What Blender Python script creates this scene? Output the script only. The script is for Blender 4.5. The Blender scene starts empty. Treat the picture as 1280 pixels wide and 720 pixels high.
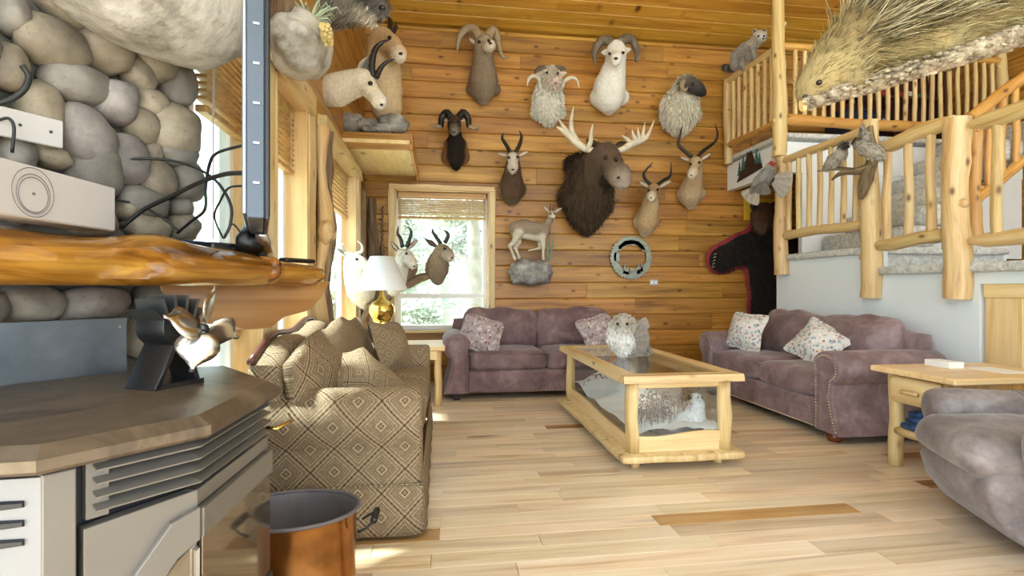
import bpy, bmesh, math, random
import numpy as np
from mathutils import Vector, Matrix, Quaternion, noise

SC = bpy.context.scene
COL = SC.collection
PI = math.pi
R = random.Random(7)

# ------------------------------------------------------------------ camera, sky, sun, exposure
CAM_H = 1.15
YAW = math.radians(7.88)
FPX = 650.0
cam_data = bpy.data.cameras.new('camera')
cam_data.sensor_width = 36.0
cam_data.lens = FPX * 36.0 / 1280.0
cam_data.clip_start = 0.02
cam = bpy.data.objects.new('camera', cam_data)
COL.objects.link(cam)
cam.location = (0, 0, CAM_H)
cam.rotation_euler = (PI / 2, 0, -YAW)
SC.camera = cam

world = bpy.data.worlds.new('sky')
SC.world = world
world.use_nodes = True
wn = world.node_tree.nodes
wl = world.node_tree.links
bgn = wn['Background']
tcn = wn.new('ShaderNodeTexCoord')
sep = wn.new('ShaderNodeSeparateXYZ')
rmp = wn.new('ShaderNodeValToRGB')
rmp.color_ramp.elements[0].position = 0.45
rmp.color_ramp.elements[0].color = (0.72, 0.80, 0.86, 1)
rmp.color_ramp.elements[1].position = 0.8
rmp.color_ramp.elements[1].color = (0.78, 0.89, 1.0, 1)
mpr = wn.new('ShaderNodeMapRange')
mpr.inputs['From Min'].default_value = -1
mpr.inputs['From Max'].default_value = 1
wl.new(tcn.outputs['Generated'], sep.inputs[0])
wl.new(sep.outputs['Z'], mpr.inputs['Value'])
wl.new(mpr.outputs[0], rmp.inputs[0])
wl.new(rmp.outputs[0], bgn.inputs['Color'])
bgn.inputs['Strength'].default_value = 2.4

sun_d = bpy.data.lights.new('sun', 'SUN')
sun_d.energy = 9.0
sun_d.angle = math.radians(5.0)
sun_d.color = (1.0, 0.98, 0.95)
sun = bpy.data.objects.new('sun', sun_d)
COL.objects.link(sun)
sun.rotation_euler = Vector((0.50, -0.12, -0.95)).to_track_quat('-Z', 'Y').to_euler()

SC.view_settings.view_transform = 'Standard'
SC.view_settings.look = 'None'
SC.view_settings.gamma = 1.0
SC.view_settings.use_curve_mapping = False
SC.view_settings.exposure = 1.32

# ------------------------------------------------------------------ picking real points on real planes
CY, SY = math.cos(YAW), math.sin(YAW)


def ray(px, py):
    r = (px - 640.0) / FPX
    u = (360.0 - py) / FPX
    return Vector((r * CY + SY, CY - r * SY, u))


ORG = Vector((0, 0, CAM_H))


def W(px, py, Y):
    d = ray(px, py)
    return ORG + d * (Y / d.y)


def WX(px, py, X):
    d = ray(px, py)
    return ORG + d * (X / d.x)


def WZ(px, py, Z):
    d = ray(px, py)
    return ORG + d * ((Z - CAM_H) / d.z)


def WD(px, py, dep):
    return ORG + ray(px, py) * dep


def WP(px, py, p, n):
    d = ray(px, py)
    return ORG + d * ((p - ORG).dot(n) / d.dot(n))


# ------------------------------------------------------------------ colours and materials
def lin(h):
    if isinstance(h, (tuple, list)):
        return tuple(h[:3])
    h = h.lstrip('#')
    out = []
    for i in (0, 2, 4):
        v = int(h[i:i + 2], 16) / 255.0
        out.append(v / 12.92 if v <= 0.04045 else ((v + 0.055) / 1.055) ** 2.4)
    return tuple(out)


def rgba(h):
    return lin(h) + (1.0,)


class NT:
    """small helper around one node tree"""

    def __init__(s, name):
        s.m = bpy.data.materials.new(name)
        s.m.use_nodes = True
        s.n = s.m.node_tree.nodes
        s.l = s.m.node_tree.links
        s.b = s.n['Principled BSDF']

    def new(s, t, **kw):
        n = s.n.new(t)
        for k, v in kw.items():
            setattr(n, k, v)
        return n

    def put(s, sock, v):
        if hasattr(v, 'is_output'):
            s.l.new(v, sock)
        else:
            sock.default_value = v

    def math(s, op, a, b=None, c=None, clamp=False):
        n = s.new('ShaderNodeMath', operation=op)
        n.use_clamp = clamp
        s.put(n.inputs[0], a)
        if b is not None:
            s.put(n.inputs[1], b)
        if c is not None:
            s.put(n.inputs[2], c)
        return n.outputs[0]

    def mix(s, f, a, b, mode='MIX'):
        n = s.new('ShaderNodeMix', data_type='RGBA', blend_type=mode)
        s.put(n.inputs[0], f)
        s.put(n.inputs[6], a)
        s.put(n.inputs[7], b)
        return n.outputs[2]

    def ramp(s, f, stops, interp='LINEAR'):
        n = s.new('ShaderNodeValToRGB')
        cr = n.color_ramp
        cr.interpolation = interp
        while len(cr.elements) < len(stops):
            cr.elements.new(0.5)
        for e, (p, c) in zip(cr.elements, stops):
            e.position = p
            e.color = rgba(c)
        s.put(n.inputs[0], f)
        return n.outputs[0]

    def coord(s, kind='Object'):
        return s.new('ShaderNodeTexCoord').outputs[kind]

    def attr(s, name):
        return s.new('ShaderNodeAttribute', attribute_name=name)

    def mapping(s, v, scale=(1, 1, 1), loc=(0, 0, 0)):
        n = s.new('ShaderNodeMapping')
        s.put(n.inputs['Vector'], v)
        n.inputs['Scale'].default_value = scale
        s.put(n.inputs['Location'], loc)
        return n.outputs[0]

    def noise(s, v, scale, detail=3, rough=0.5, dist=0.0):
        n = s.new('ShaderNodeTexNoise')
        s.put(n.inputs['Vector'], v)
        n.inputs['Scale'].default_value = scale
        n.inputs['Detail'].default_value = detail
        n.inputs['Roughness'].default_value = rough
        n.inputs['Distortion'].default_value = dist
        return n.outputs[0]

    def vor(s, v, scale, feature='F1', out='Distance', rnd=1.0):
        n = s.new('ShaderNodeTexVoronoi', feature=feature)
        s.put(n.inputs['Vector'], v)
        n.inputs['Scale'].default_value = scale
        n.inputs['Randomness'].default_value = rnd
        return n.outputs[out]

    def bump(s, h, strength=0.3, dist=0.01):
        n = s.new('ShaderNodeBump')
        n.inputs['Strength'].default_value = strength
        n.inputs['Distance'].default_value = dist
        s.put(n.inputs['Height'], h)
        s.l.new(n.outputs[0], s.b.inputs['Normal'])

    def rand(s):
        return s.new('ShaderNodeObjectInfo').outputs['Random']

    def base(s, c, rough=0.5, metal=0.0, spec=None):
        s.put(s.b.inputs['Base Color'], c if hasattr(c, 'is_output') else rgba(c))
        s.put(s.b.inputs['Roughness'], rough)
        s.b.inputs['Metallic'].default_value = metal
        if spec is not None:
            s.b.inputs['Specular IOR Level'].default_value = spec
        return s.m


def plain(name, c, rough=0.5, metal=0.0, var=0.06, sc=6.0, bump=0.0, spec=None):
    t = NT(name)
    co = t.coord()
    n = t.noise(co, sc, 4)
    a = Vector(lin(c))
    col = t.ramp(n, [(0.25, tuple(a * (1 - var * 2))), (0.75, tuple(a * (1 + var)))])
    t.base(col, rough, metal, spec)
    if bump:
        t.bump(t.noise(co, sc * 12, 3), bump, 0.004)
    return t.m


def wood(name, light, mid, dark, axis=0, coord='Object', gs=1.0, knots=1.0, rough=0.45, rnd=0.35, knotc='#4a2a12', bump=0.1, streak=0.0, spec=None, thin=None):
    """axis: the direction of the grain in the chosen coordinates"""
    t = NT(name)
    co = t.coord() if coord == 'Object' else t.attr('grain').outputs['Vector']
    ra = t.rand()
    off = t.new('ShaderNodeCombineXYZ')
    for i, k in enumerate((37.0, 19.0, 53.0)):
        t.put(off.inputs[i], t.math('MULTIPLY', ra, k))
    add = t.new('ShaderNodeVectorMath', operation='ADD')
    t.put(add.inputs[0], co)
    t.put(add.inputs[1], off.outputs[0])
    v = add.outputs[0]
    s1 = [14.0 * gs] * 3
    s1[axis] = 0.9 * gs
    s2 = [70.0 * gs] * 3
    s2[axis] = 2.5 * gs
    g1 = t.noise(t.mapping(v, s1), 1.0, 3, 0.55, 0.6)
    g2 = t.noise(t.mapping(v, s2), 1.0, 2, 0.5, 0.2)
    g = t.math('ADD', t.math('MULTIPLY', g1, 0.72), t.math('MULTIPLY', g2, 0.28))
    c = t.ramp(g, [(0.28, dark), (0.47, mid), (0.68, light)])
    if streak > 0:
        s3 = [7.0] * 3
        s3[axis] = 0.55
        sn = t.noise(t.mapping(v, s3, (3.1, 1.7, 9.2)), 1.0, 2, 0.5, 0.8)
        sf = t.ramp(sn, [(0.60, '#000000'), (0.68, '#ffffff')])
        c = t.mix(t.math('MULTIPLY', sf, streak), c, rgba(knotc))
    if knots > 0:
        s4 = [5.2 * knots] * 3
        s4[axis] = 2.6 * knots
        if thin is not None:
            s4[thin] = 0.02
        d = t.vor(t.mapping(v, s4), 1.0)
        kf = t.ramp(d, [(0.07, '#ffffff'), (0.13, '#9a9a9a'), (0.21, '#000000')])
        c = t.mix(t.math('MULTIPLY', kf, 0.9), c, rgba(knotc))
    hs = t.new('ShaderNodeHueSaturation')
    t.put(hs.inputs['Value'], t.math('ADD', 1.0 - rnd / 2, t.math('MULTIPLY', ra, rnd)))
    r2 = t.math('FRACT', t.math('MULTIPLY', ra, 7.31))
    t.put(hs.inputs['Hue'], t.math('ADD', 0.493, t.math('MULTIPLY', r2, 0.014)))
    t.put(hs.inputs['Color'], c)
    t.base(hs.outputs[0], rough, 0, spec)
    if bump:
        t.bump(g, bump, 0.004)
    return t.m


M = {}
M['pine_wall'] = wood('honey pine boards', '#bf8d42', '#a4702b', '#6f4617', 0, rnd=0.44, knots=1.5, rough=0.4, knotc='#47230c', bump=0.08, streak=0.18, thin=1)
M['pine_ceiling'] = wood('honey pine ceiling boards', '#d2a044', '#bd8630', '#946220', 0, knots=1.3, rnd=0.25, rough=0.45, knotc='#55290e', bump=0.05, thin=1)
M['pine_y'] = wood('honey pine side boards', '#c59548', '#aa7732', '#7c4f1e', 1, knots=1.4, rnd=0.25, rough=0.42, knotc='#55290e', bump=0.05, thin=0)
M['pine_pale'] = wood('pale clear pine', '#ecd2a2', '#e2c28a', '#cfa668', 1, rnd=0.1, rough=0.4, knotc='#8a5a2c', knots=0.8, bump=0.04)
M['pine_pale_x'] = wood('pale clear pine along', '#ecd2a2', '#e2c28a', '#cfa668', 0, rnd=0.1, rough=0.35, knotc='#8a5a2c', knots=0.8, bump=0.04)
M['pine_pale_z'] = wood('pale clear pine upright', '#ecd2a2', '#e2c28a', '#cfa668', 2, rnd=0.1, rough=0.4, knotc='#8a5a2c', knots=0.8, bump=0.04)
M['log'] = wood('peeled log', '#dfc797', '#cfb07a', '#a98350', 2, 'grain', gs=1.2, knots=1.5, rough=0.4, rnd=0.12, knotc='#6b421c', bump=0.12)
M['log_gold'] = wood('varnished golden log', '#d9ac62', '#c8924a', '#a06a2c', 2, 'grain', gs=1.2, knots=1.5, rough=0.35, rnd=0.12, knotc='#5c3414', bump=0.12)
M['bark_log'] = wood('barky grey brown wood', '#9a8468', '#6f5a44', '#3c2c20', 2, 'grain', gs=2.0, knots=1.0, rough=0.85, rnd=0.1, knotc='#2a1d14', bump=0.7)
M['slab_gold'] = wood('varnished live edge slab', '#d49a44', '#b8782a', '#6e3f14', 0, gs=0.8, knots=0.5, rough=0.18, rnd=0.0, knotc='#3f210c', streak=0.45, bump=0.05)
M['slab_under'] = wood('varnished slab underside', '#c98f4c', '#b87c3a', '#a56a2e', 0, gs=0.6, knots=0.8, rough=0.3, rnd=0.0, knotc='#6b3a1a', bump=0.03)
M['maple'] = wood('maple floor', '#e6d5bd', '#d9c3a4', '#b6966e', 0, gs=0.9, knots=0.28, rough=0.3, rnd=0.3, knotc='#7a5432', streak=0.34, bump=0.02, thin=2)
M['maple_brown'] = wood('brown heart maple', '#c49a68', '#a67c4c', '#7a522c', 0, gs=0.9, knots=0.45, rough=0.3, rnd=0.2, knotc='#5a3316', streak=0.4, bump=0.02, thin=2)
M['white_paint'] = plain('white paint', '#e6e8ea', 0.6, 0, 0.015, 2)
M['blue_white_paint'] = plain('cool white wall paint', '#e2e8ec', 0.65, 0, 0.02, 1.5)
M['vinyl'] = plain('white vinyl', '#f0f0ee', 0.4, 0, 0.01)
M['black_plastic'] = plain('black plastic', '#141416', 0.35)
M['black_rubber'] = plain('black cable', '#141414', 0.55)
M['white_plastic'] = plain('white plastic', '#bfb8b6', 0.45, 0, 0.01)
M['tv_side'] = plain('grey blue tv housing', '#4e5662', 0.4, 0.3, 0.03)
M['silver'] = plain('silver metal', '#b8bcc0', 0.28, 1.0)
M['dark_steel'] = plain('dark steel', '#4b4e52', 0.3, 0.9)
M['bright_blade'] = plain('brushed aluminium', '#c9c6c0', 0.25, 1.0)
M['stove_black'] = plain('black iron', '#26262a', 0.5, 0.2, 0.1)
M['stove_grey'] = plain('grey enamel', '#78736d', 0.4, 0.25, 0.05, 4, 0.05)
M['stove_white'] = plain('pale grey enamel', '#7c7c80', 0.45, 0.1, 0.03, 4)
M['brass'] = plain('brass', '#d8b866', 0.18, 1.0, 0.05)
M['copper'] = plain('copper', '#c08850', 0.2, 1.0, 0.3, 7)
M['tin'] = plain('dull tin inside', '#6a6264', 0.55, 0.1, 0.15, 9)
M['shade'] = plain('lamp shade cloth', '#e9edf2', 0.8, 0, 0.02)
M['bronze_foot'] = plain('red brown turned foot', '#6d3217', 0.25, 0, 0.1)
M['dark_foot'] = plain('dark block foot', '#2c1a16', 0.45)
M['nail'] = plain('antique nail heads', '#a8937a', 0.3, 0.9)
M['paper'] = plain('white paper', '#f2f2f0', 0.6, 0, 0.01)
M['tan_tool'] = plain('tan painted board', '#b59a6c', 0.5)
M['dark_trim'] = plain('dark wood trim', '#5a3630', 0.3, 0, 0.1)
M['red_felt'] = plain('red felt', '#8d2f34', 0.9, 0, 0.1, 40)
M['eye'] = plain('glass eye', '#120c08', 0.08)
M['nose'] = plain('dark nose', '#241a18', 0.35)
M['horn_black'] = plain('black horn', '#1e1a18', 0.4, 0, 0.2, 30, 0.4)
M['horn_grey'] = plain('grey brown horn', '#74685a', 0.55, 0, 0.2, 25, 0.5)
M['horn_tan'] = plain('tan horn', '#a08c70', 0.55, 0, 0.15, 25, 0.5)
M['horn_cream'] = plain('cream horn', '#d8cfbd', 0.5, 0, 0.1, 25, 0.3)
M['antler'] = plain('pale antler', '#d6cab4', 0.5, 0, 0.12, 12, 0.3)
M['gunmetal_saw'] = plain('grey green cut steel', '#8c9084', 0.4, 0.6, 0.15, 14)
M['teal'] = plain('teal painted metal', '#3d6f70', 0.5, 0.2, 0.08)
M['brown_metal'] = plain('dark brown painted metal', '#3a2622', 0.5, 0.2, 0.08)
M['yellow'] = plain('yellow paint', '#d9a92c', 0.6)
M['navy'] = plain('navy fabric', '#1f2a48', 0.8)
M['snow'] = plain('artificial snow', '#eef3f7', 0.85, 0, 0.03, 8, 0.3)
M['twig'] = plain('dry twig', '#7d6650', 0.9, 0, 0.2, 30)
M['leaf'] = plain('air plant leaf', '#a9b59a', 0.6, 0, 0.15)
M['reed'] = plain('green brown reed', '#7f9a84', 0.7, 0, 0.2)
M['ground'] = plain('dry pale grass', '#c9c8a8', 0.95, 0, 0.25, 0.8)
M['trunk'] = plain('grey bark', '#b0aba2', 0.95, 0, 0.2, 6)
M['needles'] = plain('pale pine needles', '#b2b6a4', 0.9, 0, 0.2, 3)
M['far_hill'] = plain('far tree hill', '#b7c4b4', 0.95, 0, 0.2, 0.6)


def mat_stone():
    t = NT('river stone')
    co = t.coord()
    ra = t.rand()
    off = t.new('ShaderNodeCombineXYZ')
    t.put(off.inputs[0], t.math('MULTIPLY', ra, 31.0))
    add = t.new('ShaderNodeVectorMath', operation='ADD')
    t.put(add.inputs[0], co)
    t.put(add.inputs[1], off.outputs[0])
    v = add.outputs[0]
    n1 = t.noise(v, 5.0, 5, 0.6)
    c1 = t.ramp(n1, [(0.25, '#4a453f'), (0.5, '#716a62'), (0.75, '#979087')])
    c2 = t.ramp(n1, [(0.25, '#544a40'), (0.5, '#857866'), (0.75, '#b0a28c')])
    c3 = t.ramp(n1, [(0.25, '#544d4a'), (0.5, '#7c736f'), (0.75, '#a79f9a')])
    m = t.mix(t.math('GREATER_THAN', ra, 0.4), c1, c2)
    m = t.mix(t.math('GREATER_THAN', ra, 0.75), m, c3)
    sp = t.noise(v, 60.0, 3, 0.7)
    m = t.mix(t.ramp(sp, [(0.58, '#000000'), (0.70, '#aaaaaa')]), m, rgba('#3e3a36'))
    t.base(m, 0.62)
    t.bump(t.noise(v, 30, 4), 0.25, 0.006)
    return t.m


def mat_rock(name, a, b, c, sc=9, bs=0.8, rough=0.9):
    t = NT(name)
    co = t.coord()
    n = t.noise(co, sc, 6, 0.65)
    t.base(t.ramp(n, [(0.3, a), (0.5, b), (0.72, c)]), rough)
    t.bump(t.noise(co, sc * 3, 5), bs, 0.015)
    return t.m


def mat_fur():
    t = NT('fur')
    col = t.attr('Col').outputs['Color']
    co = t.coord()
    n = t.noise(co, 38, 4, 0.65)
    f = t.ramp(n, [(0.3, '#b4b4b4'), (0.7, '#ffffff')])
    c = t.mix(0.5, col, f, 'MULTIPLY')
    t.base(c, 0.85, 0, 0.25)
    t.bump(t.noise(co, 90, 3), 0.5, 0.008)
    return t.m


def mat_suede(name, lo, mid, hi):
    t = NT(name)
    co = t.coord()
    n1 = t.noise(co, 4.5, 5, 0.6, 0.6)
    n2 = t.noise(co, 22, 4, 0.7)
    n = t.math('ADD', t.math('MULTIPLY', n1, 0.7), t.math('MULTIPLY', n2, 0.3))
    t.base(t.ramp(n, [(0.33, lo), (0.5, mid), (0.66, hi)]), 0.62, 0, 0.3)
    t.b.inputs['Sheen Weight'].default_value = 0.25
    t.b.inputs['Sheen Roughness'].default_value = 0.4
    t.bump(t.noise(co, 9, 4, 0.6), 0.25, 0.02)
    return t.m


def mat_diamond(name, s=0.21, light='#b5a286', mid='#8c775c', dark='#4a3b30', bright='#c2b195'):
    """woven upholstery: nested diamonds with dotted outlines"""
    t = NT(name)
    uv = t.new('ShaderNodeUVMap', uv_map='UVMap').outputs[0]
    sp = t.new('ShaderNodeSeparateXYZ')
    t.put(sp.inputs[0], uv)
    u, v = sp.outputs[0], sp.outputs[1]
    a = t.math('DIVIDE', t.math('ADD', u, v), s)
    b = t.math('DIVIDE', t.math('SUBTRACT', u, v), s)
    fa = t.math('ABSOLUTE', t.math('SUBTRACT', t.math('FRACT', a), 0.5))
    fb = t.math('ABSOLUTE', t.math('SUBTRACT', t.math('FRACT', b), 0.5))
    m = t.math('MAXIMUM', fa, fb)
    c = t.ramp(m, [(0.0, mid), (0.05, dark), (0.08, light), (0.12, mid), (0.17, dark), (0.19, light), (0.21, dark), (0.225, mid), (0.31, dark), (0.325, bright), (0.355, dark), (0.37, mid), (0.43, light), (0.455, mid), (0.48, dark)], 'CONSTANT')
    # dotted texture between the lines
    s2 = s / 14.0
    da = t.math('ABSOLUTE', t.math('SUBTRACT', t.math('FRACT', t.math('DIVIDE', u, s2)), 0.5))
    db = t.math('ABSOLUTE', t.math('SUBTRACT', t.math('FRACT', t.math('DIVIDE', v, s2)), 0.5))
    dot = t.math('LESS_THAN', t.math('MAXIMUM', da, db), 0.3)
    c = t.mix(t.math('MULTIPLY', dot, 0.5), c, rgba(mid))
    n = t.noise(t.coord(), 60, 3)
    c = t.mix(0.35, c, t.ramp(n, [(0.3, '#8c8c8c'), (0.7, '#ffffff')]), 'MULTIPLY')
    t.base(c, 0.85, 0, 0.2)
    t.bump(m, 0.25, 0.006)
    return t.m


def mat_paisley(name, ground, cols, sc=26):
    t = NT(name)
    uv = t.new('ShaderNodeUVMap', uv_map='UVMap').outputs[0]
    warp = t.noise(uv, 9, 2)
    v = t.new('ShaderNodeVectorMath', operation='ADD')
    t.put(v.inputs[0], uv)
    sc2 = t.new('ShaderNodeVectorMath', operation='SCALE')
    t.put(sc2.inputs[0], warp)
    sc2.inputs['Scale'].default_value = 0.06
    t.put(v.inputs[1], sc2.outputs[0])
    d = t.vor(v.outputs[0], sc)
    cell = t.new('ShaderNodeSeparateColor')
    t.put(cell.inputs[0], t.vor(v.outputs[0], sc, out='Color'))
    pc = t.ramp(cell.outputs[0], [(i / len(cols), c) for i, c in enumerate(cols)], 'CONSTANT')
    ring = t.math('LESS_THAN', t.math('ABSOLUTE', t.math('SUBTRACT', d, 0.33)), 0.09)
    core = t.math('LESS_THAN', d, 0.16)
    c = t.mix(ring, rgba(ground), pc)
    c = t.mix(core, c, pc)
    d2 = t.vor(v.outputs[0], sc * 2.7)
    c = t.mix(t.math('MULTIPLY', t.math('LESS_THAN', d2, 0.2), 0.6), c, rgba(cols[0]))
    t.base(c, 0.85, 0, 0.2)
    t.bump(t.noise(t.coord(), 120, 2), 0.2, 0.003)
    return t.m


def mat_glass(name, tint='#e8f0f0', refl=0.12):
    t = NT(name)
    tr = t.new('ShaderNodeBsdfTransparent')
    tr.inputs[0].default_value = rgba(tint)
    gl = t.new('ShaderNodeBsdfGlossy')
    gl.inputs['Roughness'].default_value = 0.02
    fr = t.new('ShaderNodeLayerWeight')
    fr.inputs['Blend'].default_value = 0.5
    f = t.math('ADD', t.math('MULTIPLY', t.math('POWER', fr.outputs['Facing'], 4.0), 0.6), refl * 0.2, clamp=True)
    mx = t.new('ShaderNodeMixShader')
    t.put(mx.inputs[0], f)
    t.l.new(tr.outputs[0], mx.inputs[1])
    t.l.new(gl.outputs[0], mx.inputs[2])
    t.l.new(mx.outputs[0], t.n['Material Output'].inputs['Surface'])
    return t.m


def mat_carpet():
    t = NT('pale carpet')
    co = t.coord()
    n = t.noise(co, 28, 4, 0.7)
    t.base(t.ramp(n, [(0.3, '#aaa9a6'), (0.5, '#cbcac6'), (0.7, '#e2e1de')]), 0.95, 0, 0.1)
    t.bump(t.noise(co, 70, 3), 0.9, 0.012)
    return t.m


def mat_stove_top():
    t = NT('dusty brown cast top')
    co = t.coord()
    n = t.noise(co, 3.2, 5, 0.6, 0.8)
    t.base(t.ramp(n, [(0.34, '#382f29'), (0.48, '#6b5c4c'), (0.54, '#584b3f'), (0.7, '#7d6d5b')]), 0.38, 0.35)
    t.bump(t.noise(co, 160, 2), 0.15, 0.002)
    return t.m


def mat_stove_glass():
    t = NT('mirrored stove glass')
    t.base('#8d8478', 0.06, 0.85)
    return t.m


def mat_backplate():
    t = NT('blue grey steel plate')
    n = t.noise(t.coord(), 5, 4)
    t.base(t.ramp(n, [(0.3, '#5d6672'), (0.7, '#8a939e')]), 0.35, 0.5)
    return t.m


def mat_denim():
    t = NT('blue denim')
    n = t.noise(t.coord(), 18, 4)
    t.base(t.ramp(n, [(0.3, '#16263f'), (0.55, '#2f527f'), (0.8, '#5f86ad')]), 0.9)
    return t.m


M['stone'] = mat_stone()
M['mortar'] = mat_rock('mortar', '#4f4a45', '#6b655e', '#7e776e', 8, 0.5)
M['plaster_rock'] = mat_rock('pale plaster rock', '#6f675e', '#a8a198', '#c4beb6', 7, 0.8, 0.8)
M['grey_rock'] = mat_rock('grey artificial rock', '#66625f', '#8f8b88', '#bab7b4', 9, 0.9)
M['fur'] = mat_fur()
M['suede'] = mat_suede('mauve brown suede', '#5c4749', '#775e61', '#91797c')
M['suede_grey'] = mat_suede('grey mauve suede', '#645354', '#80696a', '#9c8789')
M['suede_light'] = mat_suede('grey mauve suede pale', '#5f5756', '#7c7272', '#96908f')
M['diamond'] = mat_diamond('diamond tapestry')
M['diamond_pillow'] = mat_diamond('diamond tapestry pillow', 0.15)
M['paisley_red'] = mat_paisley('red grey paisley', '#a8989a', ['#7c4a48', '#c9bcb8', '#8a7e86', '#6a5a5e', '#d8cdc4'], 30)
M['paisley_teal'] = mat_paisley('teal red paisley', '#d6d0ca', ['#6f8f96', '#a3564e', '#e6e0d8', '#8f9aa6', '#4f6c78', '#c7b59c'], 34)
M['glass'] = mat_glass('window glass')
M['glass_table'] = mat_glass('table glass', '#fafcfc', 0.3)
M['carpet'] = mat_carpet()
M['stove_top'] = mat_stove_top()
M['stove_glass'] = mat_stove_glass()
M['backplate'] = mat_backplate()
M['denim'] = mat_denim()
M['bark_rough'] = mat_rock('rough pine bark', '#463a2e', '#93826c', '#c9bba2', 26, 1.0)
M['blind'] = wood('wooden blind slat', '#c9a468', '#b48a4e', '#94693a', 0, knots=0, rnd=0.2, rough=0.45, bump=0.0)


# ------------------------------------------------------------------ objects
def thing(name, label, cat, loc=(0, 0, 0), rotz=0.0, group=None):
    o = bpy.data.objects.new(name, None)
    o.empty_display_size = 0.1
    COL.objects.link(o)
    o.location = loc
    o.rotation_euler = (0, 0, rotz)
    o['label'] = label
    o['category'] = cat
    if group:
        o['group'] = group
    return o


def tag(o, label=None, cat=None, group=None, kind=None):
    for k, v in (('label', label), ('category', cat), ('group', group), ('kind', kind)):
        if v:
            o[k] = v
    return o


def children(o, allobs):
    return [c for c in allobs if c.parent == o]


def copy_tree(o, loc=None, rotz=None, label=None, parent=None, index=None):
    if index is None:
        index = {}
        for ob in COL.objects:
            if ob.parent:
                index.setdefault(ob.parent.name, []).append(ob)
    c = o.copy()
    COL.objects.link(c)
    if parent:
        c.parent = parent
    if loc is not None:
        c.location = loc
    if rotz is not None:
        c.rotation_euler = (0, 0, rotz)
    if label:
        c['label'] = label
    for ch in index.get(o.name, []):
        copy_tree(ch, parent=c, index=index)
    return c


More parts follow.
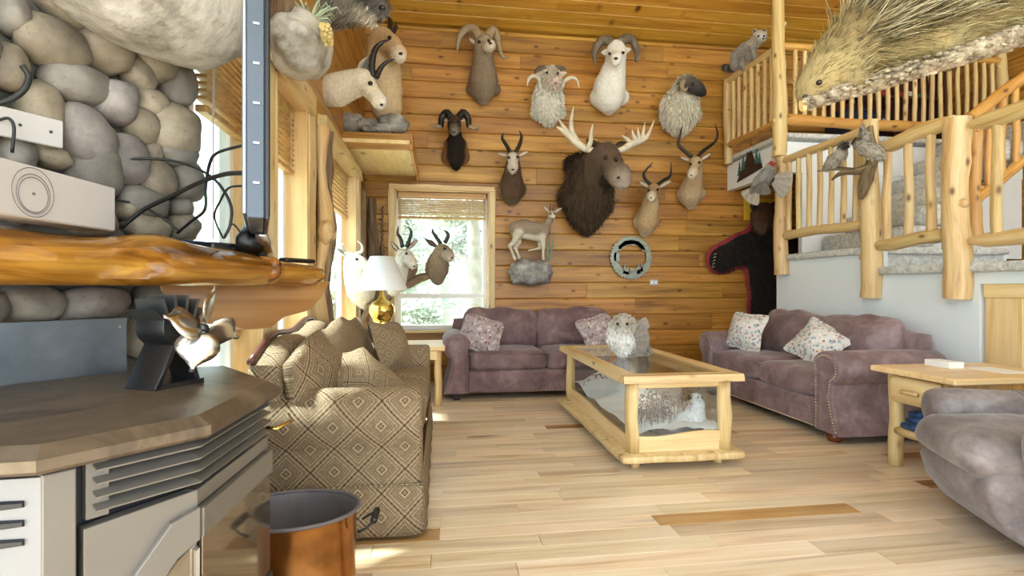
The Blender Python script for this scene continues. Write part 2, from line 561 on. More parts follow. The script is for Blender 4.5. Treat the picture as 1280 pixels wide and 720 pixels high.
class MB:
    """collects shapes and links them as ONE mesh object"""

    def __init__(s, col='#808080'):
        s.v, s.f, s.c, s.g = [], [], [], []
        s.col = lin(col)
        s.org = Vector((0, 0, 0))

    def add(s, vs, fs, col=None, grain=None):
        o = len(s.v)
        c = lin(col) if col is not None else s.col
        s.v.extend(Vector(p) for p in vs)
        s.c.extend([c] * len(vs))
        s.g.extend(grain if grain is not None else [tuple(p) for p in vs])
        s.f.extend([tuple(i + o for i in f) for f in fs])
        return s

    def box(s, c, size, bev=0.0, rot=None, col=None):
        hx, hy, hz = (a / 2 for a in size)
        c = Vector(c)
        vs, fs = [], []
        if bev <= 0:
            for sx in (-1, 1):
                for sy in (-1, 1):
                    for sz in (-1, 1):
                        vs.append(Vector((sx * hx, sy * hy, sz * hz)))
            fs = [(0, 1, 3, 2), (4, 6, 7, 5), (0, 4, 5, 1), (2, 3, 7, 6), (0, 2, 6, 4), (1, 5, 7, 3)]
        else:
            b = min(bev, hx * 0.95, hy * 0.95, hz * 0.95)
            idx = {}
            for sx in (-1, 1):
                for sy in (-1, 1):
                    for sz in (-1, 1):
                        for a in range(3):
                            p = [sx * (hx - b), sy * (hy - b), sz * (hz - b)]
                            p[a] = (sx, sy, sz)[a] * (hx, hy, hz)[a]
                            idx[(sx, sy, sz, a)] = len(vs)
                            vs.append(Vector(p))
            S = (-1, 1)
            for k in S:
                fs.append(tuple(idx[(k, y, z, 0)] for y, z in ((-1, -1), (1, -1), (1, 1), (-1, 1))))
                fs.append(tuple(idx[(x, k, z, 1)] for x, z in ((-1, -1), (1, -1), (1, 1), (-1, 1))))
                fs.append(tuple(idx[(x, y, k, 2)] for x, y in ((-1, -1), (1, -1), (1, 1), (-1, 1))))
            for i in S:
                for j in S:
                    fs.append((idx[(i, j, -1, 0)], idx[(i, j, 1, 0)], idx[(i, j, 1, 1)], idx[(i, j, -1, 1)]))
                    fs.append((idx[(i, -1, j, 0)], idx[(i, 1, j, 0)], idx[(i, 1, j, 2)], idx[(i, -1, j, 2)]))
                    fs.append((idx[(-1, i, j, 1)], idx[(1, i, j, 1)], idx[(1, i, j, 2)], idx[(-1, i, j, 2)]))
                    for k in S:
                        fs.append((idx[(i, j, k, 0)], idx[(i, j, k, 1)], idx[(i, j, k, 2)]))
        g = [tuple(p) for p in vs]
        if rot is not None:
            vs = [rot @ p for p in vs]
        return s.add([p + c for p in vs], fs, col, g)

    def tube(s, pts, rad, n=8, caps=True, col=None, rough=0.0, seed=0, flat=1.0, up=None, cols=None, close_pts=False):
        pts = [Vector(p) for p in pts]
        if not hasattr(rad, '__len__'):
            rad = [rad] * len(pts)
        o = len(s.v)
        T = []
        for i in range(len(pts)):
            a = pts[max(0, i - 1)]
            b = pts[min(len(pts) - 1, i + 1)]
            d = b - a
            T.append(d.normalized() if d.length > 1e-9 else Vector((0, 0, 1)))
        ref = Vector(up) if up else (Vector((0, 0, 1)) if abs(T[0].z) < 0.9 else Vector((1, 0, 0)))
        x = (ref - T[0] * ref.dot(T[0])).normalized()
        L = 0.0
        vs, gr, cc = [], [], []
        for i, p in enumerate(pts):
            if i:
                L += (pts[i] - pts[i - 1]).length
                x = (x - T[i] * x.dot(T[i]))
                x = x.normalized() if x.length > 1e-6 else T[i].orthogonal().normalized()
            y = T[i].cross(x)
            for k in range(n):
                a = 2 * PI * k / n
                r = rad[i]
                if rough:
                    r *= 1 + rough * noise.noise(Vector((math.cos(a) * 1.3 + seed * 7.7, math.sin(a) * 1.3, L * 4.0 + seed)))
                vs.append(p + x * (math.cos(a) * r) + y * (math.sin(a) * r * flat))
                gr.append((math.cos(a) * rad[i] + seed * 0.37, math.sin(a) * rad[i], L))
        fs = []
        for i in range(len(pts) - 1):
            for k in range(n):
                a = i * n + k
                b = i * n + (k + 1) % n
                fs.append((a, b, b + n, a + n))
        if caps:
            fs.append(tuple(range(n - 1, -1, -1)))
            e = (len(pts) - 1) * n
            fs.append(tuple(range(e, e + n)))
        s.add(vs, fs, col, gr)
        if cols is not None:
            for i in range(len(pts)):
                for k in range(n):
                    s.c[o + i * n + k] = lin(cols[i])
        return s

    def log(s, a, b, r0, r1=None, n=10, seed=0, rough=0.16, sag=0.0, seg=None, taper_ends=0.0):
        a, b = Vector(a), Vector(b)
        r1 = r0 if r1 is None else r1
        L = (b - a).length
        m = seg or max(3, int(L / max(0.1, r0 * 1.2)))
        m = min(m, 26)
        pts, rr = [], []
        d = (b - a).normalized()
        o1 = d.orthogonal().normalized()
        o2 = d.cross(o1)
        rg = random.Random(seed * 13 + 5)
        ph = rg.random() * 6
        for i in range(m + 1):
            f = i / m
            w = math.sin(f * PI) * r0 * 0.25
            p = a.lerp(b, f) + o1 * (w * math.sin(f * 5 + ph)) + o2 * (w * math.cos(f * 4 + ph))
            p.z -= sag * math.sin(f * PI)
            r = r0 + (r1 - r0) * f
            if rg.random() < 0.25 and 0 < i < m:
                r *= 1.08
            pts.append(p)
            rr.append(r)
        if taper_ends:
            rr[0] *= 1 - taper_ends
            rr[-1] *= 1 - taper_ends
        return s.tube(pts, rr, n, True, None, rough, seed)

    def lathe(s, prof, n=24, c=(0, 0, 0), col=None, sx=1.0, sy=1.0, caps=True):
        c = Vector(c)
        vs, fs = [], []
        for r, z in prof:
            for k in range(n):
                a = 2 * PI * k / n
                vs.append(c + Vector((math.cos(a) * r * sx, math.sin(a) * r * sy, z)))
        for i in range(len(prof) - 1):
            for k in range(n):
                a, b = i * n + k, i * n + (k + 1) % n
                fs.append((a, b, b + n, a + n))
        if caps and prof[0][0] > 1e-6:
            fs.append(tuple(range(n - 1, -1, -1)))
        if caps and prof[-1][0] > 1e-6:
            e = (len(prof) - 1) * n
            fs.append(tuple(range(e, e + n)))
        return s.add(vs, fs, col)

    def prism(s, poly, mp, t0, t1, col=None, bev=0.0):
        """poly: 2D outline; mp(u, v, t) -> 3D point; extruded from t0 to t1"""
        n = len(poly)
        rings = []
        if bev > 0:
            cx = sum(p[0] for p in poly) / n
            cyy = sum(p[1] for p in poly) / n
            def ins(k):
                out = []
                for i in range(n):
                    a, b, c2 = Vector(poly[i - 1]), Vector(poly[i]), Vector(poly[(i + 1) % n])
                    d1, d2 = (b - a), (c2 - b)
                    if d1.length < 1e-9 or d2.length < 1e-9:
                        out.append(tuple(b)); continue
                    d1.normalize(); d2.normalize()
                    nn = Vector((-(d1.y + d2.y), d1.x + d2.x))
                    if nn.length < 1e-6:
                        out.append(tuple(b)); continue
                    nn.normalize()
                    out.append((b.x + nn.x * k, b.y + nn.y * k))
                return out
            area = sum(poly[i - 1][0] * poly[i][1] - poly[i][0] * poly[i - 1][1] for i in range(n))
            sg = 1 if area > 0 else -1
            ip = ins(bev * sg)
            ip2 = ins(bev * 0.3 * sg)
            st = 1 if t1 > t0 else -1
            rings = [(ip, t0), (ip2, t0 + st * bev * 0.3), (poly, t0 + st * bev), (poly, t1 - st * bev), (ip2, t1 - st * bev * 0.3), (ip, t1)]
        else:
            rings = [(poly, t0), (poly, t1)]
        vs, fs = [], []
        for pl, t in rings:
            vs.extend(mp(u, v, t) for u, v in pl)
        for i in range(len(rings) - 1):
            for k in range(n):
                a, b = i * n + k, i * n + (k + 1) % n
                fs.append((a, b, b + n, a + n))
        fs.append(tuple(range(n - 1, -1, -1)))
        e = (len(rings) - 1) * n
        fs.append(tuple(range(e, e + n)))
        return s.add(vs, fs, col)

    def cushion(s, c, size, r=0.05, bulge=(0, 0, 0), N=8, rot=None, rough=0.0, seed=0, pinch=0.0, col=None):
        """rounded, bulging box with little folds"""
        h = Vector(size) / 2
        c = Vector(c)
        key = {}
        vs, fs = [], []

        def vid(i, j, k):
            kk = (i, j, k)
            if kk not in key:
                p = Vector((2 * i / N - 1, 2 * j / N - 1, 2 * k / N - 1))
                q = Vector((p.x * h.x, p.y * h.y, p.z * h.z))
                rr = min(r, h.x, h.y, h.z)
                cl = Vector(tuple(max(-(h[a] - rr), min(h[a] - rr, q[a])) for a in range(3)))
                dd = q - cl
                if dd.length > 1e-9:
                    q = cl + dd.normalized() * rr
                b = Vector(((1 - p.y ** 2) * (1 - p.z ** 2), (1 - p.x ** 2) * (1 - p.z ** 2), (1 - p.x ** 2) * (1 - p.y ** 2)))
                sg = Vector(tuple((1 if p[a] > 0 else -1) * (abs(p[a]) ** 2) for a in range(3)))
                q += Vector((b.x * bulge[0] * sg.x, b.y * bulge[1] * sg.y, b.z * bulge[2] * sg.z))
                if pinch:
                    # throw pillow: thin towards its edges and drawn in between its corners
                    e = max(abs(p.x), abs(p.z))
                    q.y *= 1 - 0.86 * e ** 2.2
                    q.x *= 1 - pinch * (1 - p.z ** 2)
                    q.z *= 1 - pinch * (1 - p.x ** 2)
                if rough:
                    q += Vector((noise.noise(q * 7 + Vector((seed, 0, 0))), noise.noise(q * 7 + Vector((0, seed, 5))), noise.noise(q * 7 + Vector((9, 0, seed))))) * rough
                key[kk] = len(vs)
                vs.append(q)
            return key[kk]

        for a in range(N):
            for b in range(N):
                for k in (0, N):
                    fs.append((vid(k, a, b), vid(k, a + 1, b), vid(k, a + 1, b + 1), vid(k, a, b + 1)))
                    fs.append((vid(a, k, b), vid(a + 1, k, b), vid(a + 1, k, b + 1), vid(a, k, b + 1)))
                    fs.append((vid(a, b, k), vid(a + 1, b, k), vid(a + 1, b + 1, k), vid(a, b + 1, k)))
        g = [tuple(p) for p in vs]
        if rot is not None:
            vs = [rot @ p for p in vs]
        return s.add([p + c for p in vs], fs, col, g)

    def blob(s, c, rad, sub=2, rough=0.15, freq=2.0, seed=0, rot=None, col=None, boxy=0.0):
        bm = bmesh.new()
        bmesh.ops.create_icosphere(bm, subdivisions=sub, radius=1.0)
        vs = []
        for v in bm.verts:
            p = v.co.copy()
            if boxy:
                m = max(abs(p.x), abs(p.y), abs(p.z))
                p = p.lerp(p / m, boxy)
            f = 1 + rough * noise.noise(p * freq + Vector((seed * 3.1, seed * 1.7, 0)))
            q = Vector((p.x * rad[0], p.y * rad[1], p.z * rad[2])) * f
            vs.append(q)
        fs = [tuple(v.index for v in f.verts) for f in bm.faces]
        bm.free()
        if rot is not None:
            vs = [rot @ p for p in vs]
        return s.add([p + Vector(c) for p in vs], fs, col)

    def build(s, name, mat, parent=None, org=None, smooth=False, recalc=True, colors=False, kind=None, label=None, uv=True, sharp=40, place=False):
        me = bpy.data.meshes.new(name)
        o3 = Vector(org) if org is not None else Vector((0, 0, 0))
        me.from_pydata([tuple(p - o3) for p in s.v], [], s.f)
        if recalc:
            bm = bmesh.new()
            bm.from_mesh(me)
            bmesh.ops.recalc_face_normals(bm, faces=bm.faces)
            bm.to_mesh(me)
            bm.free()
        nv = len(me.vertices)
        if nv == len(s.g):
            at = me.attributes.new('grain', 'FLOAT_VECTOR', 'POINT')
            at.data.foreach_set('vector', np.array(s.g, dtype=np.float32).ravel())
        if colors and nv == len(s.c):
            at = me.attributes.new('Col', 'FLOAT_COLOR', 'POINT')
            arr = np.ones((nv, 4), dtype=np.float32)
            arr[:, :3] = np.array(s.c, dtype=np.float32)
            at.data.foreach_set('color', arr.ravel())
        if uv:
            box_uv(me)
        if smooth:
            me.polygons.foreach_set('use_smooth', [True] * len(me.polygons))
            if smooth == 'auto':
                me.set_sharp_from_angle(angle=math.radians(sharp))
        me.materials.append(M[mat] if isinstance(mat, str) else mat)
        ob = bpy.data.objects.new(name, me)
        COL.objects.link(ob)
        if parent is not None:
            ob.parent = parent
        if place:
            ob.location = o3
        if kind:
            ob['kind'] = kind
        if label:
            ob['label'] = label
        return ob


def box_uv(me):
    n = len(me.loops)
    if n == 0:
        return
    vi = np.empty(n, dtype=np.int32)
    me.loops.foreach_get('vertex_index', vi)
    co = np.empty(len(me.vertices) * 3, dtype=np.float32)
    me.vertices.foreach_get('co', co)
    co = co.reshape(-1, 3)[vi]
    pn = np.empty(len(me.polygons) * 3, dtype=np.float32)
    me.polygons.foreach_get('normal', pn)
    pn = np.abs(pn.reshape(-1, 3))
    lt = np.empty(len(me.polygons), dtype=np.int32)
    me.polygons.foreach_get('loop_total', lt)
    ax = np.repeat(np.argmax(pn, axis=1), lt)
    uv = np.empty((n, 2), dtype=np.float32)
    uv[:, 0] = np.where(ax == 0, co[:, 1], co[:, 0])
    uv[:, 1] = np.where(ax == 2, co[:, 1], co[:, 2])
    lay = me.uv_layers.new(name='UVMap')
    lay.data.foreach_set('uv', uv.ravel())


def smooth_path(pts, sub=4):
    """Catmull-Rom through points given as tuples of any length"""
    P = [np.array(p, dtype=float) for p in pts]
    if len(P) < 3:
        out = []
        for i in range(sub + 1):
            out.append(P[0] + (P[-1] - P[0]) * i / sub)
        return out
    P = [2 * P[0] - P[1]] + P + [2 * P[-1] - P[-2]]
    out = []
    for i in range(1, len(P) - 2):
        for k in range(sub):
            t = k / sub
            a, b, c, d = P[i - 1], P[i], P[i + 1], P[i + 2]
            out.append(0.5 * ((2 * b) + (-a + c) * t + (2 * a - 5 * b + 4 * c - d) * t * t + (-a + 3 * b - 3 * c + d) * t ** 3))
    out.append(P[-2])
    return out


# ------------------------------------------------------------------ soft bodies: blended round cones turned into one skin
def soft_body(prims, vox=0.012, k=0.02, squash_y=1.0, y0=0.0):
    """prims: (p0, p1, r0, r1, colour). Returns verts, quads, colours"""
    A = np.array([p[0] for p in prims], dtype=float)
    B = np.array([p[1] for p in prims], dtype=float)
    if squash_y != 1.0:
        A[:, 1] = (A[:, 1] - y0) * squash_y + y0
        B[:, 1] = (B[:, 1] - y0) * squash_y + y0
    r0 = np.array([p[2] for p in prims])
    r1 = np.array([p[3] for p in prims])
    C = np.array([lin(p[4]) for p in prims])
    rm = np.maximum(r0, r1)[:, None]
    lo = np.minimum(A - rm, B - rm).min(0) - 3 * vox
    hi = np.maximum(A + rm, B + rm).max(0) + 3 * vox
    n = np.ceil((hi - lo) / vox).astype(int) + 1
    gx, gy, gz = (lo[i] + vox * np.arange(n[i]) for i in range(3))

    def dist(P, weights=False):
        acc = np.zeros(P.shape[:-1])
        col = np.zeros(P.shape[:-1] + (3,)) if weights else None
        ws = np.zeros(P.shape[:-1]) if weights else None
        for i in range(len(A)):
            ab = B[i] - A[i]
            L = (ab * ab).sum()
            t = np.clip(((P - A[i]) @ ab) / L, 0, 1) if L > 1e-12 else np.zeros(P.shape[:-1])
            d = np.sqrt((((P - A[i]) - t[..., None] * ab) ** 2).sum(-1)) - (r0[i] + (r1[i] - r0[i]) * t)
            acc += np.exp(np.clip(-d / k, -60, 60))
            if weights:
                w = np.exp(np.clip(-d / (k * 0.55), -60, 60))
                ws += w
                col += w[..., None] * C[i]
        if weights:
            return col / np.maximum(ws, 1e-20)[..., None]
        return -k * np.log(np.maximum(acc, 1e-30))

    G = np.stack(np.meshgrid(gx, gy, gz, indexing='ij'), -1)
    f = dist(G)
    ins = f < 0
    c8 = [(i, j, l) for i in (0, 1) for j in (0, 1) for l in (0, 1)]
    sh = tuple(n - 1)

    def corner(a, o):
        return a[o[0]:o[0] + sh[0], o[1]:o[1] + sh[1], o[2]:o[2] + sh[2]]

    cnt = sum(corner(ins, o).astype(np.int8) for o in c8)
    act = (cnt > 0) & (cnt < 8)
    ids = -np.ones(sh, dtype=np.int64)
    idx = np.argwhere(act)
    ids[act] = np.arange(len(idx))
    acc = np.zeros((len(idx), 3))
    num = np.zeros(len(idx))
    for i, o in enumerate(c8):
        for ax in range(3):
            if o[ax] == 0:
                o2 = list(o)
                o2[ax] = 1
                fa = f[idx[:, 0] + o[0], idx[:, 1] + o[1], idx[:, 2] + o[2]]
                fb = f[idx[:, 0] + o2[0], idx[:, 1] + o2[1], idx[:, 2] + o2[2]]
                cr = (fa < 0) != (fb < 0)
                t = np.where(cr, fa / np.where(cr, fa - fb, 1), 0)
                p = np.tile(np.array(o, dtype=float), (len(idx), 1))
                p[:, ax] += t
                acc[cr] += p[cr]
                num[cr] += 1
    V = lo + vox * (idx + acc / num[:, None])
    Q = []
    for ax in range(3):
        s1 = [slice(None)] * 3
        s2 = [slice(None)] * 3
        s1[ax] = slice(0, n[ax] - 1)
        s2[ax] = slice(1, n[ax])
        e = ins[tuple(s1)] != ins[tuple(s2)]
        w = np.argwhere(e)
        b, c = (ax + 1) % 3, (ax + 2) % 3
        ok = (w[:, b] > 0) & (w[:, c] > 0) & (w[:, b] < n[b] - 1) & (w[:, c] < n[c] - 1)
        w = w[ok]
        def cell(db, dc):
            q = w.copy()
            q[:, b] -= db
            q[:, c] -= dc
            return ids[q[:, 0], q[:, 1], q[:, 2]]
        q = np.stack([cell(1, 1), cell(0, 1), cell(0, 0), cell(1, 0)], 1)
        flip = ~ins[w[:, 0], w[:, 1], w[:, 2]]
        q[flip] = q[flip][:, ::-1]
        Q.append(q)
    Q = np.concatenate(Q)
    cols = dist(V, True)
    if squash_y != 1.0:
        V[:, 1] = (V[:, 1] - y0) / squash_y + y0
    return V, Q, cols


def mesh_np(name, V, Q, cols, mat, parent=None, org=None, smooth=True, kind=None):
    me = bpy.data.meshes.new(name)
    o3 = np.array(org if org is not None else (0, 0, 0), dtype=float)
    me.from_pydata((V - o3).tolist(), [], Q.tolist())
    if cols is not None:
        at = me.attributes.new('Col', 'FLOAT_COLOR', 'POINT')
        arr = np.ones((len(V), 4), dtype=np.float32)
        arr[:, :3] = cols
        at.data.foreach_set('color', arr.ravel())
    if smooth:
        me.polygons.foreach_set('use_smooth', [True] * len(me.polygons))
    me.materials.append(M[mat] if isinstance(mat, str) else mat)
    ob = bpy.data.objects.new(name, me)
    COL.objects.link(ob)
    if parent is not None:
        ob.parent = parent
    if kind:
        ob['kind'] = kind
    return ob


def fur_blades(V, Q, cols, count, length, width, flow=(0, 0, -1), lie=0.7, seed=1, var=0.35, colvar=0.25, tip=None, keep=None, curl=0.0):
    """thin tapered blades standing on a skin, combed along flow"""
    rg = np.random.RandomState(seed)
    P0, P1, P2, P3 = (V[Q[:, i]] for i in range(4))
    N = np.cross(P2 - P0, P3 - P1)
    ar = np.linalg.norm(N, axis=1)
    N = N / np.maximum(ar, 1e-12)[:, None]
    pr = ar / ar.sum()
    q = rg.choice(len(Q), size=count, p=pr)
    a, b = rg.rand(count, 1), rg.rand(count, 1)
    P = (P0[q] * (1 - a) + P1[q] * a) * (1 - b) + (P3[q] * (1 - a) + P2[q] * a) * b
    n = N[q]
    c = cols[Q[q, 0]]
    if keep is not None:
        m = keep(P)
        P, n, c = P[m], n[m], c[m]
    k = len(P)
    fl = np.array(flow(P) if callable(flow) else np.tile(np.array(flow, dtype=float), (k, 1)))
    fl = fl - n * (fl * n).sum(1, keepdims=True)
    fl /= np.maximum(np.linalg.norm(fl, axis=1, keepdims=True), 1e-6)
    d = n * (1 - lie) + fl * lie + rg.normal(0, 0.16, (k, 3))
    d /= np.linalg.norm(d, axis=1, keepdims=True)
    L = length * (1 + rg.uniform(-var, var, (k, 1)))
    side = np.cross(d, rg.normal(0, 1, (k, 3)))
    side /= np.linalg.norm(side, axis=1, keepdims=True)
    w = width * 0.5
    base = P - n * 0.003
    mid = base + d * L * 0.55
    end = base + d * L - np.array([0, 0, 1.0]) * L * curl
    vs = np.concatenate([base - side * w, base + side * w, mid + side * w * 0.8, mid - side * w * 0.8, end])
    i = np.arange(k)
    quads = np.stack([i, i + k, i + 2 * k, i + 3 * k], 1)
    tris = np.stack([i + 3 * k, i + 2 * k, i + 4 * k], 1)
    cv = np.clip(c * (1 + rg.uniform(-colvar, colvar, (k, 1))), 0, 1)
    ct = cv if tip is None else np.tile(np.array(lin(tip)), (k, 1)) * (1 + rg.uniform(-0.2, 0.2, (k, 1)))
    cm = cv if tip is None else cv * 0.55 + ct * 0.45
    cc = np.clip(np.concatenate([cv, cv, cm, cm, ct]), 0, 1)
    return vs, quads.tolist() + tris.tolist(), cc


def blades_obj(data, name, mat, parent, org=None, kind='stuff'):
    vs, fs, cc = data
    me = bpy.data.meshes.new(name)
    o3 = np.array(org if org is not None else (0, 0, 0), dtype=float)
    me.from_pydata((vs - o3).tolist(), [], fs)
    at = me.attributes.new('Col', 'FLOAT_COLOR', 'POINT')
    arr = np.ones((len(vs), 4), dtype=np.float32)
    arr[:, :3] = cc
    at.data.foreach_set('color', arr.ravel())
    me.materials.append(M[mat] if isinstance(mat, str) else mat)
    ob = bpy.data.objects.new(name, me)
    COL.objects.link(ob)
    ob.parent = parent
    if kind:
        ob['kind'] = kind
    return ob
# ================================================================== THE SETTING
YB, XL = 6.5, -0.91
ZC, CS = 4.38, 0.35            # height of the ceiling at the back wall, its rise towards the viewer
XS = 3.85                      # plane of the white wall under the stair landing
XR = 6.95                      # right wall behind the loft
ZLOFT = 2.86


def structure(mb, name, mat, **kw):
    o = mb.build(name, mat, None, **kw)
    o['kind'] = 'structure'
    return o


def plank(parent, mat, c, L, h, t, axis='X', bev=0.012, rng=R, name='plank', tilt=None):
    """one board with chamfered long edges; c = centre of its back face, room side is -Y (axis X) or +X (axis Y)"""
    hL, hh = L / 2 - 0.0012, h / 2
    b = bev
    prof = [(-hh, 0), (-hh, t - b), (-hh + b, t), (hh - b, t), (hh, t - b), (hh, 0)]
    mb = MB()
    if axis == 'X':
        mp = lambda u, v, w: Vector((w, -v, u))
    elif axis == 'Y':
        mp = lambda u, v, w: Vector((v, w, u))
    else:  # floor board along X, thickness up
        mp = lambda u, v, w: Vector((w, u, v))
    mb.prism(prof, mp, -hL, hL)
    if tilt is not None:
        mb.v = [tilt @ p for p in mb.v]
    o = mb.build(name, mat, parent, uv=False)
    o.location = c
    return o


def runs(x0, x1, lo, hi, rg):
    out, x = [], x0
    x -= rg.uniform(0, lo)
    while x < x1:
        L = rg.uniform(lo, hi)
        a, b = max(x, x0), min(x + L, x1)
        if b - a > 0.06:
            out.append((a, b))
        x += L
    return out


# ---- floor
fl = structure(MB().box((2.6, 2.0, -0.06), (8.8, 9.2, 0.10)), 'floor', 'maple')
rg = random.Random(11)
y = 1.45
ROW = 0.118
while y < YB - 0.01:
    for a, b in runs(XL + 0.02, XS, 0.5, 1.35, rg):
        br = rg.random() < 0.05
        o = plank(fl, 'maple_brown' if br else 'maple', ((a + b) / 2, y + ROW / 2, -0.0095), b - a, ROW, 0.0095 + rg.uniform(0, 0.0006), 'F', 0.0012)
    y += ROW

# ---- back wall: backing and boards, cut round the window
bw_x0, bw_x1 = -0.555, 0.615
bw_z0, bw_z1 = 0.63, 2.36
mb = MB()
for a, b, c, d in ((XL - 0.15, bw_x0, 0, ZC), (bw_x1, XR, 0, ZC), (bw_x0, bw_x1, 0, bw_z0), (bw_x0, bw_x1, bw_z1, ZC)):
    mb.box(((a + b) / 2, YB + 0.10, (c + d) / 2), (b - a, 0.14, d - c))
wall_back = structure(mb, 'wall_back', 'pine_wall')
PH = 0.207
rg = random.Random(5)
z = -0.02
while z < ZC - 0.02:
    hh = min(PH, ZC - z)
    spans = [(XL, 4.75 if z < 2.4 else XR)]
    if z + hh > bw_z0 and z < bw_z1:
        spans = [(XL, bw_x0 - 0.02), (bw_x1 + 0.02, spans[0][1])]
    for sa, sb in spans:
        for a, b in runs(sa, sb, 1.3, 3.2, rg):
            plank(wall_back, 'pine_wall', ((a + b) / 2, YB + 0.03, z + hh / 2), b - a, hh - 0.002, 0.03 + rg.uniform(-0.002, 0.003), 'X', 0.011)
    z += PH

# ---- ceiling rising towards the viewer, boards along the ridge
ang = math.atan(CS)
mb = MB()
for (a, b) in ((1.2, YB + 0.2),):
    za, zb = ZC + CS * (YB - a), ZC + CS * (YB - b)
    mb.add([(XL - 0.2, a, za + .05), (XR + .1, a, za + .05), (XR + .1, b, zb + .05), (XL - 0.2, b, zb + .05),
            (XL - 0.2, a, za + .15), (XR + .1, a, za + .15), (XR + .1, b, zb + .15), (XL - 0.2, b, zb + .15)],
           [(0, 1, 2, 3), (4, 7, 6, 5), (0, 4, 5, 1), (1, 5, 6, 2), (2, 6, 7, 3), (3, 7, 4, 0)])
ceiling = structure(mb, 'ceiling', 'pine_ceiling')
rg = random.Random(9)
CR = 0.17
for i in range(11):
    s = (i + 0.5) * CR
    yy, zz = YB - s * math.cos(ang), ZC + s * math.sin(ang) + 0.05
    for a, b in runs(XL, XR, 1.6, 3.6, rg):
        plank(ceiling, 'pine_ceiling', ((a + b) / 2, yy, zz), b - a, CR - 0.002, 0.035, 'X', 0.008,
              tilt=Matrix.Rotation(PI / 2 - ang, 3, 'X'))

# ---- unseen rear shell added to shape the light: roof slope, rear wall, right wall
RY_, RZ_ = 1.2, ZC + CS * (YB - 1.2)
mb = MB()
mb.add([(-2.6, -3.6, RZ_ + .05 - CS * 4.8), (XR + .1, -3.6, RZ_ + .05 - CS * 4.8), (XR + .1, RY_, RZ_ + .05), (-2.6, RY_, RZ_ + .05),
        (-2.6, -3.6, RZ_ + .15 - CS * 4.8), (XR + .1, -3.6, RZ_ + .15 - CS * 4.8), (XR + .1, RY_, RZ_ + .15), (-2.6, RY_, RZ_ + .15)],
       [(0, 1, 2, 3), (4, 7, 6, 5), (0, 4, 5, 1), (1, 5, 6, 2), (2, 6, 7, 3), (3, 7, 4, 0)])
structure(mb, 'ceiling_rear_fill', 'white_paint')  # unseen; painted white to bounce neutral fill light
mb = MB()
for a, b, c, d in ((-2.6, -1.6, 0, 4.6), (6.2, XR, 0, 4.6), (-1.6, 6.2, 0, 0.3), (-1.6, 6.2, 3.9, 4.6)):
    mb.box(((a + b) / 2, -3.55, (c + d) / 2), (b - a, 0.12, d - c))
structure(mb, 'wall_rear_fill', 'white_paint')  # unseen; its wide unglazed opening sets the light from behind
structure(MB().box((XR + 0.08, -0.1, 2.9), (0.12, 7.0, 6.4)), 'wall_right_rear_fill', 'white_paint')

# ---- left wall with three window openings
LZ0, LZ1 = 0.62, 2.33
opens = [(2.27, 2.78), (2.98, 3.66), (4.17, 5.70)]
mb = MB()


def lw(a, b, c, d):
    mb.box((XL - 0.085, (a + b) / 2, (c + d) / 2), (0.13, b - a, d - c))


ztop = ZC + 0.1
lw(2.22, YB + 0.1, 0, LZ0)
lw(2.22, YB + 0.1, LZ1, ztop)
edge = 1.95
for a, b in opens[1:]:
    pass
lw(2.78, 2.98, LZ0, LZ1)
lw(3.66, 4.17, LZ0, LZ1)
lw(5.70, YB + 0.1, LZ0, LZ1)
mb.add([(XL - .15, 2.2, ztop), (XL - .15, YB, ztop), (XL - .15, 2.2, ztop + CS * (YB - 2.2)), (XL - .02, 2.2, ztop), (XL - .02, YB, ztop), (XL - .02, 2.2, ztop + CS * (YB - 2.2))],
       [(0, 1, 2), (3, 5, 4), (0, 3, 4, 1), (1, 4, 5, 2), (2, 5, 3, 0)])
wall_left = structure(mb, 'wall_left', 'pine_y')
rg = random.Random(21)
z = LZ1 + 0.06
while z < ZC:
    hh = min(PH, ZC - z)
    for a, b in runs(2.24, YB - 0.03, 1.8, 3.2, rg):
        plank(wall_left, 'pine_y', (XL - 0.02, (a + b) / 2, z + hh / 2), b - a, hh - 0.002, 0.025, 'Y', 0.011)
    z += PH
for z in (0.0, 0.207, 0.414):
    for a, b in runs(2.24, YB - 0.03, 1.8, 3.2, rg):
        plank(wall_left, 'pine_y', (XL - 0.02, (a + b) / 2, z + PH / 2), b - a, PH - 0.002, 0.025, 'Y', 0.011)


